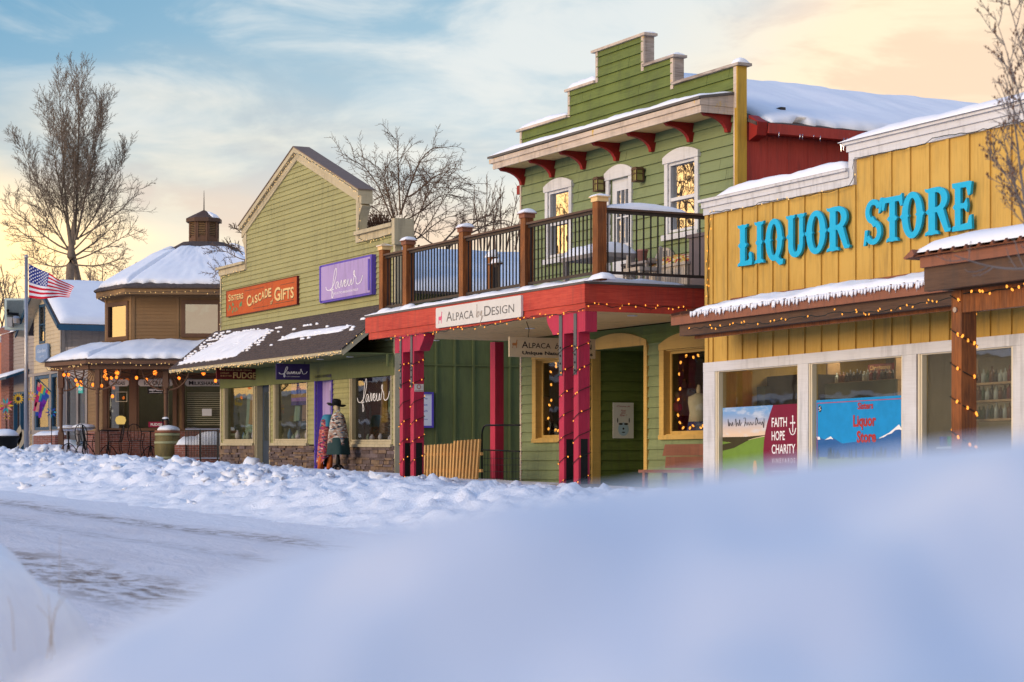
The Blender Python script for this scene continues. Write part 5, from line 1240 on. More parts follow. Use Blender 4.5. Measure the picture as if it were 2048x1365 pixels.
# windows
for k, (a, c, z0, z1) in enumerate((win1, win2, win3)):
    m = MB(); m.frame(F, a-.09, c+.10, z0-.06, z1+.09, .055, -.03, .035); m.frame(F, a-.03, c+.04, z0-.0, z1+.03, .045, -.09, .015)
    wd = m.build("window", M['cream_trim'], cb)
    m = MB(); m.box(F, a-.16, c+.18, .0, .10, z0-.13, z0-.062); m.build("sill", M['cream_trim'], wd)
    m = MB(); m.box(F, a+.0, c+.01, -.075, -.068, z0+.03, z1-.0); m.build("pane", M['glass'], wd)
m = MB(); m.box(F, win3[0]-.16, win3[1]+.14, .0, .05, win3[3]+.092, win3[3]+.20); m.build("head_board", M['cream_trim'], cb)
# doors
a, c, z0, z1 = door1
m = MB(); m.box(F, a-.06, a, -.0, .04, -1.2, z1+.08); m.box(F, c, c+.06, -.0, .04, -1.2, z1+.08); m.box(F, a, c, 0, .04, z1, z1+.08); m.box(F, a, a+.03, -.16, -.001, -1.2, z1); m.box(F, c-.02, c, -.16, -.001, -1.2, z1); dd = m.build("doorway", M['cream_trim'], cb)
m = MB(); m.box(F, a+.03, c-.021, -.22, -.165, -1.2, z1); m.box(F, a+.16, c-.14, -.164, -.155, .25, z1-.15); lf = m.build("leaf", M['navy_door'], dd)
m = MB(); m.box(F, a+.2, c-.18, -.154, -.150, .30, z1-.2); m.build("pane", M['glass'], dd)
a, c, z0, z1 = door2
m = MB(); m.box(F, a-.07, a, -.0, .05, -1.2, z1+.07); m.box(F, c, c+.05, -.0, .05, -1.2, z1+.07); m.box(F, a, c, 0, .05, z1, z1+.07); m.box(F, a, a+.02, -.14, -.001, -1.2, z1); dd = m.build("doorway", M['purple'], cb)
m = MB(); m.box(F, a+.021, c, -.20, -.142, -1.2, z1); lf = m.build("leaf", M['lilac'], dd)
m = MB(); m.box(F, a+.55, c-.12, -.141, -.13, .35, z1-.25); m.build("pane", M['glass'], dd)
# interior with hanging garments and goods
m = MB(); m.box(F, cL+.1, cR-.15, -2.6, -2.5, zC, 2.3); m.box(F, cL+.1, cR-.15, -2.5, -.7, 2.2, 2.25); m.build("interior", M['darkroom'], cb)
m = MB()
for px in (470, 580, 735): s = F.S(px); m.box(F, s, s+.8, -1.6, -1.2, 2.12, 2.16)
m.build("interior_light", emit('gift_shop_fill', (1., .82, .58), 7.0), cb)  # glowing panels added to brighten the goods, no known lamps
def garment(label, group, F, s, d, z0, z1, wd_, mat, seed):
    m = MB(); rn = random.Random(seed); n = 14; vs = []; rows = 8; ph = rn.random()*6
    for j in range(rows+1):
        v = j/rows; z = z1+(z0-z1)*v; ww = wd_*(.55+.45*v**.5)
        for i in range(n+1):
            u = i/n-.5; vs.append(F.T(s+u*ww, d+.05*sin(u*22+ph+v*1.5)*(.4+v)+.04*(1-4*u*u), z-.02*cos(u*9+ph)*v))
    m.add(vs, [(j*(n+1)+i, (j+1)*(n+1)+i, (j+1)*(n+1)+i+1, j*(n+1)+i+1) for j in range(rows) for i in range(n)])
    return m.build("hanging_garment", mat, None, label=label, cat="garment", group=group, smooth=True, origin=F.T(s, d, z1))
gcol = [(.40, .34, .20), (.08, .06, .05), (.26, .32, .22), (.30, .18, .12), (.5, .44, .36), (.36, .20, .05), (.10, .12, .14), (.28, .25, .30)]
rr = random.Random(12)
def cloth(i): return coloured('cloth_%d' % i, gcol[i])
for (a, c, z0, z1), lab, n in ((win3, "long garment hanging in the right hand show window of gift shop", 9), (win2, "garment hanging among goods in the middle show window of gift shop", 6), (win1, "garment hanging in the left show window of gift shop", 4)):
    for i in range(n):
        s = a+.1+(c-a-.2)*(i+.5)/n; top = z1-.05-rr.random()*.35; garment(lab, "garments hanging in the gift shop windows", F, s, -.35-rr.random()*.6, top-rr.uniform(.7, 1.35), top, (c-a)/n*rr.uniform(.9, 1.5), cloth(rr.randrange(8)), i*7+n)
# striped blanket in the middle window
a, c, z0, z1 = win2
bl = root("striped_blanket", "purple and blue striped blanket hung high in the middle show window", "blanket", F.T(a, -.3, z1-.5))
for i, cc in enumerate(((.10, .06, .30), (.35, .12, .25), (.06, .10, .40), (.45, .25, .08), (.30, .16, .40), (.08, .05, .18))):
    m = MB(); m.box(F, a+.42, c-.05, -.30, -.29, z1-.13-.10*(i+1)+.005, z1-.13-.10*i); m.build("stripe", coloured('blanket_%d' % i, cc), bl)
# shop goods low in the windows
gi = 0
for (a, c, z0, z1), n in ((win1, 7), (win2, 8), (win3, 5)):
    for i in range(n):
        s = a+.12+(c-a-.24)*(i+rr.random()*.6)/n; hh = rr.uniform(.08, .28); cc = rr.choice([(.55, .55, .55), (.5, .12, .03), (.12, .2, .3), (.4, .42, .3), (.6, .5, .55), (.3, .35, .25)]); cen = Vector(F.T(s, -.25-rr.random()*.15, z0+.03))
        m = MB(); r_ = rr.uniform(.04, .085); m.lathe(cen, [(r_*.6, 0), (r_, hh*.35), (r_*.8, hh*.7), (r_*.35, hh*.85), (r_*.5, hh)], 10)
        m.build("ornament", coloured('orn_%d' % (gi % 6), cc), None, label="small ornament standing on the gift shop window ledge", cat="ornament", group="ornaments on the gift shop window ledges", smooth=True, origin=cen); gi += 1
m = MB()
for a, c, z0, z1 in (win1, win2, win3): m.box(F, a-.05, c+.05, -.7, -.1, z0-.05, z0+.025)
m.build("display_ledge", M['wood_light'], cb)
m = MB(); script_word(m, F, FAV, win3[0]+.18, .98, win3[1]-win3[0]-.42, .78, .028, -.060); m.build("window_script", M['ltwhite'], cb)
# big signs
s0, s1 = F.S(455.4, .04), F.S(596.4, .04); zt_, zb_ = F.Z(455.9, 584, .04), F.Z(455.2, 633.9, .04); w_ = s1-s0; h = zt_-zb_
m = MB(); m.box(F, s0, s1, .017, .075, zb_, zt_); sg = m.build("gift_sign", M['signorange'], cb, label="long orange board with gold letters")
m = MB(); m.frame(F, s0-.02, s1+.02, zb_-.02, zt_+.02, .019, .018, .083); m.build("frame", M['maroon'], sg)
m = MB(); m2 = MB()
for mm, dx, dz, dd_ in ((m2, .018, -.018, .077), (m, 0, 0, .0795)):
    smallcaps(mm, F, "SISTERS", s0+w_*.03+dx, zb_+h*.60+dz, h*.27, dd_, w_*.235, bold=.018)
    x = s0+w_*.31; 
    for i, ch in enumerate("CASCADE"):
        hh = h*(.42 if i == 0 else .30); ww = w_*(.062 if i == 0 else .042); zz = zb_+h*(.26 if i == 0 else .25+.045*i)
        if i in (5, 6): zz = zb_+h*.46; hh = h*.33
        text(mm, F, ch, x+dx, zz+dz, hh, dd_, width=ww, bold=.022); x += ww+w_*.006
    text(mm, F, "of", s0+w_*.645+dx, zb_+h*.16+dz, h*.22, dd_, width=w_*.04, shear=.4)
    smallcaps(mm, F, "GIFTS", s0+w_*.70+dx, zb_+h*.26+dz, h*.50, dd_, w_*.27, bold=.022)
m.build("lettering", M['gold'], sg); m2.build("letter_shadow", M['ink'], sg)
m = MB()
for x0, x1, z_ in ((.28, .56, .86), (.78, .97, .80), (.40, .62, .12), (.70, .96, .14)): m.box(F, s0+w_*x0, s0+w_*x1, .076, .078, zb_+h*z_, zb_+h*z_+.012)
m.build("rule", M['ink'], sg)
m = MB(); rr = random.Random(2)
for i in range(16):
    x, z_ = s0+w_*(.03+.2*rr.random()), zb_+h*(.1+.36*rr.random()*(1 if i % 3 else .8)); r_ = .04+.03*rr.random(); n = 7
    m.face(F, [(x+r_*cos(2*pi*k/n+i)*(1 if k % 2 else .6), z_+r_*sin(2*pi*k/n+i)*(1 if k % 2 else .6)) for k in range(n)], .078+i*1.5e-4)
m.build("leaves", M['leafgreen'], sg)
s0, s1 = F.S(639.5, .14), F.S(742.5, .14); zt_, zb_ = F.Z(638.8, 532.1, .14), F.Z(641.8, 606.8, .14); w_ = s1-s0; h = zt_-zb_
m = MB(); m.box(F, s0, s1, .017, .13, zb_, zt_); sg = m.build("script_sign", M['purple'], cb, label="large lilac board lettered faveur")
m = MB(); m.box(F, s0+.10, s1-.05, .131, .145, zb_+.05, zt_-.05); m.build("board", M['lilac'], sg)
m = MB(); m.box(F, s0+.02, s0+.10, .131, .16, zb_+.03, zt_-.02); m.box(F, s1-.16, s1-.08, .146, .165, zb_+.1, zt_-.1); m.build("side_batten", M['purple'], sg)
m = MB(); script_word(m, F, FAV, s0+w_*.13, zb_+h*.08, w_*.72, h*.76, .03, .147); text(m, F, "ECLECTIC UNIQUE BOUTIQUE", s0+w_*.30, zb_+h*.16, .05, .147, width=w_*.46); m.build("lettering", M['ltwhite'], sg)
# hanging signs under the awning
def hang(px0, px1, pyT, pyB, d0, name, label, bmat):
    s = F.S(px0, d0); hf = Flip(F, s, d0); Sd_ = Side(F, s, d0); a1 = Sd_.S(px1); zt_, zb_ = Sd_.Z(px0, pyT), Sd_.Z(px0, pyB)
    rt = root(name, label, "sign", hf.T(0, 0, zb_)); m = MB(); m.box(hf, 0, a1, -.05, 0, zb_, zt_); bd = m.build("board", bmat, rt)
    m = MB()
    for a in (.12, a1-.12): m.tube([hf.T(a, -.025, zt_), hf.T(a, -.025, zE+.03)], .01, 5)
    m.build("hanger", M['black_metal'], rt); return rt, hf, a1, zb_, zt_-zb_
rt, hf, a1, zb_, h = hang(433, 518, 736, 758.5, 1.15, "hanging_sign", "maroon hanging board under the awning advertising fudge", M['maroon'])
m = MB(); text(m, hf, "WE MAKE OUR OWN", a1*.08, zb_+h*.76, h*.14, .002, width=a1*.75, bold=.01); text(m, hf, "CREAM", a1*.09, zb_+h*.48, h*.13, .002, width=a1*.2); text(m, hf, "& BUTTER", a1*.09, zb_+h*.24, h*.13, .002, width=a1*.27); text(m, hf, "FUDGE", a1*.39, zb_+h*.12, h*.52, .002, width=a1*.54, bold=.02); m.build("lettering", M['gold'], rt)
rt, hf, a1, zb_, h = hang(552.7, 619.5, 727.5, 759.5, 1.20, "hanging_sign", "dark purple hanging board lettered faveur beneath shingled awning", M['purple_dark'])
m = MB(); script_word(m, hf, FAV, a1*.08, zb_+h*.16, a1*.84, h*.66, .018, .002); text(m, hf, "ECLECTIC UNIQUE BOUTIQUE", a1*.3, zb_+h*.17, h*.06, .002, width=a1*.4); m.build("lettering", M['ltwhite'], rt)
# mannequins in ponchos outside the purple door
def stand(rt, c, mat, h0=.75):
    m = MB(); m.tube([c+Vector((0, 0, .30)), c+Vector((0, 0, h0))], .02, 8); m.build("pole", M['steel'], rt)
    m = MB(); m.lathe(c, [(.045, .28), (.055, .42), (.035, .58), (.02, .62)], 10)
    for k in range(4): a = pi/2*k+.5; m.tube(cr([c+Vector((.03*cos(a), .03*sin(a), .34)), c+Vector((.12*cos(a), .12*sin(a), .28)), c+Vector((.20*cos(a), .20*sin(a), .10)), c+Vector((.24*cos(a), .24*sin(a), .0))], 3), .022, 6, r2=.028)
    m.build("tripod", M['black'], rt, smooth=True)
def drape(m, c, top, bot, r0, r1, sq, ph, n=26, rows=14, amp=.10, skew=(0, 0), cut=None):
    vs = []
    for j in range(rows+1):
        v = j/rows; z = top+(bot-top)*v; r_ = r0+(r1-r0)*(min(1, v*1.05)**.36)
        for i in range(n):
            a = 2*pi*i/n; q = r_*(1+amp*v*sin(5*a+ph)+amp*.5*v*sin(11*a+ph*2)); dz = (cut(a)*v if cut else 0)
            vs.append(c+Vector((q*cos(a)*sq[0]+skew[0]*v, q*sin(a)*sq[1]+skew[1]*v, z+dz)))
    m.add(vs, [(j*n+i, (j+1)*n+i, (j+1)*n+(i+1) % n, j*n+(i+1) % n) for j in range(rows) for i in range(n)])
def woven(name, base, cols, rzv=0.):
    mt, bb = material(name); tcn = bb.n('ShaderNodeTexCoord').outputs['Object']
    vo = bb.n('ShaderNodeTexVoronoi', feature='F1'); bb.put(vo.inputs['Vector'], bb.mapping(tcn, scale=(16, 16, 34))); vo.inputs['Scale'].default_value = 1.
    sp = bb.n('ShaderNodeSeparateColor'); bb.put(sp.inputs[0], vo.outputs['Color']); c = tuple(base)

    for i, cc in enumerate(cols): c = bb.mix(bb.m('GREATER_THAN', sp.outputs[i % 3], .62+.09*(i//3)), c, cc)
    n_ = bb.noise(bb.mapping(tcn, scale=(6, 6, 30)), 4, 3)
    return finish(mt, bb, c, .9, n_, .3, .01)
M['poncho'] = woven('woven_poncho', (.36, .30, .25), [(.10, .16, .24), (.30, .10, .06), (.05, .05, .06), (.60, .55, .48), (.36, .22, .16)])
M['poncho_red'] = woven('woven_red_shawl', (.30, .06, .05), [(.55, .40, .30), (.10, .22, .36), (.30, .03, .10), (.06, .05, .08), (.50, .16, .12)])
dm_ = .55
c = Vector(F.T(F.S(676, dm_), dm_, -.62))
rt = root("mannequin", "mannequin in a pale woven poncho and black felt hat on black tripod stand", "mannequin", c)
stand(rt, c, None, .95)
m = MB(); drape(m, c, 1.58, .74, .06, .26, (1.0, .72), 1., amp=.08, cut=lambda a: -.12*cos(a-1)); m.build("poncho", M['poncho'], rt, smooth=True)
m = MB(); drape(m, c, 1.0, .58, .2, .27, (1, .8), 2., amp=.12); m.build("skirt", coloured('dark_teal_cloth', (.02, .05, .05)), rt, smooth=True)
m = MB(); m.lathe(c, [(.055, 1.60), (.05, 1.70), (.045, 1.74)], 10); m.build("neck", M['signwhite'], rt, smooth=True)
c2 = Vector(F.T(F.S(652, dm_+.05), dm_+.05, -.62))
rt = root("mannequin", "mannequin in a red patterned shawl with orange trousers beside purple door", "mannequin", c2)
stand(rt, c2, None, .95)
m = MB(); drape(m, c2, 1.48, .55, .08, .22, (.9, .9), 4., amp=.14, cut=lambda a: .22*cos(a-.4)); m.build("shawl", M['poncho_red'], rt, smooth=True)
m = MB(); drape(m, c2+Vector((.05, 0, 0)), 1.54, 1.25, .07, .17, (1.1, .9), 3., amp=.1); m.build("scarf", coloured('turquoise_scarf', (.04, .20, .30)), rt, smooth=True)
m = MB()
for dx in (-.12, .10): q = c2+Vector((dx, -.08, 0)); m.tube([q+Vector((.02, 0, .80)), q+Vector((.01, 0, .5)), q+Vector((-.02, 0, .16))], .055, 8, r2=.075)
m.build("trousers", coloured('orange_cloth', (.58, .13, .03)), rt, smooth=True)
def hat(rt, c, tl):
    m = MB(); n = 20; R_ = Matrix.Rotation(tl, 3, 'Y')
    prof = [(.0, .13), (.07, .14), (.105, .10), (.115, .0), (.20, -.01), (.235, .01), (.20, -.02), (.11, -.015)]; vs = []
    for r_, z in prof:
        for k in range(n): a = 2*pi*k/n; vs.append(c+R_@Vector((r_*cos(a), r_*sin(a)*.9, z+.02*sin(2*a)*(r_ > .15))))
    m.add(vs, [(i*n+j, i*n+(j+1) % n, (i+1)*n+(j+1) % n, (i+1)*n+j) for i in range(len(prof)-1) for j in range(n)])
    m.build("hat", M['black'], rt, smooth=True)
hat([o for o in sc.objects if o.name == 'mannequin'][0], c+Vector((-.04, 0, 1.76)), .12)
m = MB(); m.ball(c+Vector((-.02, 0, 1.70)), .085, (.85, .95, 1.25), 12, 8); m.build("head", M['signtan'], [o for o in sc.objects if o.name == 'mannequin'][0], smooth=True)
# lights
lights("warm string of lights up the left rake of the cream gable", fl(F, [(483, 458), (520, 405), (556, 355), (593, 307)], .15), "light strings on the fronts", step=.14, mat='bulb_pale', lit=.9, seed=31, r=.009)
lights("warm string of lights down the right rake of the cream gable", fl(F, [(596, 308), (630, 328), (665, 349), (700, 373), (715, 384)], .15), "light strings on the fronts", step=.14, mat='bulb_pale', lit=.9, seed=32, r=.009)
lights("string of lights down the right step of cream gable and along its parapet", fl(F, [(717, 390), (718, 430), (718, 478), (735, 484), (750, 480), (765, 474), (788, 466)], .08), "light strings on the fronts", step=.16, mat='bulb_pale', lit=.9, seed=33, r=.009)
lights("string of lights down the left edge of olive cream wall", fl(F, [(489, 540), (450, 552), (443, 560), (442, 610), (441, 655)], .08), "light strings on the fronts", step=.16, mat='bulb_pale', lit=.9, seed=34, r=.009)
lights("dense warm string of lights along the beige awning edge", fl(F, [(342, 745), (400, 739), (470, 732), (540, 724), (610, 716), (682, 706)], aD+.04), "light strings on the fronts", step=.07, mat='bulb_pale', lit=.9, seed=35, r=.009, wob=.03)
lights("short string of lights up the slanting end board of shingled awning", [aw(w1+.05, u, -.02) for u in (0, .3, .6, .9)], "light strings on the fronts", step=.14, mat='bulb_pale', lit=.9, seed=36, r=.009)
# picket panel, tube gate leaning in the passage
pd = -1.6
p0, p1 = G.S(846, pd), G.S(961, pd)
pf = root("picket_panel", "new timber picket panel leaning in the passage beside crimson posts", "fence", G.T(p0, pd, -.7))
for i in range(18):
    t = i/17; s = p0+(p1-p0)*t; zb__ = -.62; zt__ = .20+.05*t+(.05 if i > 9 else 0); ln = -.05-.10*t*(1 if i > 9 else .3); m = MB(); hw = .032
    n = 5; pts = [(s-hw+ln, zb__), (s+hw+ln, zb__), (s+hw, zt__-hw)]+[(s+hw*cos(pi*k/n), zt__-hw+hw*sin(pi*k/n)) for k in range(1, n)]+[(s-hw, zt__-hw)]
    m.prism(G, pts, pd, pd+.035+.0005*i); m.build("picket", M['picket'], pf)
m = MB()
for z in (-.35, -.02): m.box(G, p0-.05, p1+.02, pd-.05, pd-.001, z, z+.06)
m.build("rail", M['picket'], pf)
gt = root("tube_gate", "black tubular gate with wire mesh standing across the passage", "gate", G.T(G.S(963, pd), pd, -.7))
s0, s1 = G.S(964, pd-.2), G.S(1040, pd-.2); zt__ = G.Z(975, 851, pd-.2)
m = MB(); m.tube([G.T(s0, pd-.2, -.7)]+[G.T(s0+.18*(1-cos(a)), pd-.2, zt__-.18+.18*sin(a)) for a in (0, .4, .8, 1.2, 1.57)]+[G.T(s1, pd-.2, zt__-.02)], .018, 8); m.tube([G.T(s0, pd-.2, zt__-.48), G.T(s1, pd-.2, zt__-.52)], .014, 6); m.build("tube", M['black_metal'], gt, smooth=True)
m = MB(); z = -.6
while z < zt__-.55: m.tube([G.T(s0, pd-.2, z), G.T(s1, pd-.2, z)], .004, 4); z += .13
s = s0+.12
while s < s1: m.tube([G.T(s, pd-.2, -.65), G.T(s, pd-.2, zt__-.5)], .004, 4); s += .13
m.build("mesh", M['black_metal'], gt)
# ================================================================== THE BROWN OCTAGONAL ICE CREAM PARLOUR
def XY(px, Yd): return ((px-CX)/FPX*Yd, Yd)
def ZZ(py, Yd): return -(py-HY)/FPX*Yd
class Seg(Fr):
    """wall frame between two plan points (left to right as seen); s=0 at the left point"""
    def __init__(f, a, c):
        a, c = Vector(a), Vector(c); e = (c-a).normalized(); f.len = (c-a).length
        Fr.__init__(f, a, e, (e.y, -e.x))
def ringpts(pxs, Ys): return [Vector(XY(p, y)) for p, y in zip(pxs, Ys)]
# plan corners, left back -> left front -> right front -> right back
wallP = ringpts((211.7, 263.7, 560, 612), (63.9, 62.5, 62.9, 64.6))
eaveP = ringpts((192, 249, 570, 640), (63.6, 61.9, 62.3, 64.2))
cen = Vector(XY(408, 66.2))
back = lambda P: [P[3]+Vector((.2, 4.5)), P[3]+Vector((-1.6, 6.5)), P[0]+Vector((1.2, 7.2)), P[0]+Vector((-.3, 5.0))]
wallR = wallP+back(wallP); eaveR = eaveP+back(eaveP)
zF0 = ZZ(684, 62.6)-.02; zF1 = ZZ(594, 62.6); zFloor = -.22
gz = root("ice_cream_parlour", "brown clapboard octagonal parlour with cupola on its snowy hipped roof", "building", (cen.x, cen.y, CZ+zFloor))
def at3(P, z): return (P.x, P.y, z+CZ)
uw = [Seg(wallR[i], wallR[(i+1) % 8]) for i in range(8)]
upW = {0: (.22, uw[0].len-.30, ZZ(674, 63.2), ZZ(611, 63.2))}
f1 = uw[1]; s_a, s_b = f1.S(369), f1.S(437); upW[1] = (s_a, s_b, ZZ(667, 62.6), ZZ(607, 62.6))
m = MB()
for i in range(8):
    f = uw[i]; siding(m, f, [(0, zF0-.25), (f.len, zF0-.25), (f.len, zF1+.2), (0, zF1+.2)], .105, 0, .014, [upW[i]] if i in upW else [], z_start=zF0-.2)
m.build("upper_wall", M['brown'], gz)
m = MB()
for i in range(3):
    f = uw[i]; m.box(f, -.01, .09, 0.0, .03, zF0-.2, zF1+.2); m.box(f, f.len-.09, f.len+.01, .0, .031, zF0-.2, zF1+.2); m.box(f, 0, f.len, -.0, .028, zF1-.0, zF1+.25)
m.box(f1, f1.S(356)-.04, f1.S(356)+.03, 0, .03, zF0-.2, zF1)
m.build("corner_board", M['brown'], gz)
for i, (a, c, z0, z1) in upW.items():
    f = uw[i]; m = MB(); m.frame(f, a-.10, c+.10, z0-.12, z1+.10, .12, -.05, .045); wd = m.build("window", M['brown_trim'], gz)
    m = MB(); m.box(f, a, c, -.04, -.03, z0, z1); m.build("pane", M['glass_mid'], wd)
m = MB(); m.add([at3(p, zF0-.2) for p in wallR]+[at3(cen, zF0-.2)], [(i, (i+1) % 8, 8) for i in range(8)]); m.box(WF, cen.x-2.2, cen.x+2.5, cen.y-1.5, cen.y-1.4, CZ+zF0, CZ+zF1); m.build("interior", M['darkroom'], gz)
# upper roof: eave fascia, soffit, hips up to the cupola
zEv = ZZ(589, 62); zEt = ZZ(577, 62); zTop = ZZ(486, 66)
cupR = .78
def octa(c, r, a0=.0, n=8): return [c+Vector((cos(a0+2*pi*k/n), sin(a0+2*pi*k/n)))*r for k in range(n)]
cup = [cen+(p-cen).normalized()*cupR*1.0 for p in eaveR]
m = MB(); vs = [at3(p, zEv) for p in eaveR]+[at3(p, zEt) for p in eaveR]+[at3(p, zEv+.02) for p in wallR]
m.add(vs, [(i, (i+1) % 8, 8+(i+1) % 8, 8+i) for i in range(8)]+[(i, 16+i, 16+(i+1) % 8, (i+1) % 8) for i in range(8)])
m.build("eave_fascia", M['brown'], gz)
m = MB(); ev2 = [p+(p-cen).normalized()*.08 for p in eaveR]
m.add([at3(p, zEt) for p in ev2]+[at3(p, zEt+.05) for p in ev2]+[at3(p, zTop) for p in cup], [(i, (i+1) % 8, 8+(i+1) % 8, 8+i) for i in range(8)]+[(8+i, 8+(i+1) % 8, 16+(i+1) % 8, 16+i) for i in range(8)])
rf = m.build("roof", M['shingle'], gz)
m = MB()
for i in (7, 0, 1, 2, 3):
    j = (i+1) % 8; lo = (.05, .05, .04, .05, .05, .05, .05, .05)[i]; hi = (.8, .86, .74, .97, .9, .8, .8, .9)[i]
    def rp(k, u): return Vector(at3(ev2[k].lerp(cup[k], u), zEt+.05+(zTop-zEt-.05)*u))
    snow_slab(m, rp(i, lo), rp(j, lo), rp(j, hi), rp(i, hi), .13, 60, 26, 90+i, .35, ragged=.09, pw=8)
m.build("roof_snow", M['snow_soft'], rf, smooth=True)
# cupola
Yc = 66.2; r0 = (29/FPX*Yc); zb_ = ZZ(489, Yc)-.3; z1 = ZZ(446, Yc); 
rr_ = [(cen+Vector((cos(a), sin(a)))*r0) for a in [radians(-112.5-45*0+45*k) for k in range(8)]]
cs = [Seg(rr_[i], rr_[(i+1) % 8]) for i in range(8)]
cuo = MB()
for f in cs: cuo.box(f, 0, f.len, -.06, 0, zb_, z1)
cup_o = cuo.build("cupola", M['brown_trim'], gz)
m = MB()
for f in cs:
    m.box(f, 0, f.len, .001, .03, zb_, ZZ(478, Yc)); m.box(f, 0, .06, .001, .03, ZZ(478, Yc), z1); m.box(f, f.len-.06, f.len, .001, .03, ZZ(478, Yc), z1)
m.build("trim", M['brown_trim'], cup_o)
m = MB(); zl0, zl1 = ZZ(473, Yc), ZZ(449, Yc)
for f in cs:
    k = 0; z = zl0
    while z < zl1: m.add([f.T(.07, .002, z+.045), f.T(f.len-.07, .002, z+.045), f.T(f.len-.07, .035, z+.01), f.T(.07, .035, z+.01)], [(0, 3, 2, 1)]); z += .055
m.build("louvre", M['brown'], cup_o)
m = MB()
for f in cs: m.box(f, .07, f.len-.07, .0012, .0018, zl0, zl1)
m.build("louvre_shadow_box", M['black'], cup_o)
zz0, zz1 = ZZ(446, Yc), ZZ(440, Yc); re = 36.5/FPX*Yc; zap = ZZ(420, Yc)
er = [cen+(p-cen)*(re/r0) for p in rr_]
m = MB(); m.add([at3(p, zz0) for p in er]+[at3(p, zz1+.02) for p in er]+[at3(cen, zap)]+[at3(cen, zz0)], [(i, (i+1) % 8, 8+(i+1) % 8, 8+i) for i in range(8)]+[(8+i, 8+(i+1) % 8, 16) for i in range(8)]+[((i+1) % 8, i, 17) for i in range(8)]); m.build("cap_roof", M['cedar_dark'], cup_o)
m = MB(); i = 1; A, B_, T_ = Vector(at3(er[1], zz1+.03)), Vector(at3(er[2], zz1+.03)), Vector(at3(cen, zap)); snow_slab(m, A.lerp(B_, .35), B_, B_.lerp(T_, .8), A.lerp(T_, .6).lerp(B_, .2), .05, 10, 8, 99, .5, pw=2); m.build("cap_snow", M['snow_soft'], cup_o, smooth=True)
m = MB(); p = Vector(at3(cen, zap-.03)); m.tube([p, p+Vector((0, 0, .35)), p+Vector((0, 0, .9*(420-382)/FPX*Yc*1.0+.1))], .022, 6, r2=.006); m.build("finial", M['black_metal'], cup_o)
# porch roof round the foot of the upper storey
pE = ringpts((89.3, 171, 600, 690), (62.3, 60.3, 60.7, 63.0)); pW = [wallP[0], wallP[1], wallP[2], wallP[3]]
pEr = pE+[pE[3]+Vector((1, 4)), pE[0]+Vector((-.5, 4))]
zPb, zPt = ZZ(729, 60.5), ZZ(719, 60.5); zPw = ZZ(683, 62.7)
m = MB()
segs = [Seg(pE[i], pE[i+1]) for i in range(3)]
Lb = Seg(pE[0]+Vector((1.2, 4.0)), pE[0])
for f in segs: m.box(f, 0, f.len, -.10, 0, zPb, zPt)
m.box(Lb, 0, Lb.len, -.1, 0, zPb, zPt)
pf_ = m.build("porch_gutter", M['brown_trim'], gz)
m = MB()
for f in segs: m.box(f, .1, f.len-.1, -.30, -.14, zPb-.14, zPb+.02)
m.build("porch_beam", M['brown_trim'], gz)
wk = [p for p in pW]; wk0 = wk[0]+Vector((.0, 3.0))
def quadroof(m, a, b_, c, d, z0, z1): m.add([at3(a, z0), at3(b_, z0), at3(c, z1), at3(d, z1), at3(a, z0-.04), at3(b_, z0-.04), at3(c, z1-.04), at3(d, z1-.04)], [(0, 1, 2, 3), (7, 6, 5, 4), (0, 4, 5, 1)])
m = MB()
for i in range(3): quadroof(m, pE[i], pE[i+1], wk[i+1], wk[i], zPt, zPw)
quadroof(m, pE[0]+Vector((1.2, 4.0)), pE[0], wk[0], wk0, zPt, zPw)
pr0 = m.build("porch_roof", M['shingle'], gz)
m = MB()
quads = [(pE[0]+Vector((1.2, 4.0)), pE[0], wk[0], wk0)]+[(pE[i], pE[i+1], wk[i+1], wk[i]) for i in range(3)]
for i, (a, b_, c, d) in enumerate(quads):
    lo, hi = .02, (.9, .86, .93, .9)[i]; A, B_, C_, D_ = [Vector(at3(p, z)) for p, z in ((a, zPt), (b_, zPt), (c, zPw), (d, zPw))]
    snow_slab(m, A.lerp(D_, lo), B_.lerp(C_, lo), B_.lerp(C_, hi), A.lerp(D_, hi), .15, 70 if i == 2 else 30, 14, 100+i, .4, ragged=.09, pw=6)
m.build("porch_snow", M['snow_soft'], pr0, smooth=True)
m = MB(); m.add([at3(p, zPb+.02) for p in (pE[0], pE[1], pE[2], wk[2], wk[1], wk[0])], [(0, 5, 4, 1), (1, 4, 3, 2)]); m.build("porch_ceiling", M['brown_trim'], gz)
# lower walls: brick base, clapboard, three shop windows
lP = ringpts((205, 442+40), (62.7, 62.7)); lf_ = Seg(lP[0], lP[1]); zBr = ZZ(862, 62.7)
gW = [(218, 259), (277, 346), (369, 441)]; gZ0, gZ1 = ZZ(857, 62.7), ZZ(757, 62.7)
gop = [(lf_.S(a), lf_.S(c), gZ0, gZ1) for a, c in gW]
m = MB(); siding(m, lf_, [(0, zBr), (lf_.len, zBr), (lf_.len, zPw), (0, zPw)], .105, 0, .014, gop, z_start=zBr); lfL = Seg(XY(176, 65.4), XY(205, 62.7)); siding(m, lfL, [(0, zBr), (lfL.len, zBr), (lfL.len, zPw), (0, zPw)], .105, 0, .014, (), z_start=zBr)
m.build("lower_wall", M['brown'], gz)
m = MB(); m.box(lf_, -.0, lf_.len, -.1, .05, zFloor-.6, zBr-.002); m.box(lfL, 0, lfL.len, -.1, .05, zFloor-.6, zBr-.002); m.build("brick_base", M['brick'], gz)
m = MB(); m.box(lf_, -.02, lf_.len, -.1, .09, zBr, zBr+.06)
for a, c in ((207, 215), (262, 274), (349, 354), (364, 368)): m.box(lf_, lf_.S(a), lf_.S(c), 0.015, .06, zBr+.061, zPb)
m.build("post_board", M['brown_trim'], gz)
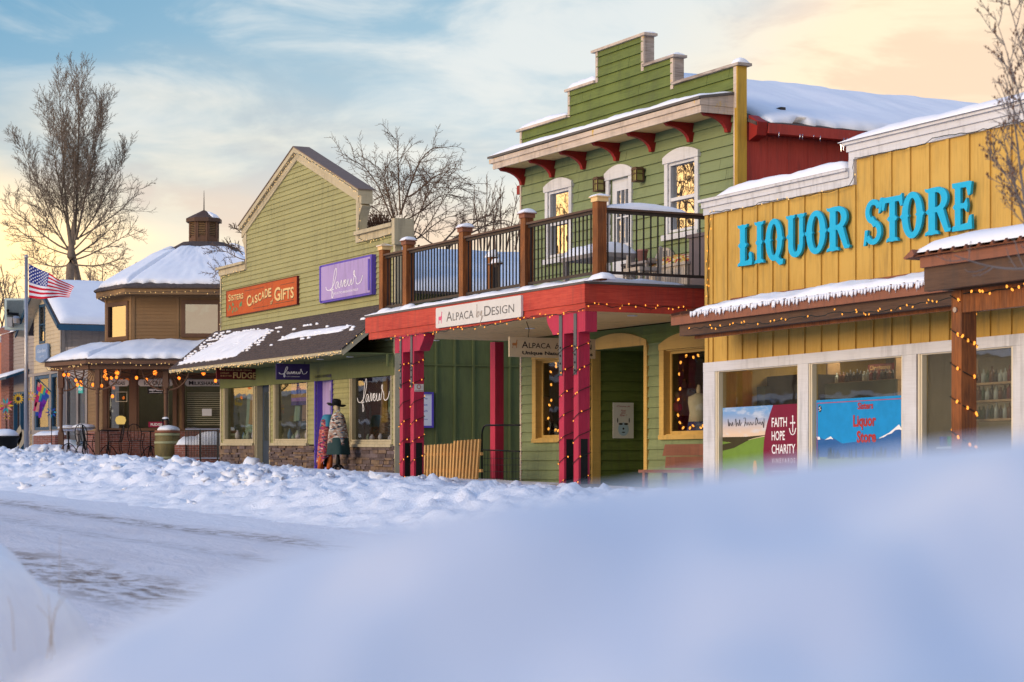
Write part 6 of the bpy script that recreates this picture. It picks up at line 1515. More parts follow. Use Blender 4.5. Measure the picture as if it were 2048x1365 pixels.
for k, (a, c, z0, z1) in enumerate(gop):
    m = MB(); m.frame(lf_, a-.07, c+.07, z0-.07, z1+.07, .075, -.05, .035); wd = m.build("window", M['brown_trim'], gz)
    m = MB(); m.box(lf_, a, c, -.045, -.035, z0, z1); m.build("pane", M['glass_clear'] if k else M['glass'], wd)
m = MB(); m.box(lf_, .1, lf_.len, -2.2, -2.1, zFloor, zPb); m.build("interior", M['room_green'], gz)
m = MB()
for px in (235, 310, 400): s = lf_.S(px); m.box(lf_, s-.3, s+.3, -1.4, -1.0, gZ1+.1, gZ1+.13)
m.build("interior_light", emit('parlour_fill', (1., .85, .6), 5.0), gz)  # small glowing panels added inside to lighten the dark windows
for k, (a, c, t_, x0, x1) in enumerate(((219, 258, "SUNDAES", .18, .82), (277, 346, "ICE CREAM", .17, .83), (371, 444, "MILKSHAKES", .10, .95))):
    s0, s1 = lf_.S(a), lf_.S(c); z0, z1 = ZZ(773, 62.7), ZZ(759.5, 62.7); r_ = .06; w_ = s1-s0; h = z1-z0
    pts = [(s0, z0+h*.25), (s0+r_, z0), (s1-r_, z0), (s1, z0+h*.25), (s1, z0+h*.75), (s1-r_, z1), (s0+r_, z1), (s0, z0+h*.75)]
    m = MB(); m.prism(lf_, pts, -.03, .05); sg = m.build("window_sign", M['signwhite'], gz, label="white scroll sign lettered "+t_.lower())
    m = MB(); smallcaps(m, lf_, t_, s0+w_*x0, z0+h*.2, h*.62, .052, w_*(x1-x0), bold=.02, gap=.5); m.build("lettering", M['ink'], sg)
s0, s1 = lf_.S(295), lf_.S(330); z0, z1 = ZZ(788, 62.7), ZZ(774.5, 62.7)
m = MB(); m.box(lf_, s0, s1, -.03, .03, z0, z1); sg = m.build("window_sign", M['ink'], gz, label="black espresso sign"); m = MB(); text(m, lf_, "espresso", s0+.05, z0+.09, .085, .032, width=s1-s0-.1, bold=.03); m.box(lf_, s0+.06, s1-.08, .031, .033, z0+.03, z0+.045); m.build("lettering", M['ltwhite'], sg)
s0, s1 = lf_.S(297), lf_.S(330); z0, z1 = ZZ(855, 62.7), ZZ(844, 62.7)
m = MB(); m.box(lf_, s0, s1, -.03, .02, z0, z1); sg = m.build("window_sign", coloured('fudge_pink', (.34, .02, .07)), gz, label="dark pink fudge sign low in the window"); m = MB(); text(m, lf_, "FUDGE", s0+.07, z0+.045, .08, .022, width=s1-s0-.15, bold=.03); m.build("lettering", M['ltwhite'], sg)
s0, s1 = lf_.S(404), lf_.S(423); m = MB(); m.box(lf_, s0, s1, -.03, -.02, ZZ(832, 62.7), ZZ(818, 62.7)); m.build("paper_notice", M['ltwhite'], gz)
# venetian blind in the milkshake window, warm lamps inside
s0, s1, z0, z1 = gop[2]
m = MB(); z = z0+.1
while z < z1-.45: m.box(lf_, s0+.05, s1-.05, -.20, -.17, z, z+.022); z += .065
m.build("blind_slats", M['ltcream'], gz)
s0, s1, z0, z1 = gop[1]
m = MB()
for px in (324, ): m.box(lf_, lf_.S(318), lf_.S(328), -.9, -.85, zFloor, z1)
m.build("inner_pillar", M['tan'], gz)
c = Vector(lf_.T(lf_.S(235), -.5, ZZ(842, 62.7))); m = MB(); m.lathe(c, [(.12, -.1), (.17, .02), (.14, .12), (.05, .16)], 12); m.build("lamp", emit('lamp_amber', (1., .62, .18), .9), None, label="round amber lamp glowing in the leftmost parlour window", cat="lamp", smooth=True, origin=c)
m = MB(); m.frame(lf_, lf_.S(231), lf_.S(254), ZZ(804, 62.7), ZZ(784, 62.7), .015, -.03, -.02); m.build("window_outline_sign", M['ltcream'], gz)
# entrance: glazed opening on the slanting side
eS = Seg(XY(135, 66.2), XY(176, 65.4)); m = MB()
m.box(eS, .0, eS.len, -.1, .0, ZZ(757, 66), zPw); m.box(eS, -.05, .0, -.1, .03, zFloor, zPw); m.box(eS, eS.len*.48, eS.len*.48+.1, -.05, .04, zFloor, ZZ(757, 66)); m.box(eS, eS.len-.1, eS.len, -.05, .04, zFloor, ZZ(757, 66)); en = m.build("entrance", M['greytan'], gz)
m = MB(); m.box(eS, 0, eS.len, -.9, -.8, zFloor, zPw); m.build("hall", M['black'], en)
m = MB(); m.box(eS, .0, eS.len, -.04, -.03, zFloor+.2, ZZ(757, 66)); m.build("pane", M['glass_clear'], en)
s0, s1 = eS.S(154), eS.S(167); z0, z1 = ZZ(787, 65.7), ZZ(771, 65.7)
m = MB(); m.box(eS, s0, s1, .0, .03, z0, z1); sg = m.build("open_sign", coloured('mint_sign', (.10, .52, .42)), gz, label="mint green sign lettered open"); m = MB(); text(m, eS, "OPEN", s0+.03, z0+.09, .08, .032, width=s1-s0-.06, bold=.02); m.build("lettering", M['ltwhite'], sg)
# turned porch posts with sunburst brackets
def porch_post(px0, px1, Yd, zfoot, sides):
    a, c = Vector(XY(px0, Yd)), Vector(XY(px1, Yd)); f = Seg(a, c); w_ = f.len; m = MB(); h0 = zfoot
    zc1 = h0+.95; zc2 = ZZ(776, Yd); m.box(f, 0, w_, -w_, 0, h0, zc1); m.box(f, 0, w_, -w_, 0, zc2, zPb-.02)
    cc = Vector(f.T(w_/2, -w_/2, 0)); L = zc2-zc1; r_ = w_/2
    m.lathe(Vector((cc.x, cc.y, CZ+zc1)), [(r_*1.1, 0), (r_*1.05, .04), (r_*.8, .06), (r_*.62, .14), (r_*.68, .3), (r_*.85, L*.7), (r_*.75, L*.85), (r_*1.05, L*.88), (r_*.8, L*.93), (r_*1.1, L)], 12)
    po = m.build("porch_post", M['brown_trim'], gz)
    g = Fr(Vector((cc.x, cc.y)), (1, 0), (0, -1))
    for sg in sides:
        m = MB(); R0 = .62; zt_ = zPb-.12
        arc = [g.T(sg*(r_+R0*cos(radians(t))), 0, zt_-R0*sin(radians(t))) for t in range(0, 91, 10)]
        m.tube(arc, .026, 6)
        for t in range(8, 90, 13): m.tube([g.T(sg*(r_+.10*cos(radians(t))), 0, zt_-.10*sin(radians(t))), g.T(sg*(r_+R0*cos(radians(t))), 0, zt_-R0*sin(radians(t)))], .012, 5)
        m.build("sunburst_bracket", M['brown_trim'], po)
porch_post(115.8, 126, 61.9, -.35, (1,)); porch_post(189.7, 198.8, 60.5, -.35, (-1, 1)); porch_post(326, 336, 60.9, -.3, (-1, 1))
# ------------------------------------------------------------------ tan house with blue trim
H_ = street(-1000, 905, 19.6, 100); F = H_
hL, hR = F.S(46), F.S(123); zH = -.3; zEa = F.Z(119, 652); zG = F.Z(119, 905)
th_ = root("tan_house", "tan clapboard gabled house with deep blue trim and snow covered roof", "building", F.T(hL, 0, zH))
Yh = (F.O+F.e*hR).y
hM = (F.S(36)+hR)/2+.0; hW = hR-hM; zRk = F.Z(114, 650); hEnd = 7.5
zAp_ = ZZ(556, 74); 
ov = .5; hM = F.S(70, ov); hL = 2*hM-hR; zAp_ = F.Z(70, 566, ov); zRk = F.Z(114, 652, ov); eX = F.S(114, ov)-hM
sq = (zAp_-zRk)/eX; zWl = zAp_-sq*(hR-hM)-.05; ORx = eX
m = MB(); wn = (F.S(81), F.S(90.5), F.Z(81, 686), F.Z(90.5, 612))
shop = (F.S(58), F.S(119), zH, F.Z(75, 752))
siding(m, F, [(hL, zH), (hR, zH), (hR, zWl), (hM, zAp_-.1), (hL, zWl)], .16, 0, .02, [wn, shop], z_start=zH); m.build("front_wall", M['tan'], th_)
m = MB(); fp = Flip(F, hR, 0); siding(m, fp, [(0, zH), (hEnd, zH), (hEnd, zWl), (0, zWl)], .17, 0, .02, z_start=zH); m.box(F, hL, hL+.1, -hEnd, -.11, zH, zWl); m.box(F, hL, hR, -hEnd-.1, -hEnd, zH, zWl); m.build("side_wall", M['greytan'], th_)
m = MB(); m.box(F, hR-.08, hR+.035, .021, .04, zH, zWl); m.box(fp, 0, .12, .021, .04, zH, zWl); m.build("corner_board", M['greytan'], th_)
ov = .5
def hroof(m, z_off, th, d0, d1, fa=0., fb=1.):
    for sg in (1, -1):
        se = hM+sg*eX; ze = zRk
        a = (hM+(se-hM)*fa, zAp_+(ze-zAp_)*fa); c = (hM+(se-hM)*fb, zAp_+(ze-zAp_)*fb)
        vs = [F.T(a[0], d, a[1]+z_off+q) for q in (0, th) for d in (d0, d1)]+[F.T(c[0], d, c[1]+z_off+q) for q in (0, th) for d in (d0, d1)]
        m.add(vs, [(0, 1, 5, 4), (2, 6, 7, 3), (0, 4, 6, 2), (1, 3, 7, 5), (4, 5, 7, 6), (0, 2, 3, 1)])
m = MB(); hroof(m, 0, .09, -hEnd-.3, ov-.06); rf = m.build("roof", M['shingle'], th_)
m = MB(); hroof(m, -.05, .04, .0, ov-.06); m.build("soffit", M['tan'], rf)
m = MB(); hroof(m, -.10, .17, ov-.055, ov); m.build("rake_board", M['teal_trim'], rf)
m = MB(); m.box(F, hM+eX-.08, hM+eX+.03, -hEnd-.3, ov-.06, zRk-.16, zRk+.06); m.build("fascia", M['bluetrim'], rf)
m = MB()
for sg in (1, -1):
    se = hM+sg*eX; a, b_ = F.T(se, ov-.12, zRk+.10), F.T(se, -hEnd-.2, zRk+.10); c, d = F.T(hM, -hEnd-.2, zAp_+.10), F.T(hM, ov-.12, zAp_+.10)
    snow_slab(m, a, b_, c, d, .20, 40, 20, 120+sg, .08, pw=10)
m.build("roof_snow", M['snow_soft'], rf, smooth=True)
a, c, z0, z1 = wn
m = MB(); m.frame(F, a-.1, c+.05, z0-.05, z1+.08, .10, -.03, .04); m.box(F, a, c, -.02, .02, (z0+z1)/2-.03, (z0+z1)/2+.03); wd = m.build("window", M['teal_trim'], th_); m = MB(); m.box(F, a, c, -.03, -.025, z0, z1); m.build("pane", M['glass_mid'], wd)
# shopfront under it: blue framed glass
a, c, z0, z1 = shop
m = MB()
for px0, px1, mt in ((66, 71, 0), (101, 104, 0), (117, 119, 0)): m.box(F, F.S(px0), F.S(px1), -.05, .05, z0, z1)
m.box(F, a, c, -.05, .05, z1-.01, z1+.10); m.box(F, F.S(58), F.S(117), -.05, .06, F.Z(80, 868), F.Z(80, 861))
sf = m.build("shopfront", M['greytan'], th_)
m = MB(); m.frame(F, F.S(71)+.02, F.S(101)-.02, F.Z(75, 861), z1-.03, .22, -.04, .03, .12, .12); m.frame(F, F.S(104)+.02, F.S(117)-.02, F.Z(75, 861), z1-.03, .12, -.04, .03); m.build("window_frame", M['bluetrim'], sf)
m = MB(); m.box(F, a, c, -.06, -.05, z0, z1); m.build("pane", M['glass'], sf)
m = MB(); m.box(F, a, c, -1.2, -1.1, z0, z1+.1); m.build("interior", M['darkroom'], sf)
# blue shield sign
s0, s1 = F.S(73, .1), F.S(97, .1); z0, z1 = F.Z(80, 726, .1), F.Z(90, 688, .1); h = z1-z0; w_ = s1-s0
P = [(s0+.1*w_, z0+.12*h), (s0+.35*w_, z0), (s0+.7*w_, z0+.03*h), (s0+.75*w_, z0+.1*h), (s1-.0*w_, z0+.18*h), (s1, z1-.1*h), (s1-.08*w_, z1), (s0+.1*w_, z1), (s0, z1-.1*h), (s0, z0+.2*h)]
m = MB(); m.prism(F, P, .06, .14); sg = m.build("shield_sign", coloured('powder_blue', (.24, .34, .50)), th_, label="powder blue shield shaped sign")
m = MB(); text(m, F, "Garden", s0+.15*w_, z0+h*.55, h*.20, .143, width=w_*.7, bold=.02); text(m, F, "GIFTS", s0+.28*w_, z0+h*.25, h*.13, .143, width=w_*.45); m.build("lettering", coloured('pale_blue_letter', (.55, .62, .70)), sg)
# brick planter wall with snow in front of it
m = MB(); p0 = XY(66, 66.5); sP = Seg(XY(67, 68), XY(110, 66)); zz_ = ZZ(871, 67); m.box(sP, 0, sP.len, -.5, 0, -.6, zz_); bp = m.build("planter_wall", M['brick'], None, label="low brick planter wall with snow on top before the tan house", cat="wall", origin=sP.T(0, 0, -.6))
m = MB(); snow_slab(m, sP.T(-.05, .03, zz_), sP.T(sP.len, .03, zz_), sP.T(sP.len, -.5, zz_), sP.T(-.05, -.5, zz_), .12, 20, 6, 130, .4, pw=2); m.build("wall_snow", M['snow'], bp, smooth=True)
# ------------------------------------------------------------------ far left building: brick pier, grey side, little blue awning
F = street(-1000, 905, 20.2, 20); qL, qR = F.S(-60), F.S(48); zQ = -.3
lb = root("brick_pier_building", "low grey clapboard building with tall red brick pier and snowy roof", "building", F.T(F.S(5), 0, zQ))
zt_ = F.Z(25, 664)
m = MB(); siding(m, F, [(F.S(23), zQ), (qR+1.5, zQ), (qR+1.5, zt_), (F.S(23), zt_)], .16, -.1, .02, [(F.S(26), qR+.5, zQ+.2, F.Z(30, 785))], z_start=zQ); m.build("wall", M['greytan'], lb)
m = MB(); m.box(F, F.S(5), F.S(21), -.4, .06, zQ-.4, F.Z(12, 668)); m.box(F, F.S(3.4), F.S(23), -.45, .10, F.Z(12, 667.9), F.Z(12, 655)); m.build("brick_pier", M['brick'], lb)
m = MB(); m.box(F, qL, F.S(4.8), -.4, -.0, zQ-.4, F.Z(2, 685)); m.build("orange_wall", coloured('salmon_wall', (.50, .17, .08)), lb)
m = MB(); snow_slab(m, F.T(qL, .1, F.Z(10, 700)+.6), F.T(qR+1., .1, zt_+.02), F.T(qR+1., -4., zt_+1.0), F.T(qL, -4., zt_+1.3), .3, 30, 14, 140, .25, pw=6); m.box(F, qL, qR+1., -4, -.3, zt_-.05, zt_+.03); m.build("roof_snow", M['snow_soft'], lb, smooth=True)
za = F.Z(30, 757)
m = MB(); A = [F.T(F.S(2), .9, za-.12), F.T(qR+.6, .9, za-.0), F.T(qR+.6, -.1, za+.35), F.T(F.S(2), -.1, za+.25)]
m.add(A+[(x, y, z-.12) for x, y, z in A], [(0, 1, 2, 3), (7, 6, 5, 4), (0, 4, 5, 1), (1, 5, 6, 2), (3, 7, 4, 0)]); an = m.build("awning", M['teal_trim'], lb)
m = MB(); snow_slab(m, Vector(A[0]).lerp(Vector(A[1]), .3)+Vector((0, 0, .01)), A[1], A[2], Vector(A[3]).lerp(Vector(A[2]), .4), .10, 16, 6, 141, .3, pw=3); m.build("awning_snow", M['snow_soft'], an, smooth=True)
m = MB(); m.frame(F, F.S(26), qR+.5, zQ+.2, F.Z(30, 785), .10, -.18, -.02); m.box(F, F.S(38), F.S(40), -.18, -.02, zQ+.2, F.Z(30, 785)); wd = m.build("window", M['bluetrim'], lb); m = MB(); m.box(F, F.S(26), qR+.5, -.2, -.19, zQ+.2, F.Z(30, 785)); m.build("pane", M['glass'], wd)
# rooftop unit
Yu = 84; p = Vector(XY(29, Yu)); f = Fr(p, (1, 0), (0, -1)); k_ = Yu/FPX
ac = root("rooftop_unit", "pale ribbed ventilation unit standing on the snowy roof at far left", "air unit", (p.x, p.y, CZ+ZZ(645, Yu)))
m = MB(); m.box(f, -20*k_, 20*k_, -.8, 0, ZZ(645, Yu)-.3, ZZ(597, Yu)); hb = m.build("housing", coloured('pale_green_metal', (.55, .62, .56), .6), ac)
m = MB()
for i in range(15): s = (-15+i*2.3)*k_; m.box(f, s, s+.6*k_, .0, .03, ZZ(636, Yu), ZZ(601, Yu))
m.build("grille", M['ink_grey'], ac)
m = MB(); m.tube([f.T(-12*k_, .1, ZZ(620, Yu)), f.T(-12*k_, .12, ZZ(628, Yu)), f.T(8*k_, .12, ZZ(629, Yu)), f.T(8*k_, .1, ZZ(640, Yu))], .06, 8); m.build("pipe", M['black_metal'], ac)
m = MB(); c = Vector(f.T(6*k_, .25, ZZ(648, Yu))); m.lathe(c, [(.16, 0), (.18, .2), (.1, .3)], 10); m.box(f, -10*k_, 0, .05, .4, ZZ(650, Yu)-.1, ZZ(636, Yu)); m.build("compressor", M['steel'], ac)
# ------------------------------------------------------------------ flagpole and flag
Yf_ = 62.; px = 52.5; b0_ = ray(px, 900, Yf_); t0 = ray(px, 518, Yf_)
fp_ = root("flagpole", "tall pale metal flagpole standing in the snow at left", "flagpole", b0_-Vector((0, 0, .5)))
m = MB(); m.tube([b0_-Vector((0, 0, .5)), t0], .075, 12, r2=.05); m.build("pole", M['steel'], fp_, smooth=True)
m = MB(); m.ball(t0+Vector((0, 0, .06)), .07); m.build("finial", M['steel'], fp_, smooth=True)
fg = root("stars_and_stripes_flag", "waving american flag with stars and stripes on flagpole", "flag", ray(57, 528, Yf_))
W_, Hh = 0., 0.
k_ = Yf_/FPX
# the flying shape: top edge droops to the fly, the fly end swings up and out
def flagp(u, v):   # u hoist->fly, v top->bottom
    top = cr([(57, 528, 0), (84, 541, 0), (104, 550, 0), (122, 561, 0), (148, 575, 0)], 8); bot = cr([(58, 596, 0), (80, 598, 0), (100, 597.5, 0), (120, 593, 0), (139, 596, 0)], 8)
    def ev(c, t): t = t*(len(c)-1); i = min(int(t), len(c)-2); return c[i].lerp(c[i+1], t-i)
    a, b_ = ev(top, u), ev(bot, u); p = a.lerp(b_, v)
    dz = .16*sin(u*9+v*1.2)*u+.10*sin(u*17-v*2)*u*u
    q = ray(p.x+2.0*sin(u*11+v*2)*u*(v-.3), p.y+1.2*sin(u*12-v*1.5)*u, Yf_); q.y += dz; return q
def fpatch(m, u0, u1, v0, v1, nu, nv):
    vs = [flagp(u0+(u1-u0)*i/nu, v0+(v1-v0)*j/nv) for j in range(nv+1) for i in range(nu+1)]
    n = (nu+1); m.add(vs, [(j*n+i, (j+1)*n+i, (j+1)*n+i+1, j*n+i+1) for j in range(nv) for i in range(nu)])
ur = MB(); wr = MB(); cb_ = .42
for i in range(13):
    mm = ur if i % 2 == 0 else wr; fpatch(mm, cb_ if i < 7 else 0, 1, i/13, (i+1)/13, 26, 2)
ur.build("red_stripes", M['flag_red'], fg, smooth=True); wr.build("white_stripes", M['flag_white'], fg, smooth=True)
m = MB(); fpatch(m, 0, cb_, 0, 7/13, 14, 8); m.build("blue_canton", M['flag_blue'], fg, smooth=True)
m = MB()
for r_ in range(9):
    for c_ in range(6 if r_ % 2 == 0 else 5):
        u = cb_*(.08+.168*c_+(0 if r_ % 2 == 0 else .084)); v = 7/13*(.09+.102*r_); p = flagp(u, v)-Vector((0, .02, 0)); 
        m.add([p+Vector((.034*(1 if k % 2 == 0 else .42)*sin(pi*k/5), 0, .034*(1 if k % 2 == 0 else .42)*cos(pi*k/5))) for k in range(10)], [list(range(10))])
m.build("stars", M['flag_white'], fg)
# ------------------------------------------------------------------ wind toys before the tan house
Yk = 66.; 
kt = root("patchwork_banner", "rainbow patchwork banner flag with ribbon tails hanging at shopfront", "banner", ray(76, 760, Yk))
m = MB(); m.tube([ray(74, 756, Yk), ray(103, 785, Yk)], .02, 6); m.build("pole", M['bluetrim'], kt)
pc = [(.65, .03, .14), (.72, .42, .03), (.04, .38, .30), (.03, .08, .42), (.22, .03, .38), (.02, .30, .45), (.7, .30, .22), (.05, .14, .3)]
rr = random.Random(8)
P0, P1, P2, P3 = ray(76, 764, Yk), ray(101, 785, Yk), ray(86, 822, Yk), ray(68, 812, Yk)
for i in range(6):
    for j in range(6):
        def bp_(u, v): return (P0.lerp(P1, u)).lerp(P3.lerp(P2, u), v)
        diag = (i+j*.5)/8; k = 0 if (i < 2 and j > 2) else rr.choice(range(8)) if rr.random() < .4 else int(min(5, max(0, diag*6+rr.uniform(-.5, .5))))
        m = MB(); q = [bp_(i/6, j/6), bp_((i+1)/6, j/6), bp_((i+1)/6, (j+1)/6), bp_(i/6, (j+1)/6)]; m.quad(*q); m.build("patch", coloured('patch_%d' % k, pc[k]), kt)
for (x0, x1, y1, k) in ((68, 72, 822, 0), (72, 77, 824, 6), (78, 82, 826, 1), (73, 76, 832, 3), (77, 84, 836, 4)):
    m = MB(); a, b_, c = ray(x0+3, 805, Yk-.03*k), ray(x1+3, 805, Yk-.03*k), ray((x0+x1)/2-1, y1, Yk-.03*k); m.add([a, b_, c+Vector((.05, 0, 0)), c-Vector((.05, 0, 0))], [(0, 3, 2, 1)]); m.build("tail", coloured('patch_%d' % k, pc[k]), kt)
def spinner(px, py, r_, Yd, cols, label, ground=905, n=10):
    c = ray(px, py, Yd); g = ray(px, ground, Yd); rt = root("garden_spinner", label, "spinner", g)
    m = MB(); m.tube([g-Vector((0, 0, .3)), c], .012, 6); m.build("stake", M['black_metal'], rt)
    for k in range(n):
        a = 2*pi*k/n; d = Vector((cos(a), -.25, sin(a))); s_ = Vector((-sin(a), .15, cos(a))); m = MB()
        m.add([c+d*.06, c+d*r_*.5+s_*r_*.16, c+d*r_, c+d*r_*.5-s_*r_*.12], [(0, 1, 2, 3)]); m.build("petal", coloured('sp_%d' % (cols[k % len(cols)]), pc[cols[k % len(cols)]]), rt)
spinner(12, 812, .26, 64, [1, 0, 5, 2, 6], "big multicoloured petal spinner at the left edge over the tub planter", 900)
spinner(37, 798, .20, 66, [1], "yellow sunflower shaped garden spinner in front of grey wall", 895, 14)
spinner(62, 793, .20, 66, [1, 6], "small gold sunburst spinner just right of the flagpole", 895, 12)
spinner(103, 825, .20, 65, [5, 3, 7], "blue and turquoise spinner by the porch's left post", 900, 8)
spinner(14, 833, .13, 63, [6, 1], "little orange spinner below the big petal spinner", 900, 8)
for px, py, h_ in ((33, 893, .75), (40, 893, .62)):
    b_ = ray(px, py+5, 64.5); rt = root("leaf_sculpture", "tall cream leaf shaped garden ornament, %s of the two by the tub" % ("taller" if h_ > .7 else "shorter"), "ornament", b_); m = MB(); n = 8
    L_ = [(.0, 0)]+[(.12*sin(pi*t/n), h_*t/n) for t in range(1, n)]+[(0, h_)]+[(-.12*sin(pi*t/n), h_*t/n) for t in range(n-1, 0, -1)]
    f = Fr(Vector((b_.x, b_.y)), (1, 0), (0, -1)); m.prism(f, [(s+.15*z, z+b_.z-CZ) for s, z in L_], -.01, .01); m.build("blade", coloured('cream_leaf', (.52, .42, .28)), rt)
c = ray(8, 897, 60); rt = root("tub_planter", "big round black tub planter heaped with snow at far left", "planter", c); m = MB(); m.lathe(c, [(.30, -.2), (.36, .0), (.42, .28), (.46, .29), (.46, .36), (.40, .36)], 20); m.build("tub", M['black'], rt, smooth=True)
m = MB(); m.ball(c+Vector((0, 0, .36)), .42, (1, 1, .5), 16, 8, .15, 3); m.build("snow_heap", M['snow'], rt, smooth=True)
# ------------------------------------------------------------------ terrace furniture before the parlour
def bistro_chair(px, py, Yd, rz, label):
    c = ray(px, py, Yd); rt = root("bistro_chair", label, "chair", c, None); Rm = Matrix.Rotation(rz, 3, 'Z')
    def q(x, y, z): return c+Rm@Vector((x, y, z))
    m = MB(); m.lathe(q(0, 0, .45), [(.20, 0), (.20, .02)], 16); m.build("seat", M['black_metal'], rt)
    for sx_ in (-1, 1):
        for sy in (-1, 1):
            m = MB(); m.tube(cr([q(.16*sx_, .15*sy, .45), q(.17*sx_, .16*sy, .25), q(.22*sx_, .22*sy, 0)], 4), .012, 6); m.build("leg", M['black_metal'], rt)
    m = MB(); m.tube(cr([q(-.18, .17, .45), q(-.21, .22, .7), q(-.14, .25, .9), q(0, .26, .96), q(.14, .25, .9), q(.21, .22, .7), q(.18, .17, .45)], 5), .013, 6)
    for x in (-.08, 0, .08): m.tube(cr([q(x, .18, .46), q(x*1.6, .22, .7), q(x*.8, .255, .94)], 4), .007, 5)
    m.build("backrest", M['black_metal'], rt)
    m = MB(); m.tube([q(-.18, -.12, .44), q(-.24, -.12, .66), q(-.22, .2, .68)], .011, 6); m.tube([q(.18, -.12, .44), q(.24, -.12, .66), q(.22, .2, .68)], .011, 6); m.build("armrest", M['black_metal'], rt)
    return rt
def bistro_table(px, py, Yd, r_, label, snow=False, mat='black_metal'):
    c = ray(px, py, Yd); rt = root("bistro_table", label, "table", c)
    m = MB(); m.lathe(c+Vector((0, 0, .72)), [(r_, 0), (r_, .025)], 20); m.build("tabletop", M[mat], rt)
    m = MB(); m.tube([c+Vector((0, 0, .1)), c+Vector((0, 0, .72))], .02, 6)
    for k in range(4): a = pi/2*k+.4; m.tube(cr([c+Vector((0, 0, .30)), c+Vector((.14*cos(a), .14*sin(a), .22)), c+Vector((.28*cos(a), .28*sin(a), 0))], 4), .014, 6)
    m.build("pedestal", M['black_metal'], rt)
    if snow: m = MB(); m.ball(c+Vector((0, 0, .76)), r_*.97, (1, 1, .30), 24, 8, .12, 5); m.build("snow_cap", M['snow_soft'], rt, smooth=True)
bistro_table(168, 905, 62.0, .36, "round bistro table with a thick cushion of snow on top", True, 'cedar_dark')
bistro_table(137, 906, 63.0, .33, "low bistro table under snow nearest the porch's left post", True, 'cedar_dark')
bistro_chair(170, 914, 61.2, 2.8, "black wire bistro chair in front of snow capped table")
bistro_chair(182, 914, 61.6, 1.9, "black wire bistro chair half behind the middle porch post")
bistro_table(216, 910, 61.8, .34, "bare round bistro table between the middle post and parlour window")
bistro_chair(230, 914, 61.5, -1.2, "black bistro chair turned sideways below the sundaes window")
bistro_chair(272, 913, 61.4, 3.1, "black bistro chair with rounded back facing street below ice cream window")
bistro_table(301, 912, 61.5, .30, "small black table between the round backed chair and the barrel")
# barrel planter with lantern
Yb = 60.6; c = ray(335, 924, Yb); kk = Yb/FPX; rt = root("barrel", "weathered green brown wine barrel standing in snow beside brick planter", "barrel", c)
Hb = (924-866)*kk; rw = 24.5*kk
m = MB(); m.lathe(c, [(rw*.93, -.2), (rw*.97, .02), (rw*1.04, Hb*.35), (rw*1.06, Hb*.5), (rw*1.03, Hb*.7), (rw*.97, Hb)], 26); m.build("staves", paint('barrel_oak', (.20, .15, .055), (.11, .09, .035), grain=.3, vertical=True), rt, smooth=True)
for t, q in ((.10, 1.0), (.62, 1.065), (.90, 1.01)):
    m = MB(); m.lathe(c, [(rw*q, Hb*t), (rw*(q+.02), Hb*t+.01), (rw*(q+.015), Hb*t+.06), (rw*q*.99, Hb*t+.07)], 26); m.build("hoop", coloured('pale_hoop', (.36, .36, .20), .5), rt, smooth=True)
m = MB(); m.lathe(c, [(rw*1.02, Hb+.0), (rw*1.04, Hb+.02), (rw*1.04, Hb+.07), (rw*.9, Hb+.07)], 26); m.build("lid", M['rust'], rt)
m = MB(); m.ball(c+Vector((.02, 0, Hb+.10)), rw*.92, (1, 1, .36), 20, 8, .2, 7); m.build("snow_cap", M['snow_soft'], rt, smooth=True)
c2 = c+Vector((-.05, -.05, Hb+.2)); rt = root("lantern", "little black lantern with snow on its roof standing on the barrel", "lantern", c2); m = MB()
f = Fr(Vector((c2.x, c2.y)), (1, 0), (0, -1)); z_ = c2.z-CZ
for a, b_ in ((-1, -1), (-1, 1), (1, -1), (1, 1)): m.box(f, a*.08-.01, a*.08+.01, b_*.08-.01, b_*.08+.01, z_, z_+.17)
m.add([f.T(a*.12, b_*.12, z_+.17) for a, b_ in ((-1, -1), (1, -1), (1, 1), (-1, 1))]+[f.T(0, 0, z_+.28)], [(0, 1, 4), (1, 2, 4), (2, 3, 4), (3, 0, 4), (3, 2, 1, 0)]); m.build("frame", M['black_metal'], rt); m = MB(); m.ball(c2+Vector((0, 0, .22)), .10, (1, 1, .5), 10, 6); m.build("snow_cap", M['snow_soft'], rt, smooth=True)
# brick planter and metal fence at the right of the terrace
Yp = 60.2; sP = Seg(XY(352, Yp), XY(440, Yp-.3)); zt_ = ZZ(890, Yp)
m = MB(); m.box(sP, 0, sP.len, -.7, 0, -.9, zt_); m.box(sP, -.02, .32, -.72, .06, -.9, zt_+.0); bp = m.build("planter_wall", M['brick'], None, label="low brick planter heaped with snow behind the iron fence", cat="wall", origin=sP.T(0, 0, -.7))
m = MB(); snow_slab(m, sP.T(.0, .0, zt_), sP.T(sP.len, .0, zt_), sP.T(sP.len, -.7, zt_), sP.T(.0, -.7, zt_), .30, 24, 10, 150, .7, pw=3); m.build("planter_snow", M['snow'], bp, smooth=True)
fF = Seg(XY(371, 59.7), XY(441, 59.4)); rt = root("iron_fence", "slim black iron railing with pale top bar beside the barrel planter", "fence", fF.T(0, 0, -.5)); z0, z1 = ZZ(917, 59.5), ZZ(859, 59.5)
m = MB(); m.tube([fF.T(0, 0, z1), fF.T(fF.len, 0, z1)], .02, 6); m.tube([fF.T(0, 0, z0), fF.T(fF.len, 0, z0)], .02, 6); m.build("rail", M['steel'], rt)
for i in range(24): m = MB(); s = fF.len*i/23; m.box(fF, s-.008, s+.008, -.008, .008, z0, z1-.02); m.build("picket", M['black_metal'], rt)
for s in (fF.len*.43, fF.len*.92): m = MB(); m.box(fF, s-.02, s+.02, -.02, .02, z0-.22, z1+.0); m.build("post", M['black_metal'], rt)
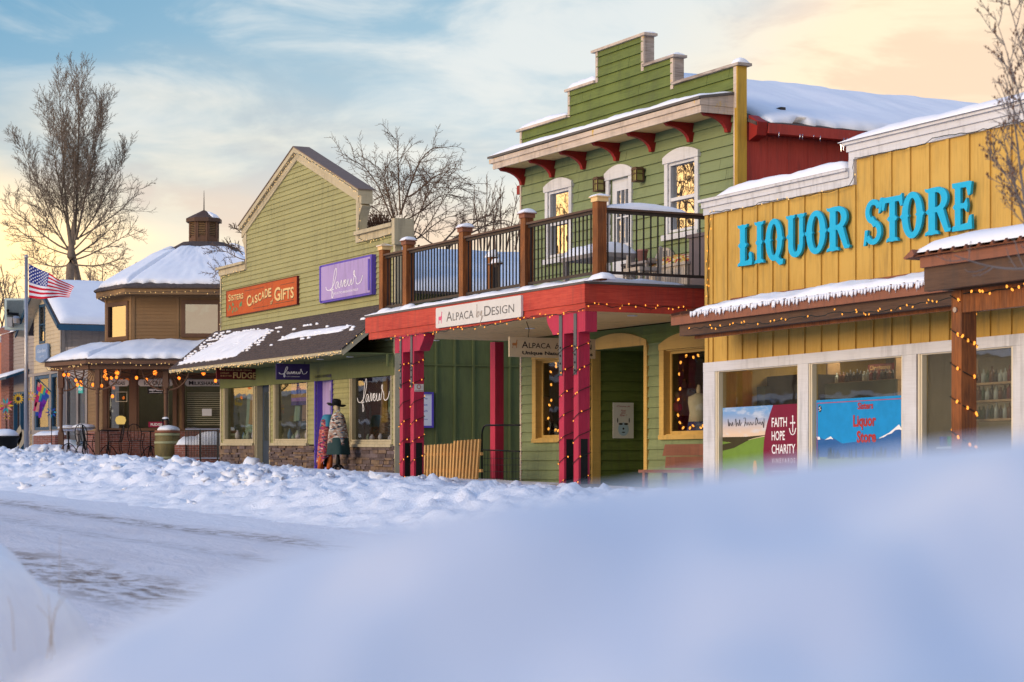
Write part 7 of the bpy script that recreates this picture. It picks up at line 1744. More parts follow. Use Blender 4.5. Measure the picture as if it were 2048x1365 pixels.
# lights on the parlour
def rp_(lst): return [ray(px, py, Yd) for px, py, Yd in lst]
lights("pale string of lights along the octagonal parlour's upper eave", rp_([(193, 598, 63.4), (220, 593, 62.6), (248, 586, 61.8), (300, 585, 61.8), (360, 583, 61.9), (441, 586, 62)]), "light strings on the fronts", step=.18, mat='bulb_pale', lit=.9, seed=41, r=.011)
lights("pale string of lights along the parlour's porch gutter", rp_([(92, 735, 62.1), (97, 742, 62.0), (130, 735, 61.2), (170, 729, 60.2), (230, 728, 60.2), (300, 729, 60.3), (345, 728, 60.4)]), "light strings on the fronts", step=.14, mat='bulb_pale', lit=.9, seed=42, r=.011, wob=.04)
gl = root("globe_lights", "big orange globe bulbs strung loosely under the parlour porch", "string lights", ray(130, 745, 61.5), "light strings on the fronts")
for i, (px, py) in enumerate(((128, 750), (137, 750), (152, 761), (161, 765), (155, 770), (163, 770), (186, 770), (203, 772), (210, 743), (211, 749), (209, 753), (213, 758), (223, 756), (234, 746), (233, 755), (273, 756), (310, 746), (358, 757), (293, 760), (407, 746), (431, 762), (225, 793))):
    m = MB(); m.ball(ray(px, py, 61.6+.3*sin(i)), .045 if i not in (13, 16, 19) else .065, (1, 1, 1.2), 8, 6); m.build("globe", M['bulb_red'], gl, smooth=True)
m = MB(); m.tube(rp_([(124, 745, 61.6), (150, 757, 61.6), (190, 765, 61.6), (235, 742, 61.6), (280, 752, 61.6), (330, 742, 61.6), (380, 752, 61.6), (431, 745, 61.6)]), .008, 4); m.build("wire", M['wire'], gl)
# ================================================================== GROUND, STREET, SNOW BANKS
TH = radians(27.9); cT, sT = cos(TH), sin(TH)
def AL(x, y): return cT*x+sT*y, -sT*x+cT*y       # distance towards the fronts, distance along the street
def XYf(A, L): return A*cT-L*sT, A*sT+L*cT
def sstep(a, b_, x): t = min(1, max(0, (x-a)/(b_-a))); return t*t*(3-2*t)
def street_z(L): return CZ-1.10+.0125*max(0, min(60, L-14))
def walk_z(L): return CZ-.66+.0155*max(0, min(60, L-27))
def base_z(A, L):
    z = street_z(L); w_ = walk_z(L)
    return z+(w_-z)*sstep(12.2, 13.6, A)
def fb(x, y, s, o=4):
    v = 0; a = 1; t = 0
    for i in range(o): v += a*noise.noise(Vector((x*s, y*s, i*7.3))); t += a; a *= .5; s *= 2.1
    return v/t
# far ground
m = MB(); N_ = 60
vs = []
for j in range(N_+1):
    for i in range(N_+1):
        A = -420+840*i/N_; L = -60+1000*j/N_; x, y = XYf(A, L); vs.append((x, y, min(street_z(L), CZ-.35)-.30+(.12*fb(x, y, .05) if L > 5 else 0)))
m.add(vs, [(j*(N_+1)+i, j*(N_+1)+i+1, (j+1)*(N_+1)+i+1, (j+1)*(N_+1)+i) for j in range(N_) for i in range(N_)])
m.build("ground", M['snow_soft'], None, kind="structure", smooth=True, origin=(0, 0, 0))
# the snow-packed street with its gritted wheel tracks
def street_mat():
    mt, bb = material('packed_snow_street'); tcn = bb.n('ShaderNodeTexCoord').outputs['Object']
    mp = bb.mapping(tcn, rot=(0, 0, -TH))        # x' towards the fronts, y' along the street
    sp = bb.n('ShaderNodeSeparateXYZ'); bb.put(sp.inputs[0], mp); A_ = sp.outputs[0]
    wob = bb.m('MULTIPLY', bb.m('SUBTRACT', bb.noise(bb.mapping(mp, scale=(.3, .12, 1)), 1., 3), .5), 1.4)
    A2 = bb.m('ADD', A_, wob)
    tr = None
    for a0, wdt, st_ in ((3.4, .40, .5), (4.9, .85, 1.), (7.2, .30, .4), (8.5, .55, .85), (1.2, .7, .9)):
        t = bb.mr(bb.m('ABSOLUTE', bb.m('SUBTRACT', A2, a0)), wdt, wdt*.15, 0, st_); tr = t if tr is None else bb.m('MAXIMUM', tr, t)
    g = bb.noise(bb.mapping(mp, scale=(2.6, .55, 1)), 2.2, 6, .72, .4); g2 = bb.noise(mp, 7., 5, .7)
    dirt = bb.m('MULTIPLY', tr, bb.mr(bb.m('ADD', bb.m('MULTIPLY', g, .6), bb.m('MULTIPLY', g2, .4)), .44, .58))
    veil = bb.mr(bb.noise(bb.mapping(mp, scale=(1., .3, 1)), .9, 5, .65), .42, .70, 0, .5)
    c = bb.mix(veil, (.74, .70, .73), (.60, .54, .56)); c = bb.mix(bb.m('MULTIPLY', dirt, .95), c, (.20, .12, .075))
    c = bb.mix(bb.mr(A2, 8.2, 9.6, 0, .9), c, (.84, .83, .87))
    h = bb.m('ADD', bb.m('MULTIPLY', g, .7), bb.m('MULTIPLY', g2, .3))
    return finish(mt, bb, c, .6, bb.m('SUBTRACT', h, bb.m('MULTIPLY', dirt, .25)), .8, .07, Specular_IOR_Level=.3)
m = MB(); nA, nL = 110, 420; vs = []
for j in range(nL+1):
    L = 2.0+160*(j/nL)**1.6
    for i in range(nA+1):
        A = -14+32.5*i/nA; x, y = XYf(A, L); z = base_z(A, L)+.022*fb(A*1.5, L*.5, 1.2)+.02*fb(A, L, .25)
        for a0 in (3.5, 5.2, 7.3, 8.6, 1.2): z -= .018*math.exp(-((A-a0)/.22)**2)
        vs.append((x, y, z))
m.add(vs, [(j*(nA+1)+i, j*(nA+1)+i+1, (j+1)*(nA+1)+i+1, (j+1)*(nA+1)+i) for j in range(nL) for i in range(nA)])
m.build("street", street_mat(), None, kind="structure", smooth=True, origin=(0, 0, 0))
# ploughed bank along the pavement
def crest(L):
    """height of the bank above the base level"""
    k = [(18, .05), (26, .05), (30, .04), (32.5, .02), (35, .04), (38, .12), (42, .14), (48, .12), (52, .20), (56, .16), (60, .20), (66, .16), (72, .12), (90, .10), (130, .1)]
    for (a, u), (c, v) in zip(k, k[1:]):
        if L <= c: t = min(1, max(0, (L-a)/(c-a))); return u+(v-u)*t
    return .4
def bank(A, L):
    ac = 13.4+.35*noise.noise(Vector((L*.16, 3, 1))); h = crest(L)
    lumps = fb(A, L, .9, 3); big = noise.noise(Vector((A*.5, L*.35, 9)))
    if A < ac: t = sstep(9.6+.8*noise.noise(Vector((L*.1, 8, 2))), ac, A)
    else: t = 1-.55*sstep(ac+.3, ac+1.9, A)
    foot = sstep(9.2, 10.4, A)
    z = base_z(A, L)+(h-.05+.45*(1-sstep(12.2, 13.6, A)))*t*(1+.2*big)-.08*(1-t)
    rg = 0; a_ = .11; s_ = 1.3
    for o_ in range(4): rg += a_*(.5-abs(noise.noise(Vector((A*s_, L*s_*.8, 3.1*o_))))); a_ *= .62; s_ *= 2.3
    ch = max(0, noise.noise(Vector((A*2.3, L*2.0, 5)))-.06)*.17+max(0, noise.noise(Vector((A*5.2, L*4.6, 2)))-.05)*.13
    z += t*(lumps*.07)+(rg*1.15+ch*1.0+.025*fb(A, L, 7., 3))*min(1, t*1.6+.15)*foot
    return z-.05*(1-foot)-.35*(1-sstep(8.7, 9.3, A))-.5*(1-sstep(-6, 2, L))
m = MB(); nA, nL = 110, 900; vs = []
for j in range(nL+1):
    L = -6+101*(j/nL)**.95
    for i in range(nA+1):
        A = 8.6+7.9*i/nA; x, y = XYf(A, L); vs.append((x, y, bank(A, L)))
m.add(vs, [(j*(nA+1)+i, j*(nA+1)+i+1, (j+1)*(nA+1)+i+1, (j+1)*(nA+1)+i) for j in range(nL) for i in range(nA)])
bk = m.build("snow_bank", snow_mat('ploughed_snow', .8, 2.2, .55, (.84, .86, .92)), None, kind="structure", smooth=True, origin=(0, 0, 0))
m = MB(); rr = random.Random(77)
for i in range(600):
    L = rr.uniform(30, 66); A = rr.gauss(12.9, 1.1); r_ = .02+.11*rr.random()**3.5
    if A < 9.5 or A > 14.6: continue
    x, y = XYf(A, L); m.ball((x, y, bank(A, L)+r_*.05), r_, (1.3, .9, .75), 9, 6, 1.3, i)
# a few shovelled blocks right of the far plinth
for px, py, r_, Yd in ((857, 968, .15, 35.5), (885, 965, .22, 35), (897, 976, .16, 34.5), (910, 967, .13, 35), (930, 978, .16, 34), (944, 980, .12, 34), (958, 983, .12, 33.6), (905, 985, .2, 33.8), (872, 985, .15, 34), (503, 922, .22, 52), (478, 938, .2, 51), (520, 930, .17, 51), (575, 938, .2, 48.5), (590, 946, .15, 48), (650, 946, .14, 46), (545, 938, .14, 50), (715, 955, .1, 42), (745, 958, .12, 41)):
    p = ray(px, py, Yd); m.ball(p-Vector((0, 0, r_*.6)), r_, (1.1, 1, .95), 10, 8, .55, px); m.ball(p+Vector((r_*.9, .1, -r_*.9)), r_*.7, (1, 1, .9), 9, 6, .6, px+1)
m.build("snow_chunks", bk.data.materials[0], None, kind="stuff", smooth=True, origin=(0, 0, 0))
# heaped snow under the porch's left post
m = MB()
for px, py, r_, Yd, sq in ((118, 915, .9, 64, .55), (100, 905, .8, 65, .5), (150, 905, .9, 65.5, .4), (135, 890, .6, 66.5, .5), (60, 915, 1.4, 63, .2)):
    p = ray(px, py, Yd); m.ball(p-Vector((0, 0, r_*sq*.4)), r_, (1.2, 1, sq), 24, 14, .35, px)
m.build("snow_pile", M['snow'], None, kind="structure", smooth=True, origin=(0, 0, 0))
# ------------------------------------------------------------------ the near drift the camera looks over
def drift_z(x, y):
    px = x/max(y, .3)*FPX+CX
    k = [(-700, 1560), (-200, 1430), (0, 1390), (150, 1300), (300, 1218), (450, 1150), (620, 1094), (800, 1046), (1000, 1003), (1200, 972), (1400, 938), (1600, 912), (1850, 888), (2048, 872), (2600, 850)]
    return k
def crest_py(px):
    k = drift_z(0, 1)
    for (a, u), (c, v) in zip(k, k[1:]):
        if px <= c:
            t = min(1, max(0, (px-a)/(c-a))); return u+(v-u)*(t*t*(3-2*t)*.35+t*.65)
    return k[-1][1]
m = MB(); nx, ny = 230, 150; vs = []; Y0 = 1.42
def dz_(x, y):
    # crest line stands at y = Y0; the drift falls away on both sides
    pxc = x/Y0*FPX+CX; zc = -(crest_py(pxc)-HY)/FPX*Y0
    f_ = zc
    if y > Y0: z = f_-.34*(y-Y0)**1.35-.02*(y-Y0)
    else: z = f_-.28*(Y0-y)**1.5 if y > 0 else f_-.474-.50*(-y)
    z += (.045*fb(x, y, 2.2, 2)+.036*fb(x*1.0, y*.8, 5.5, 3)+.006*fb(x, y, 17, 2))*sstep(.0, .22, abs(y-Y0)+.035)
    z += -.035*math.exp(-((x+.02-(y-1.05)*.9)/.11)**2)*sstep(1.42, 1.25, y) if y < 1.42 else 0
    z -= .30*max(0, abs(x-.2)-1.3)**2
    return CZ+z
for j in range(ny+1):
    y = -1.6+6.0*(j/ny)
    for i in range(nx+1): u = 2*i/nx-1; x = .3+u*(.9+2.6*abs(u)**2); vs.append((x, y, dz_(x, y)))
m.add(vs, [(j*(nx+1)+i, j*(nx+1)+i+1, (j+1)*(nx+1)+i+1, (j+1)*(nx+1)+i) for j in range(ny) for i in range(nx)])
m.build("snow_drift", M['snow_soft'], None, kind="structure", smooth=True, origin=(0, 0, CZ))
# rounded shovelled mound at the left edge with a few dead stalks
m = MB(); nx, ny = 90, 90; vs = []
for j in range(ny+1):
    for i in range(nx+1):
        x, y = -4.6+3.1*i/nx, 7.2+3.6*j/ny
        wx = x+.10*noise.noise(Vector((y*2.1, 3, 1)))+.05*noise.noise(Vector((y*6, x*3, 4)))
        u = (wx+2.64)/.55; hx = sqrt(max(0, 1-max(0, u)**2.6)); v = (y-9.2)/(1.5); hy = max(0, 1-abs(v)**2.4)
        h = .70*hx*hy**.7*(1-.12*max(0, -u)); h *= 1+.22*fb(x, y, 1.6, 3)
        # a hollow scooped out of the near face
        h -= .16*math.exp(-((x+2.32)/.13)**2-((y-8.3)/.22)**2)
        vs.append((x, y, CZ-1.13+h))
m.add(vs, [(j*(nx+1)+i, j*(nx+1)+i+1, (j+1)*(nx+1)+i+1, (j+1)*(nx+1)+i) for j in range(ny) for i in range(nx)])
m.build("snow_mound", snow_mat('sunlit_snow', .2, 1., 0., (.95, .94, .95)), None, kind="structure", smooth=True, origin=(-1.7, 5.9, CZ-1))  # whiter base colour stands in for sunlight on the mound
M['straw'] = plain('straw', (.40, .27, .13), .9)
m = MB(); rr = random.Random(6)
for i in range(6):
    px, py = rr.choice(((125, 1130), (15, 1245), (100, 1250))); b_ = ray(px+rr.uniform(-14, 14), py+rr.uniform(0, 20), 8.2 if py > 1150 else 9.); h_ = rr.uniform(.06, .2); l = Vector((rr.uniform(-.05, .08), 0, h_))
    m.tube([b_-Vector((0, 0, .1)), b_+l*.5, b_+l+Vector((l.x*.4, 0, 0))], .0013, 4, r2=.0007)
m.build("dead_grass", M['straw'], None, kind="stuff", origin=(-1.5, 5.5, CZ-.5))
# ================================================================== BARE TREES
def grow(m, p, d, L, r, lev, rn, P):
    """one limb as a polyline with side shoots; P: per-level settings"""
    s = P[lev]; n = s['n']; pts = [Vector(p)]; dirs = []; q = Vector(p); dd = Vector(d).normalized(); step = L/n
    for i in range(n):
        t = i/n
        dd = (dd+Vector((rn.uniform(-1, 1), rn.uniform(-1, 1), rn.uniform(-1, 1)))*s['wig']+Vector((0, 0, 1))*s['up']*(1 if not s.get('droop') else (1-t*s['droop']))).normalized()
        q = q+dd*step; pts.append(q.copy()); dirs.append(dd.copy())
    m.tube(pts, r, s['sides'], r2=r*s.get('taper', .35), cap=False)
    if lev+1 < len(P):
        c = s['kids']; t0 = s.get('t0', .2)
        for k in range(c):
            t = t0+(1-t0)*(k+rn.random())/c; i = min(n-1, int(t*n)); b_ = pts[i].lerp(pts[i+1], t*n-i); ax = dirs[i]
            side = ax.orthogonal().normalized(); side = Matrix.Rotation(rn.uniform(0, 2*pi), 3, ax)@side
            if rn.random() < s.get('flat', 0): side = Vector((side.x, side.y*.35, side.z)).normalized()
            a = radians(rn.uniform(*s['ang'])); nd = ax*cos(a)+side*sin(a)
            grow(m, b_, nd, L*rn.uniform(*s['len'])*(1-s.get('fall', .5)*t), max(r*s.get('rr', .45)*(1-.5*t), P[lev+1].get('rmin', .004)), lev+1, rn, P)
def tree(label, base, limbs, P, mat, seed, trunk_r, trunk_pts, cat="tree", name="bare_tree", group=None):
    rn = random.Random(seed); rt = root(name, label, cat, tuple(base), group)
    m = MB(); m.tube(cr(trunk_pts, 4), trunk_r, 10, r2=trunk_r*.42, cap=True); m.build("trunk", M[mat], rt, smooth=True)
    m = MB()
    for (p, d, L, r) in limbs: grow(m, p, d, L, r, 0, rn, P)
    m.build("crown", M[mat], rt, smooth=True); return rt
# cottonwood behind the tan house
Yt = 96.; k_ = Yt/FPX
def R_(px, py, dy=0): return ray(px, py, Yt)+Vector((0, dy, 0))
P1 = [dict(n=9, wig=.035, up=.05, kids=38, t0=.08, ang=(22, 42), len=(.26, .42), fall=.55, rr=.30, sides=6, taper=.12),
      dict(n=6, wig=.09, up=.10, kids=10, t0=.12, ang=(25, 50), len=(.30, .5), fall=.4, rr=.5, sides=4, taper=.3, rmin=.010),
      dict(n=4, wig=.13, up=.08, kids=5, t0=.2, ang=(25, 55), len=(.3, .55), rr=.6, sides=3, rmin=.010), dict(n=2, wig=.15, up=.05, sides=3, rmin=.0085)]
lim = []; LUP = 0.; YO = 0
def L1(x0, y0, x1, y1, r, dy=0, dy0=0):
    y1 += YO; a, c = R_(x0, y0, dy0), R_(x1, y1, dy); c = c+Vector((0, 0, LUP*(c-a).length)); lim.append((a, c-a, (c-a).length, r*.60))
L1(150, 470, 168, 142, .12, .5); L1(140, 490, 112, 175, .10, -.6); L1(152, 480, 205, 200, .085, .8); L1(145, 500, 240, 225, .08, -1.5); L1(138, 470, 75, 210, .075, 1.6); L1(150, 490, 160, 200, .07, -2.5)
L1(136, 500, 30, 290, .07, -1.); L1(155, 480, 262, 300, .07, 2.)
tree("tall bare cottonwood with several upright leaders behind tan house", R_(140, 565), lim, P1, 'bark_far', 3, .25, [R_(141, 620), R_(140, 560), R_(142, 500), R_(150, 440)])
P1b = [dict(n=9, wig=.07, up=.055, kids=14, t0=.2, ang=(25, 65), len=(.28, .5), fall=.4, rr=.42, sides=6, taper=.15, flat=.6),
       dict(n=6, wig=.12, up=.08, kids=8, t0=.15, ang=(25, 60), len=(.35, .6), fall=.4, rr=.5, sides=4, rmin=.014),
       dict(n=4, wig=.16, up=.06, kids=4, t0=.2, ang=(25, 60), len=(.35, .6), rr=.6, sides=3, rmin=.010), dict(n=2, wig=.15, up=.05, sides=3, rmin=.007)]
lim = []
for a in ((135, 500, -30, 440, .09), (138, 510, 5, 480, .07), (145, 515, 230, 455, .10), (150, 520, 285, 490, .075), (140, 530, 20, 545, .075), (150, 530, 250, 555, .08), (148, 500, 262, 400, .07), (140, 500, 30, 400, .065), (150, 480, 300, 410, .075)): L1(*a, dy=random.Random(a[2]).uniform(-3, 3))
rt2 = tree("spreading lower limbs of a second bare tree mingled with the cottonwood", R_(148, 570, 2), lim, P1b, 'bark_far', 5, .2, [R_(150, 620, 2), R_(148, 560, 1), R_(144, 500, 0), R_(136, 450, 0)])
# arching fruit tree behind the cream gable
Yt = 58.; LUP = .22; YO = 48
Pf = [dict(n=11, wig=.06, up=.20, droop=2.9, kids=11, t0=.2, ang=(30, 65), len=(.32, .55), fall=.25, rr=.45, sides=6, taper=.25, flat=.7),
      dict(n=7, wig=.10, up=.15, droop=2.7, kids=9, t0=.1, ang=(30, 65), len=(.25, .45), fall=.3, rr=.5, sides=4, rmin=.010),
      dict(n=4, wig=.14, up=.05, kids=5, t0=.1, ang=(35, 70), len=(.15, .35), rr=.6, sides=3, rmin=.006), dict(n=2, wig=.1, up=.0, sides=3, rmin=.005)]
lim = []
L1(795, 455, 690, 290, .048); L1(790, 440, 745, 300, .045, 1); L1(800, 430, 860, 262, .065); L1(800, 420, 800, 270, .045, -1); L1(815, 395, 930, 330, .045); L1(800, 470, 720, 390, .04, -1); L1(810, 440, 950, 400, .04, 1); L1(815, 470, 900, 380, .038, -1.5); L1(795, 430, 770, 330, .038, 1.5); L1(830, 480, 930, 420, .035, 1)
for i in range(5): L1(800+8*i, 480, 740+55*i, 350+9*abs(i-2), .028, (-1)**i*2)
tree("gnarled bare fruit tree with arching boughs between the gable and the green building", R_(800, 560), lim, Pf, 'bark', 8, .16, [R_(792, 600), R_(796, 520), R_(800, 440)])
lim = []; Yt = 56.
L1(905, 480, 1010, 410, .06); L1(880, 490, 960, 420, .05, 1); L1(870, 490, 800, 440, .04); L1(930, 470, 1040, 445, .05, .5)
tree("low arching fruit bough tree just behind balcony rail", R_(890, 600), lim, Pf, 'bark', 9, .10, [R_(872, 640), R_(880, 540), R_(905, 480)])
Yt = 62.; lim = []; LUP = 0.; YO = 20
Pu = [dict(n=7, wig=.05, up=.05, kids=7, t0=.2, ang=(15, 35), len=(.3, .5), fall=.4, rr=.5, sides=5, taper=.2), dict(n=4, wig=.1, up=.1, kids=4, t0=.2, ang=(20, 45), len=(.3, .5), rr=.6, sides=3, rmin=.012), dict(n=2, wig=.1, up=.05, sides=3, rmin=.008)]
for x0, x1, y1 in ((962, 950, 370), (968, 972, 350), (990, 985, 360), (1000, 1012, 355), (1012, 1035, 375), (975, 1000, 380), (1030, 1055, 372)): L1(x0, 500, x1, y1, .05)
tree("young upright bare tree close to the green building's left corner", R_(985, 600), lim, Pu, 'bark', 12, .08, [R_(985, 640), R_(985, 500)])
# twigs of the fruit tree reaching over the parlour roof
Yt = 59.5; lim = []
for a in ((490, 520, 420, 500), (488, 540, 425, 545), (486, 510, 455, 470), (492, 560, 440, 580), (488, 470, 458, 440)): L1(*a, .028)
tree("thin bare twigs reaching over the parlour roof beside the cream gable", R_(500, 700), lim, Pf, 'bark', 14, .06, [R_(505, 760), R_(500, 640), R_(490, 520)])
# round brown bush mound seen over the parapet
c = ray(762, 494, 56); rt = root("beech_bush", "dense rounded brown bush showing above right parapet of gift shop", "bush", c)
rn = random.Random(15); m = MB()
for i in range(900):
    d = Vector((rn.gauss(0, 1), rn.gauss(0, 1), abs(rn.gauss(0, 1)))).normalized()*(.75+.3*rn.random()); p = c+Vector((d.x*.85, d.y*.8, d.z*1.05-.15)); q = p+d*rn.uniform(.05, .18)+Vector((rn.uniform(-.1, .1), 0, rn.uniform(-.05, .05)))
    m.tube([p*.8+c*.2, p, q], .010, 3, r2=.004, cap=False)
    s_ = .035; a = Vector((rn.uniform(-1, 1), rn.uniform(-1, 1), rn.uniform(-1, 1)))*s_; b_ = Vector((rn.uniform(-1, 1), rn.uniform(-1, 1), rn.uniform(-1, 1)))*s_; m.add([q+a, q+b_, q-a, q-b_], [(0, 1, 2, 3)])
m.build("foliage", coloured('dead_leaf', (.16, .075, .035)), rt); m = MB(); m.tube([c-Vector((0, 0, 4)), c], .12, 8); m.build("stem", M['bark'], rt)
# low dark thicket behind the flagpole
for k, (px, w_, h_, lab) in enumerate(((20, 1.8, 1.3, "twiggy thicket left of the flagpole behind rooftop unit"), (190, 2.0, .8, "twiggy undergrowth behind the tan house roof"), (255, 1.8, 1.0, "twiggy bush low between roofs left of cupola"))):
    c = ray(px, 600 if k == 0 else 570, 92); rt = root("thicket", lab, "bush", c); m = MB(); rn = random.Random(20+k)
    Pt = [dict(n=4, wig=.12, up=.06, kids=7, t0=.1, ang=(20, 50), len=(.3, .6), rr=.5, sides=4), dict(n=3, wig=.2, up=.02, kids=4, t0=.1, ang=(20, 60), len=(.3, .6), rr=.6, sides=3, rmin=.014), dict(n=2, wig=.2, up=0, sides=3, rmin=.012)]
    for i in range(22): grow(m, c+Vector((rn.uniform(-w_, w_), rn.uniform(-1, 1), -1.2)), Vector((rn.uniform(-.3, .3), 0, 1)), h_*rn.uniform(1.2, 2.2), .04, 0, rn, Pt)
    m.build("stems", M['bark_far'], rt)
# aspen at the right edge, close to the camera
Yt = 15.; lim = []; YO = 0
Pa = [dict(n=9, wig=.05, up=.045, kids=13, t0=.10, ang=(28, 50), len=(.22, .42), fall=.45, rr=.40, sides=7, taper=.2, flat=.6),
      dict(n=6, wig=.10, up=.10, kids=6, t0=.2, ang=(30, 60), len=(.25, .45), fall=.3, rr=.5, sides=5, rmin=.0045), dict(n=3, wig=.12, up=.1, kids=2, t0=.3, ang=(30, 60), len=(.3, .5), rr=.6, sides=4, rmin=.0028), dict(n=2, wig=.1, up=.05, sides=3, rmin=.0022)]
L1(2062, 480, 2010, 140, .022); L1(2085, 420, 2050, -60, .026); L1(2068, 440, 1975, 290, .013, .2); L1(2070, 330, 1985, 30, .014, -.2); L1(2060, 480, 2018, 250, .018, .3); L1(2100, 300, 2010, -40, .016, .2)
rt = tree("slender pale aspen with small buds rising at the right edge in front of yellow wall", R_(2085, 1100), lim, Pa, 'bark_grey', 21, .045, [R_(2090, 1200), R_(2080, 700), R_(2075, 420)])
rn = random.Random(4); m = MB()
cr_o = [o for o in rt.children if o.name.startswith('crown')][0]; vv = cr_o.data.vertices
for i in range(420):
    v = vv[rn.randrange(len(vv))].co+ORG[rt]; m.ball(v+Vector((rn.uniform(-.004, .004), 0, .006)), .009, (.6, .6, 1.4), 5, 4)
m.build("buds", M['twig'], rt, kind="stuff")
# low outreaching branch across the porch beam
lim = []; Yt = 14.0
Pb = [dict(n=12, wig=.07, up=.03, kids=7, t0=.1, ang=(35, 70), len=(.22, .38), fall=.3, rr=.5, sides=6, taper=.3, flat=.9), dict(n=5, wig=.12, up=.16, kids=4, t0=.25, ang=(25, 55), len=(.2, .35), rr=.6, sides=4, rmin=.004), dict(n=2, wig=.1, up=.1, sides=3, rmin=.003)]
L1(2120, 545, 1945, 520, .013)
lim[-1] = (R_(2120, 530), Vector((-.55, 0, -.11)), .75, .012)
tree("thin pale branch with bud tips reaching in front of the porch beam", R_(2150, 1100), lim, Pb, 'bark_grey', 23, .03, [R_(2150, 1200), R_(2140, 700), R_(2120, 530)])
# across the street, behind and left of the camera: bare trees the upper panes mirror
Pm = [dict(n=8, wig=.08, up=.05, kids=12, t0=.2, ang=(30, 60), len=(.35, .6), fall=.4, rr=.45, sides=6, taper=.3), dict(n=5, wig=.12, up=.05, kids=7, t0=.2, ang=(30, 60), len=(.35, .6), rr=.5, sides=4, rmin=.02), dict(n=3, wig=.15, up=.05, sides=3, rmin=.012)]
def mirror_tree(A, L, h_, seed, lab):
    x, y = XYf(A, L); b_ = Vector((x, y, CZ-1)); lim = []; rn = random.Random(seed)
    t = b_+Vector((.2, 0, h_*.35))
    for i in range(6): lim.append((b_+Vector((0, 0, h_*(.28+.04*i))), Vector((rn.uniform(-.7, .7), rn.uniform(-.7, .7), rn.uniform(.6, 1.2))), h_*rn.uniform(.45, .65), .14))
    tree(lab, b_, lim, Pm, 'bark', seed, .32, [b_-Vector((0, 0, .5)), b_+Vector((.1, .1, h_*.2)), t], group="bare trees across the street")
for k, (A, L, h_) in enumerate(((-9, 62, 17), (-10, 70, 18), (-8, 77, 17), (-10, 85, 19), (-9, 94, 18))): mirror_tree(A, L, h_, 50+k, "large bare street tree across the road mirrored in upper panes")

# shops across the street, out of the picture, that the panes mirror
def far_shop(A, L0, L1_, h_, mat, lab):
    a, c = Vector(XYf(A, L1_)), Vector(XYf(A, L0)); f = Seg(c, a); f.n = -f.n if f.n.dot(Vector((cT, sT))) < 0 else f.n
    rt = root("offscreen_shop", lab, "building", (a.x, a.y, CZ-1.1)); m = MB(); m.box(f, 0, f.len, -8, 0, -1.3, h_); m.build("wall", mat, rt)
    m = MB(); m.box(f, -.2, f.len+.2, -8.2, .3, h_, h_+.35); m.build("roof_snow", M['snow_soft'], rt)
    m = MB(); m.box(f, .2, f.len-.2, .02, 1.4, 2.0, 2.2); m.build("awning", M['snow_soft'], rt)
    for i in range(3): m = MB(); s = f.len*(i+.18)/3; m.box(f, s, s+f.len*.2, .01, .06, -.5, 1.5); m.build("window", M['glass_mid'], rt)
far_shop(-11, 58, 70, 3.6, M['tan'], "low tan shop across the road")
far_shop(-12, 72, 86, 4.2, M['brick'], "brick shop across the road")
far_shop(-11, 88, 104, 3.6, M['brown'], "brown shop across the road")
far_shop(-9.5, -22, -.6, 6.5, M['greytan'], "tall grey shop added out of view behind the camera to shade the near drift")  # unseen block added only to keep the sun off the near drift

far_shop(-12, 106, 135, 5., M['brick'], "long brick shop down the road")
far_shop(-11, 138, 175, 4.4, M['greytan'], "long grey shop down the road")
f = Fr(Vector((-30, -26)), (1, 0), (0, 1)); rt = root("offscreen_shop", "dark timber hall behind the camera", "building", (-30, -26, 0)); m = MB(); m.box(f, 0, 60, -6, 0, -2, 5.5); m.build("wall", M['cedar_dark'], rt); m = MB(); m.box(f, -.3, 60.3, -6.3, .4, 5.5, 5.9); m.build("roof_snow", M['snow_soft'], rt)
# ================================================================== FURNITURE ON THE BALCONY AND UNDER IT
F = G
def deckz(): return zDeck
# slatted white settle with flowered cushion, by the right window
d0 = -2.45; s0, s1 = F.S(1298, d0), F.S(1374, d0)
rt = root("settle_bench", "cream slatted garden settle with flowered cushion on balcony", "bench", F.T(s0, d0, zDeck)); LN = s1-s0
mw = M['ltcream'] if False else coloured('cream_resin', (.52, .43, .34))
m = MB(); m.box(F, s0, s1, d0-.03, d0, zDeck+.04, zDeck+.42); m.box(F, s0-.03, s1+.03, d0-.04, d0+.03, zDeck+.42, zDeck+.47); m.box(F, s0, s1, d0-.6, d0-.041, zDeck+.38, zDeck+.41); m.build("seat", mw, rt)
m = MB(); n = 14; P = [(s0+.35, zDeck+.5), (s1+.35, zDeck+.5)]+[(s1+.35+(s0+.35-s1-.35)*t/n, zDeck+.62+.55*sin(pi*(1-t/n)*.5)**1.0) for t in range(n+1)]
m.prism(F, P, d0-.68, d0-.63); m.build("backrest", mw, rt)
m = MB()
for i in range(15): s = s0+.05+LN*i/15; m.box(F, s-.004, s+.004, d0+.0, d0+.0025, zDeck+.06, zDeck+.40)
for i in range(20): s = s0+.45+(LN+.1)*i/20; m.box(F, s-.004, s+.004, d0-.629, d0-.626, zDeck+.52, zDeck+.62+.3*i/20)
m.build("board_grooves", M['ink_grey'], rt)
m = MB(); vs = []; snow_slab(m, F.T(s0+.02, d0-.02, zDeck+.47), F.T(s1-.05, d0-.02, zDeck+.47), F.T(s1-.05, d0-.6, zDeck+.5), F.T(s0+.02, d0-.6, zDeck+.5), .16, 24, 8, 160, .3, pw=3)
m.build("cushion", woven('flowered_cloth', (.50, .38, .10), [(.55, .08, .05), (.08, .14, .06), (.6, .3, .05), (.6, .5, .35), (.35, .05, .06)]), rt, smooth=True)
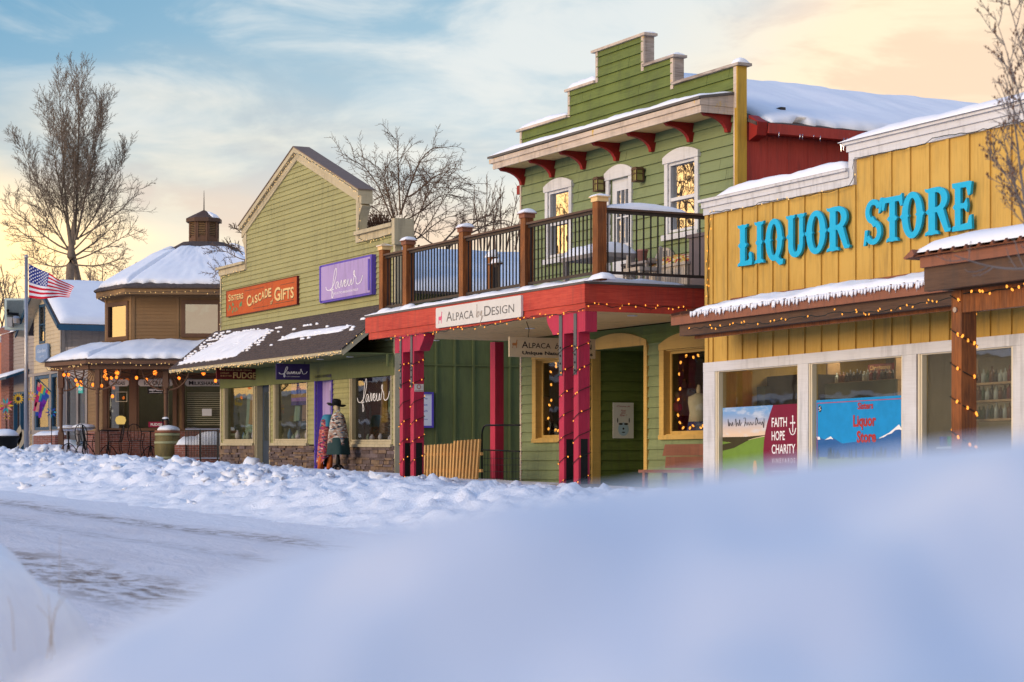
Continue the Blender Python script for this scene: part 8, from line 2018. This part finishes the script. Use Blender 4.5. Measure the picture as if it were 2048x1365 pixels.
# scalloped back armchair
d1 = -2.75; sc_ = F.S(1303, d1); rt = root("garden_armchair", "cream plastic armchair with fan back beside the settle", "chair", F.T(sc_, d1, zDeck))
m = MB(); n = 12; P = [(sc_-.28, zDeck+.55), (sc_+.28, zDeck+.55)]+[(sc_+.33*cos(pi*t/n), zDeck+.62+.26*sin(pi*t/n)) for t in range(n+1)]
m.prism(F, P, d1-.30, d1-.26); m.build("backrest", mw, rt)
m = MB(); m.box(F, sc_-.28, sc_+.28, d1-.25, d1+.25, zDeck+.40, zDeck+.45); m.build("seat", mw, rt)
m = MB()
for k in range(5): s = sc_-.2+.1*k; m.prism(F, [(s-.012, zDeck+.6), (s+.012, zDeck+.6), (s+.02, zDeck+.82), (s-.02, zDeck+.82)], d1-.259, d1-.256)
m.build("back_slots", M['ink_grey'], rt)
for a, b_ in ((-1, -1), (-1, 1), (1, -1), (1, 1)): m = MB(); m.box(F, sc_+a*.25-.03, sc_+a*.25+.03, d1+b_*.22-.03, d1+b_*.22+.03, zDeck, zDeck+.40); m.build("leg", mw, rt)
m = MB(); m.box(F, sc_-.34, sc_-.27, d1-.25, d1+.27, zDeck+.60, zDeck+.64); m.box(F, sc_+.27, sc_+.34, d1-.25, d1+.27, zDeck+.60, zDeck+.64); m.build("armrest", mw, rt)
# tall grey storage cabinet at the right end of the settle
sa, sb = F.S(1378, -2.5), F.S(1378, -2.5)+.80
m = MB(); m.box(F, sa, sb, -2.98, -2.5, zDeck, zDeck+.86); rt = root("storage_cabinet", "grey brown plastic storage cabinet at the balcony's right end", "cabinet", F.T(sa, -2.5, zDeck)); m.build("box", coloured('taupe_plastic', (.16, .125, .125)), rt)
m = MB(); m.box(F, sa-.03, sb+.03, -3.0, -2.47, zDeck+.86, zDeck+.92); m.build("lid", coloured('taupe_plastic', (.16, .125, .125)), rt)
# low white chair with carved arm near the corner post
d2 = -1.6; sc_ = F.S(1262, d2); rt = root("garden_chair", "cream slatted chair nearest the corner post on the balcony", "chair", F.T(sc_, d2, zDeck))
m = MB(); m.box(F, sc_-.25, sc_+.28, d2-.4, d2, zDeck+.30, zDeck+.36); m.build("seat", mw, rt)
m = MB(); m.prism(F, [(sc_+.18, zDeck+.05), (sc_+.25, zDeck+.05), (sc_+.30, zDeck+.70), (sc_+.25, zDeck+.72)], d2-.45, d2-.38); m.prism(F, [(sc_-.28, zDeck+.05), (sc_-.22, zDeck+.05), (sc_-.17, zDeck+.58), (sc_-.21, zDeck+.60)], d2-.1, d2-.04); m.build("backrest", mw, rt)
m = MB()
for k in range(3): m.tube(cr([F.T(sc_-.18, d2+.02, zDeck+.08+.07*k), F.T(sc_, d2+.02, zDeck+.12+.07*k), F.T(sc_+.15, d2+.02, zDeck+.08+.07*k)], 4), .012, 5)
m.build("scroll_panel", M['ink_grey'], rt)
for a, b_ in ((-.22, -.35), (.22, -.35), (-.22, -.05), (.22, -.05)): m = MB(); m.box(F, sc_+a-.025, sc_+a+.025, d2+b_-.025, d2+b_+.025, zDeck, zDeck+.30); m.build("leg", mw, rt)
# small side table with a pot
d3 = -2.2; sc_ = F.S(1262, d3); rt = root("side_table", "weathered wooden side table near the balcony door", "table", F.T(sc_, d3, zDeck)); m = MB(); m.box(F, sc_-.35, sc_+.5, d3-.4, d3, zDeck+.52, zDeck+.56); m.build("tabletop", M['greytan'], rt)
for a, b_ in ((-.3, -.35), (.45, -.35), (-.3, -.05), (.45, -.05)): m = MB(); m.box(F, sc_+a-.025, sc_+a+.025, d3+b_-.025, d3+b_+.025, zDeck, zDeck+.52); m.build("leg", M['greytan'], rt)
c = Vector(F.T(sc_+.05, d3-.2, zDeck+.56)); m = MB(); m.lathe(c, [(.07, 0), (.10, .20), (.11, .20), (.11, .23), (.09, .23)], 14); m.build("flower_pot", coloured('terracotta_pink', (.42, .20, .17)), None, label="pinkish clay pot standing on the balcony side table", cat="pot", smooth=True, origin=c)
# grey tall table with snow behind the rail, left of the corner post
d4 = -1.6; sa, sb = F.S(1122, d4), F.S(1178, d4)+.35; rt = root("patio_table", "grey timber patio table with snow on top behind the balusters", "table", F.T(sa, d4, zDeck)); m = MB(); m.box(F, sa, sb, d4-.8, d4, zDeck+.66, zDeck+.74); m.build("tabletop", M['greytan'], rt)
for s in (sa+.05, sb-.1):
    for d in (d4-.1, d4-.75): m = MB(); m.box(F, s, s+.09, d-.0, d+.09, zDeck, zDeck+.66); m.build("leg", M['greytan'], rt)
m = MB(); snow_slab(m, F.T(sa, d4, zDeck+.74), F.T(sb, d4, zDeck+.74), F.T(sb, d4-.8, zDeck+.74), F.T(sa, d4-.8, zDeck+.74), .2, 16, 10, 170, .3, pw=3); m.build("snow_cap", M['snow_soft'], rt, smooth=True)
# wooden bench under the right window at street level
d5 = WALLD+.75; s0, s1 = F.S(1322, d5), F.S(1408, d5)+.3; rt = root("plank_bench", "brown plank backed bench under the right window of green shop", "bench", F.T(s0, d5, -.6)); zb_ = F.Z(1322, 888, d5)
m = MB(); 
for k in range(2): m.prism(F, [(s0-.05*(1-k)-.0, zb_-.21*(k+1)), (s1, zb_-.21*(k+1)), (s1, zb_-.21*k-.012), (s0+.03, zb_-.21*k-.012)], d5-.1-.02*k, d5-.06-.02*k)
m.build("backrest", M['rust'], rt)
m = MB(); m.box(F, s0-.1, s1, d5-.1, d5+.4, zb_-.50, zb_-.45); m.build("seat", M['rust'], rt)
for s in (s0, s1-.1):
    for d in (d5-.08, d5+.32): m = MB(); m.box(F, s, s+.08, d, d+.06, -.75, zb_-.501); m.build("leg", M['rust'], rt)
# dress forms and toys in the alpaca shop windows
def form(px, d, ztop, cloth_m, skirt_m, lab, jack=True):
    s = F.S(px, d); c = Vector(F.T(s, d, ztop)); rt = root("dress_form", lab, "mannequin", c-Vector((0, 0, 1.2)))
    m = MB(); m.lathe(c, [(.03, 0), (.05, -.10), (.045, -.16)], 10); m.build("neck", M['signtan'], rt, smooth=True)
    m = MB(); m.lathe(c, [(.05, -.15), (.19, -.22), (.20, -.32), (.17, -.5), (.19, -.66)], 14); m.build("top", cloth_m, rt, smooth=True)
    m = MB(); m.lathe(c, [(.19, -.66), (.24, -.9), (.26, -1.2)], 14); m.build("skirt", skirt_m, rt, smooth=True)
form(1088, WALLD-.5, F.Z(1088, 778, WALLD-.5), coloured('pale_knit', (.55, .42, .28)), coloured('umber_skirt', (.07, .02, .015)), "dress form in a pale knit top in left alpaca window")
form(1398, WALLD-.45, F.Z(1398, 770, WALLD-.45), coloured('cream_knit', (.55, .48, .33)), coloured('navy_skirt', (.02, .05, .16)), "dress form in cream knit and blue skirt in right alpaca window")
form(1368, WALLD-.7, F.Z(1368, 760, WALLD-.7), coloured('white_fur', (.6, .52, .45)), coloured('umber_skirt', (.07, .02, .015)), "dress form wearing white fur hat deeper in right alpaca window")
c = Vector(F.T(F.S(1354, WALLD-.3), WALLD-.3, F.Z(1354, 815, WALLD-.3))); rt = root("toy_alpaca", "pink woolly toy alpaca seated in the right alpaca window", "toy", c); m = MB(); m.ball(c+Vector((0, 0, .0)), .10, (1, .9, .9), 10, 8, .1, 1); m.ball(c+Vector((0, -.02, .12)), .05, (.8, .8, 1.6), 8, 6); m.build("body", M['pink'], rt, smooth=True)
m = MB(); m.ball(c+Vector((0, -.03, .22)), .055, (1, 1, 1), 8, 6); m.build("head", M['signtan'], rt, smooth=True)
# lights inside the two alpaca windows
for op, lab, sd in ((lW1, "amber lights edging the left alpaca shop window", 61), (lW2, "amber lights edging the right alpaca shop window", 62)):
    a, c, z0, z1 = op; pts = [F.T(c-.1, WALLD-.2, z1-.12), F.T(a+.15, WALLD-.2, z1-.1), F.T(a+.12, WALLD-.2, z0+.15), F.T(c-.1, WALLD-.2, z0+.1)]
    lights(lab, pts, "light strings on the fronts", step=.2, lit=.9, seed=sd, wob=.03, r=.02)
m = MB(); 
for px in (1345, 1385): c = Vector(F.T(F.S(px, WALLD-1.2), WALLD-1.2, zSof-.4)); m.lathe(c, [(.05, 0), (.05, .03)], 8)
